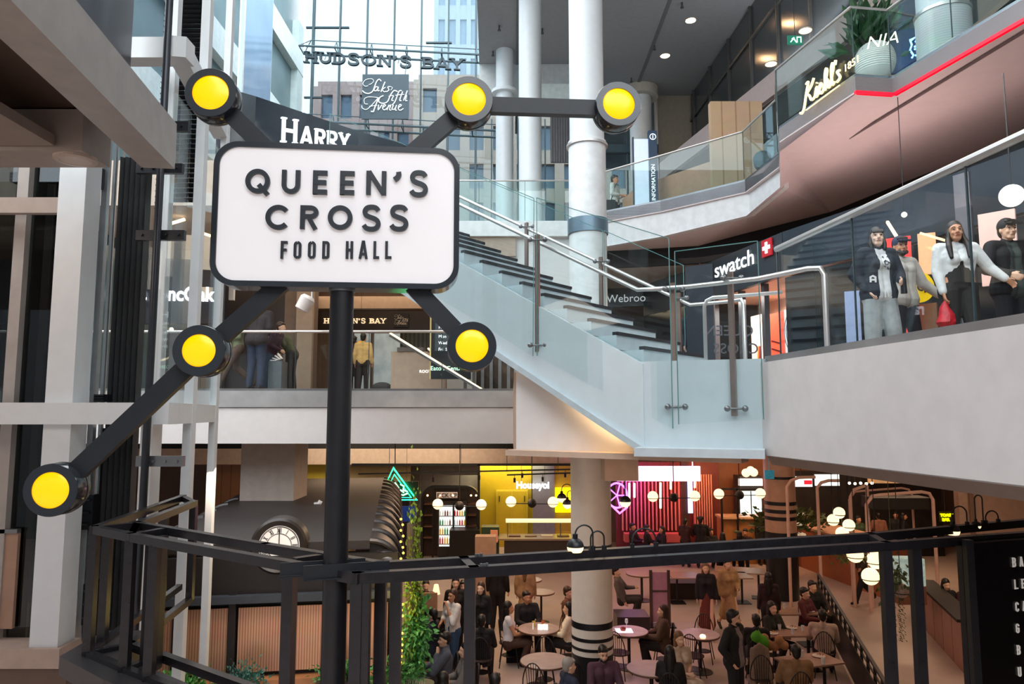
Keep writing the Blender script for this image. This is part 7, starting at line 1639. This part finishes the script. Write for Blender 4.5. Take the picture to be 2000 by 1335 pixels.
def sitter(ti, ang, d=.62, **kw):
    c, (x, y) = around(ti, ang, kw.pop('chairlab'), d); n = kw.pop('lab')
    return person('person', n, (x, y, 0), ang+180, 'sit', kw.pop('arms', ('table', 'table')), **kw)
sitter(0, -90, chairlab='wire chair under the woman in the white sleeveless top', lab='woman in white sleeveless top with dark hair, seated left of the card table', top='dcd8da', bot='4a3026', hair='long', fem=True, sleeve=.15, skin=1)
sitter(0, 85, chairlab='wire chair under the woman in the cream blouse', lab='woman with long dark hair in cream blouse, seated right of the card table', top='e8d8c0', bot='17151c', hair='long', fem=True, arms=('table', 'hold'))
sitter(0, -165, .9, chairlab='wire chair behind the card table under the man in black', lab='man in black jacket seated behind the card table looking down', top='131215', bot='131215', hair='short', skin=1, look=15, girth=1.08)
c, _ = around(1, -20, 'wire chair tucked at the near left of the empty foreground table', .5); around(1, 178, 'wire chair behind the empty foreground table, next to the column', .6); around(1, 35, 'wire chair right of the empty foreground table behind the grey-haired man', .62)
around(0, 140, 'empty wire chair between the card table and the big column', .85)
sitter(5, 85, .7, chairlab='wire chair under the woman in the brown coat', lab='woman in brown coat seated at the pink lit table right of the column', top='4e3828', bot='1c1618', hair='long', fem=True, hc=1, coat=1, arms=('table', 'table'))
around(5, -30, 'wire chair under the pink lit table right of the column', .55)
around(6, 160, 'black wire chair standing behind the pink-sheen round table', .68); around(6, -30, 'wire chair in front of the pink-sheen round table, before its pedestal', .5)
def sit_at(px, py, face, lab, ch=None, z=1.25, **kw):
    q = PZ(px, py, z); h = kw.pop('h', 1.72)
    if ch: a = math.radians(face); chair(q.x-math.sin(a)*0.02, q.y+math.cos(a)*.02, face, ch)
    return person('person', lab, (q.x, q.y, 0), face, 'sit', kw.pop('arms', ('table', 'table')), h=h, **kw)
sit_at(1178, 1265, 10, 'bearded man in plum shirt seated in the foreground below the striped column', 'wire chair under the man in the plum shirt', top='4c3040', bot='1a171b', hair='short', beard=True, girth=1.1, tilt=10, vox=.013)
sit_at(1112, 1288, 110, 'grey-haired man in navy suit seated with his side to the camera at the bottom', 'wire chair under the grey-haired man in navy', top='1a2236', bot='15161c', hair='short', hc=3, skin=0, coat=1)
sit_at(1327, 1237, 20, 'fair-haired woman in beige dress seated behind the black-haired one', 'wire chair under the woman in the beige dress', top='c9b49c', bot='c9b49c', hair='long', hc=2, fem=True, skirt=.6, sleeve=.4, arms=('front', 'table'))
sit_at(1308, 1264, 165, 'black-haired woman in black seen from behind at the bottom', 'wire chair under the black-haired woman seen from behind', top='0f0d0e', bot='0f0d0e', hair='long', fem=True)
sit_at(868, 1238, -75, 'man in grey suit resting his chin on his hand at the bottom left', 'wire chair under the man in the grey suit', top='575b66', bot='2a2b33', hair='short', hc=0, coat=1, arms=('chin', 'table'), girth=1.08, vox=.013)
sit_at(844, 1192, -110, 'man in navy suit seated behind the grey-suited one', 'wire chair under the man in the navy suit', top='1a2233', bot='14161f', coat=1)
sit_at(908, 1258, -80, 'woman in grey top with dark hair beside the thick frame post', 'wire chair under the woman in grey by the frame post', top='77706c', bot='211d1f', hair='bob', fem=True)
sit_at(868, 1316, 150, 'dark-haired person at the very bottom left of the hall, seen from behind', None, top='2a1c16', bot='141214', hair='bob')
sit_at(941, 1203, 175, 'person dressed all in black seated with back to camera beside the frame post', 'wire chair under the all-black figure by the frame post', top='0c0b0d', bot='0c0b0d', hair='short')
sit_at(968, 1318, 170, 'dark head and shoulders at the bottom edge right of the thick frame post', None, top='0f0d0f', bot='0f0d0f')
sit_at(1215, 1108, 75, 'man in grey shirt lounging beside the far round table, legs crossed', None, top='5c5450', bot='2a2522', lean=-14, arms=('table', 'low'))
sit_at(1110, 1148, 60, 'person in tan top seated behind the big column on its left', None, top='6a4632', bot='2a1e1a', hair='short', hc=1)
sit_at(1508, 1178, 25, 'dark-haired woman in dark green seated at the long table by the ramp railing', 'wire chair under the woman in dark green', top='1f2118', bot='151310', hair='long', fem=True)
sit_at(1476, 1202, 170, 'dark figure seated with back to camera beside the standing man', 'wire chair under the dark figure beside the standing man', top='101014', bot='101014')
sit_at(1606, 1193, 160, 'man in white patterned shirt seen from behind near the ramp railing', 'wire chair under the man in the white patterned shirt', top='b9a090', bot='241c1c', hair='short', sleeve=.5, girth=1.08)
sit_at(1553, 1262, 178, 'man in beige jacket seen from behind at the bottom right', 'wire chair under the man in the beige jacket', top='8a6846', bot='241a16', hair='short', girth=1.1, coat=1)
sit_at(1572, 1150, 40, 'person in red checked shirt at the long table by the railing', None, top='5a2226', bot='1a1416', hair='short')
sit_at(1586, 1124, 20, 'dark-haired person in black at the head of the ramp railing', None, top='100e10', bot='100e10', hair='short', z=1.4)
sit_at(1846, 1108, 5, 'smiling woman in black leaning at the dark bar counter on the right', None, top='120f12', bot='120f12', hair='bob', fem=True, z=1.55, tilt=10)
sit_at(1888, 1111, -10, 'man in dark red leaning at the dark bar counter on the right', None, top='3a1216', bot='120f12', hair='short', z=1.55)
def stand_at(px, py, face, lab, h=1.7, pose='stand', **kw): return person('person', lab, standing(px, py, h), face, pose, kw.pop('arms', ('down', 'down')), h=h, **kw)
stand_at(1433, 1192, 45, 'man in open black jacket over a grey shirt standing at the bottom centre-right', 1.8, arms=('pocket', 'pocket'), top='131314', bot='121214', shirt='8a7c80', coat=1, look=28, vox=.012, skin=0, beard=True)
stand_at(884, 1152, -45, 'woman in loose white blouse and jeans standing by the leaf column', 1.66, arms=('mouth', 'hold'), top='e4ded8', bot='35506e', hair='long', hc=1, fem=True, skin=1, vox=.013, sleeve=.7)
stand_at(939, 1138, -20, 'pale woman in black standing just right of the thick frame post', 1.66, top='131114', bot='131114', hair='long', hc=1, fem=True, skin=3)
stand_at(832, 1134, 10, 'woman in black with hair tied back behind the tan menu board', 1.62, top='121012', bot='121012', hair='bun', fem=True)
stand_at(890, 1128, 5, 'woman in black behind the white-bloused one', 1.7, top='100e11', bot='100e11', hair='long', fem=True)
stand_at(905, 1134, 5, 'person in red top half hidden by the thick frame post', 1.6, top='a81c28', bot='19161a', hair='short')
stand_at(1026, 1092, 170, 'woman with long fair hair in tan coat standing at the far small table', 1.7, top='a07c5a', bot='a07c5a', hair='long', hc=2, fem=True, coat=1, skirt=.55)
stand_at(972, 1085, 170, 'figure in black standing before the beige pillar at the far left of the hall', 1.75, top='0e0c0e', bot='0e0c0e')
stand_at(1378, 1100, -10, 'fair woman in long rust-brown skirt walking toward the camera', 1.66, 'walk', top='17141a', bot='63261c', hair='long', hc=2, fem=True, skirt=.8, shoe='c8b8a8')
stand_at(1421, 1092, 10, 'woman in belted tan coat walking beside the rust-skirted one', 1.7, 'walk', top='b08c5e', bot='b08c5e', hair='short', fem=True, skirt=.68, arms=('hold', 'down'), coat=1)
stand_at(1500, 1118, 170, 'dark-haired woman in dark red standing by the long table, seen from behind', 1.65, top='2a1214', bot='141012', hair='long', fem=True)
q = PZ(1542, 1128, 0); person('person', 'figure in dark clothes standing on the walkway at the foot of the wood-clad bar', tuple(q), 20, 'stand', ('hold', 'down'), '1a2326', '0f1214', h=1.75)
q = PZ(1690, 1178, 0); person('person', 'man in black trousers striding along the ramp under the hanging globes', tuple(q), -75, 'walk', ('swing', 'down'), '3a3026', '0f0f12', h=1.78, skin=1)
# people at the back, above the frame rail
for k, (px, py, z, face, c, lab, hr) in enumerate(((1236, 1016, 1.35, 60, '1b1114', 'diner in black nearest the violet neon, at the pink wall', 'short'), (1264, 1022, 1.3, 90, '151012', 'diner in dark jacket facing right before the pink slats', 'short'), (1292, 1022, 1.35, -70, '120c0f', 'long-haired diner in black facing left before the pink slats', 'long'),
    (1338, 1012, 1.6, 150, '3a1c1c', 'figure in dark red standing by the brown post', 'short'), (1368, 1008, 1.7, 160, '15100f', 'tallest dark figure standing right of the brown post', 'curly'), (1388, 1026, 1.35, 20, '120f0f', 'seated dark figure left of the amber bar', 'short'), (1411, 1037, 1.3, 170, '0e0c0c', 'back of a dark-haired diner before the amber bar, left one', 'long'), (1444, 1034, 1.3, 175, '0e0c0c', 'back of a dark-haired diner before the amber bar, right one', 'long'),
    (1455, 1027, 1.35, -30, '281014', 'diner in dark red before the white display fridge', 'short'))):
    q = PZ(px, py, z+.02); (person('person', lab, (q.x, q.y, 0), face, 'sit' if z < 1.5 else 'stand', ('table', 'table'), c, '100c0c', hr, 0, 1, (1.72 if z < 1.5 else z), vox=.02, fem=hr == 'long'))
for k, (px, py, face, c, lab, hr) in enumerate(((1487, 1004, 10, '0f0d10', 'woman in black standing left of the dark-ringed column', 'long'), (1514, 1002, -5, '161212', 'bearded man in black with folded arms before the dark-ringed column', 'short'), (1572, 975, 80, '10100e', 'barman in black at the lit back shelves', 'short'), (1676, 1006, 20, '3a4a30', 'guest in olive behind the hanging globes', 'short'), (1715, 1000, 170, '8a5a48', 'guest in pale rose hooded top seen from behind inside the widest arch', 'short'), (1749, 998, -20, '1f1a1c', 'guest in dark clothes inside the widest arch, left of the empty dark bar', 'short'), (1765, 1000, 60, '17131a', 'guest in black inside the widest arch, nearest the arch centre', 'long'))):
    q = PZ(px, py, 1.72); q = q*(min(q.y, 26.3)/q.y); person('person', lab, (q.x, q.y, 0), face, 'stand', ('front', 'front') if k == 1 else ('hold', 'down'), c, '100c0c', hr, 0, 1, 1.7, vox=.02, fem=hr == 'long', beard=(k == 1))
# rectangular tables with things on them
def rect_table(px, py, w, d, rz, label, items=()):
    q = PZ(px, py, .75); t = thing('long_table', label, 'table', (q.x, q.y, 0), 'rectangular dining tables', rz)
    b = M(); b.mm((-w/2, -d/2, .72), (w/2, d/2, .75)); part('table_top', b, mat('9a7a68', .3, noise=.1), t, local=True)
    for sx in (-1, 1): b = M(); b.cyl((sx*(w/2-.2), 0, .02), (sx*(w/2-.2), 0, .72), .03, 10); b.mm((sx*(w/2-.2)-.2, -.2, 0), (sx*(w/2-.2)+.2, .2, .02)); part('leg', b, BLK, t, local=True)
    R = Matrix.Rotation(rz, 3, 'Z')
    return lambda x, y: V3((q.x, q.y, .75))+R @ V3((x, y, 0))
ta = rect_table(1548, 1192, 1.1, .6, .05, 'far rectangular table with candles by the ramp railing'); tb = rect_table(1545, 1232, 1.1, .65, .05, 'middle rectangular table with plates and bottles'); tc_ = rect_table(1580, 1288, 1.05, .62, .3, 'nearest rectangular table at the bottom right, by the man in beige')
rect_table(1385, 1122, 2.2, .8, .0, 'long pale table behind the rust-skirted woman'); rect_table(1445, 1112, 1.4, .8, -.3, 'pale table at the back of the hall beside the walkway')
def glass_at(p, lab, wine=False, c='d8dde0'):
    t = thing('wine_glass' if wine else 'tumbler', lab, 'glass', p, 'glasses on the dining tables'); b = M()
    if wine: b.lathe([(.03, 0), (.005, .01), (.005, .09), (.03, .11), (.036, .15), (.028, .19)], p, 14); part('bowl', b, mat(c, .1, spec=.8), t, smooth=True)
    else: b.lathe([(.03, 0), (.036, .11), (.030, .11), (.026, .01)], p, 14); part('body', b, mat(c, .1, spec=.8), t, smooth=True)
def plate_at(p, lab, food='a05a38'):
    t = thing('plate', lab, 'plate', p, 'plates on the dining tables'); b = M(); b.lathe([(.06, 0), (.11, .012), (.115, .018), (.01, .012)], p, 20); part('dish', b, mat('d8ccc4', .3), t, smooth=True)
    b = leafcluster(14, p+V3((0, 0, .03)), .06, .06, .02, .035, .1, 4); part('food', b, mat(food, .6), t)
for k, (f, x, y) in enumerate(((ta, -.4, .1), (ta, .35, -.1), (tb, -.45, -.15), (tb, .1, .2), (tb, .45, -.1), (tc_, -.35, -.1), (tc_, .3, .1))): plate_at(f(x, y), 'white plate of food on a rectangular dining table near the ramp', ['a05a38', '6a3a20', 'c09050'][k % 3])
for k, (f, x, y) in enumerate(((ta, -.1, .2), (ta, .1, -.2), (tb, -.2, .1), (tb, .25, .0), (tb, -.05, -.2), (tc_, 0, .2), (tc_, .1, -.25), (ta, .5, .2))): glass_at(f(x, y), 'drinking glass on a rectangular dining table near the ramp')
for k, (x, y) in enumerate(((-.45, .25), (.5, .05))):
    p = ta(x, y); b = M(); b.lathe([(.03, 0), (.035, .07), (.028, .07), (.02, .06)], p, 12); t = thing('candle_glass', ['glowing candle glass at the left of the far rectangular table', 'glowing candle glass at the right of the far rectangular table'][k], 'candle', p); part('cup', b, mat('e0c8a8', .2), t); b = M(); b.ball(p+V3((0, 0, .085)), .022, 8, 6); part('flame', b, mat('ffd890', .4, emit=18, ecol='ffc870', noise=0), t)
p = tb(-.3, .28); b = M(); b.lathe([(.035, 0), (.036, .17), (.012, .22), (.012, .28)], p, 14); single('sauce_bottle', b, mat('5a2a18', .2), 'brown sauce bottle on the middle rectangular table', 'bottle', smooth=True)
T0 = V3(TBL[0].location)+V3((0, 0, .75)); 
t = thing('card_stand', 'row of bright white menu cards standing on the card table', 'cards', T0)
for i in range(4): b = M(); b.box(T0+V3((.0+.055*i, -.12-.02*(i % 2), .055)), (.045, .03, .11), Matrix.Rotation(.25*(i % 2*2-1), 3, 'Z')); part('card', b, mat('f0f2ee', .4, emit=.7), t)
b = M(); b.lathe([(.012, 0), (.01, .1), (.016, .12)], T0+V3((-.12, -.1, 0)), 8); single('small_bottle', b, mat('eef0ea', .3, emit=.3), 'tiny white bottle left of the menu cards', 'bottle')
glass_at(T0+V3((.1, .15, 0)), 'tumbler with orange drink on the card table', c='c86a3a'); glass_at(T0+V3((-.1, .1, 0)), 'tumbler with yellow drink on the card table', c='d8c060')
T5 = V3(TBL[5].location)+V3((0, 0, .75)); glass_at(T5+V3((-.02, .15, 0)), 'wine glass on the pink lit table right of the column', True); 
b = M(); b.lathe([(.05, 0), (.065, .05), (.03, .08)], T5+V3((-.12, -.02, 0)), 14); single('berry_bowl', b, mat('8a2a20', .4), 'small red bowl on the pink lit table', 'bowl', smooth=True)
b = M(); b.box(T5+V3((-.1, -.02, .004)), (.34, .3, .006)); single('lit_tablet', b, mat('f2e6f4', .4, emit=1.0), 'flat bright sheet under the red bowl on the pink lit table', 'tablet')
T6 = V3(TBL[6].location)+V3((0, 0, .75)); b = M(); b.lathe([(.06, 0), (.05, .035), (.01, .05)], T6+V3((.0, -.22, 0)), 14); single('table_light', b, mat('ffe6b0', .4, emit=5, ecol='ffd898', noise=0), 'small glowing dome light on the pink-sheen table', 'lamp', smooth=True)
pk = area('pink_table_glow', tuple(T6+V3((-.2, .3, 2.4))), (.3, .3), 5, (1, .25, .85)); pk = area('pink_table_glow', tuple(T5+V3((.1, .3, 2.3))), (.3, .3), 5, (1, .3, .9))
# coat over a chair, green bag, tan bag
q = PZ(1483, 1262, 1.0); o = chair(q.x, q.y, 170, 'wire chair draped with a pale coat beside the standing man')
b = M()
for i in range(9):
    x = -.17+.0425*i; b.cap(q+V3((x*.8, -.03*(i % 2), .04-abs(x)*.5)), q+V3((x*1.1, -.06-.07*(i % 2), -.62-.1*math.sin(i*1.7))), .034, .040, 10)
me = remesh(b, .015, 3); o = bpy.data.objects.new('draped_coat', me); me.materials.append(cloth('8a7260')); C.collection.objects.link(o); tags(o, 'pale beige coat draped over a chair back at the bottom, beside the standing man', 'coat')
q = PZ(1487, 1262, .98); b = M(); b.ball(q+V3((-.05, .1, .14)), .10, 18, 12, (1.1, .8, 1)); b.ball(q+V3((.06, .08, .04)), .11, 18, 12, (1, .7, 1.3)); b.ball(q+V3((.08, .1, -.12)), .10, 14, 10); b.tube([q+V3((-.08, .1, .2)), q+V3((-.03, .1, .31)), q+V3((.03, .1, .2))], .016, 8); me = remesh(b, .02, 3); o = bpy.data.objects.new('green_bag', me); me.materials.append(cloth('4f9a1c')); C.collection.objects.link(o); tags(o, 'bright green bag on the chair beside the draped coat', 'bag')
q = PZ(1512, 1262, .95); b = M(); 
for i in range(5): b.ball(q+V3((-.14+.08*i, .1-.03*i, .08*math.cos(i*2)+.04)), .085, 12, 8)
me = remesh(b, .02, 2); o = bpy.data.objects.new('tan_scarf', me); me.materials.append(cloth('a8744c')); C.collection.objects.link(o); tags(o, 'bunched tan scarf next to the bright green bag', 'scarf')
# bench seats, floor sign stand
bw(1280, 1420, 20.8, .0, .45, mat('2a1a18', .5), 'banquette', 'dark banquette bench behind the rust-skirted woman', 'bench', .6)
bw(1200, 1262, 17.3, 0, .48, mat('2f2426', .4), 'lounge_bench', 'dark curved bench beneath the lounging man', 'bench', .7)
t = thing('floor_sign_stand', 'upright metal sign stand with pink reflecting glass right of the column', 'sign stand', tuple(PZ(1290, 1222, 0)))
q = PZ(1290, 1222, 0)
for px in (1268, 1298): p = PZ(px, 1218, 0); b = M(); b.mm((q.x+(-.22 if px == 1268 else .22)-.035, q.y-.03, .03), (q.x+(-.22 if px == 1268 else .22)+.035, q.y+.03, 1.35)); part('post', b, mat('6a5a54', .3, metal=.7), t)
b = M(); b.mm((q.x-.19, q.y-.01, .1), (q.x+.19, q.y+.01, 1.3)); part('glass_panel', b, mat('b88a9c', .15, spec=.8), t); b = M(); b.mm((q.x-.35, q.y-.2, 0), (q.x+.35, q.y+.2, .03)); part('base', b, BLK, t); b = M(); b.mm((q.x-.19, q.y-.02, .82), (q.x+.19, q.y+.02, .86)); part('cross_bar', b, mat('6a5a54', .3, metal=.7), t)
# ramp: railing, wood-clad bar, booth
r0, r1 = PZ(1598, 1120, .95), PZ(1740, 1350, .95)
t = thing('ramp_railing', 'black railing with pierced rail sloping along the ramp at the right', 'railing', (r0.x, r0.y, 0))
n = 14
for i in range(n+1): p = r0.lerp(r1, i/n); b = M(); b.mm((p.x-.02, p.y-.02, 0), (p.x+.02, p.y+.02, .95)); part('baluster', b, BLK, t)
b = M(); b.bar(r0, r1, .06, .04); b.bar(r0-V3((0, 0, .16)), r1-V3((0, 0, .16)), .03, .03); part('handrail', b, BLK, t)
b = M(); b.bar(r0-V3((.06, 0, .55)), r1-V3((.06, 0, .55)), .02, .7); part('infill_panel', b, mat('1a1412', .4), t)
w0, w1 = PZ(1560, 1105, 0), PZ(1725, 1168, 0)
WOOD = striped('woodclad', 'a8603e', '84472c', 2.2, 0, .4, duty=.94)
b = M(); b.prism([w0, w1, w1+V3((1.2, .8, 0)), w0+V3((1.2, .8, 0))], (0, 0, 1.35)); single('wood_bar', b, WOOD, 'reddish timber clad bar front along the far side of the ramp', 'bar')
WB = bpy.data.objects['wood_bar']; b = M(); b.prism([w0+V3((-.05, -.05, 1.35)), w1+V3((-.05, -.05, 1.35)), w1+V3((1.2, .8, 1.35)), w0+V3((1.2, .8, 1.35))], (0, 0, .06)); part('worktop', b, mat('c9987c', .3), WB, 'pale worktop')
b = leafcluster(500, (w0+w1)/2+V3((-1.3, .6, 1.75)), 1.1, .4, .35, .22, .3, 31); single('bar_plants', b, mat('4a5526', .6, noise=.35, scale=6), 'long bed of olive leafy plants on the timber bar behind the frame rail', 'plants', kind='stuff')
b0, b1 = PZ(1795, 1215, 0), PZ(1884, 1316, 0); bdv = (b1-b0).normalized(); bnv = V3((-bdv.y, bdv.x, 0))
if bnv.x < 0: bnv = -bnv
t = thing('dark_bar_counter', 'bar counter with pinkish panelled front and dark top at the right end of the ramp', 'bar counter', (b0.x, b0.y, 0))
L = (b1-b0).length; k = 5
for i in range(k):
    p, q = b0+bdv*(L*i/k+.015), b0+bdv*(L*(i+1)/k-.015); b = M(); b.prism([p, q, q+V3((0, 0, .98)), p+V3((0, 0, .98))], bnv*.06); part('front_panel', b, mat('9a6c60', .4, noise=.05), t)
b = M(); b.prism([b0+bnv*.05, b1+bnv*.05, b1+bnv*.34, b0+bnv*.34], (0, 0, 1.0)); part('carcass', b, DARK, t); b = M(); b.prism([b0-bnv*.08, b1-bnv*.08, b1+bnv*.38, b0+bnv*.38], (0, 0, .06)); 
for i, v in enumerate(b.v): b.v[i] = (v[0], v[1], v[2]+1.0)
part('top', b, mat('1a1210', .65), t)
bw(1738, 1790, 16.8, 1.3, 1.9, mat('9ab0a8', .3, emit=.45, noise=.4, scale=8), 'lit_display_case', 'pale lit display case between the two thick frame posts', 'display case', .4); bw(1738, 1790, 16.75, .9, 1.3, mat('7a5240', .5), 'case_plinth', 'brown plinth below the pale lit display case', 'plinth', .5)
# low things: bags, black box by tables
b = M(); q = PZ(1005, 1290, 0); b.box(q+V3((0, 0, .2)), (.35, .25, .4)); single('black_backpack', b, cloth('121014'), 'black backpack on the floor beside the card table', 'bag')
# beige pillar far left of hall
b = M(); p = PZ(955, 1160, 0); b.mm((p.x-.3, 19.2, 0), (p.x+.25, 19.6, 2.0)); struct('pier', b, mat('a88a76', .6))
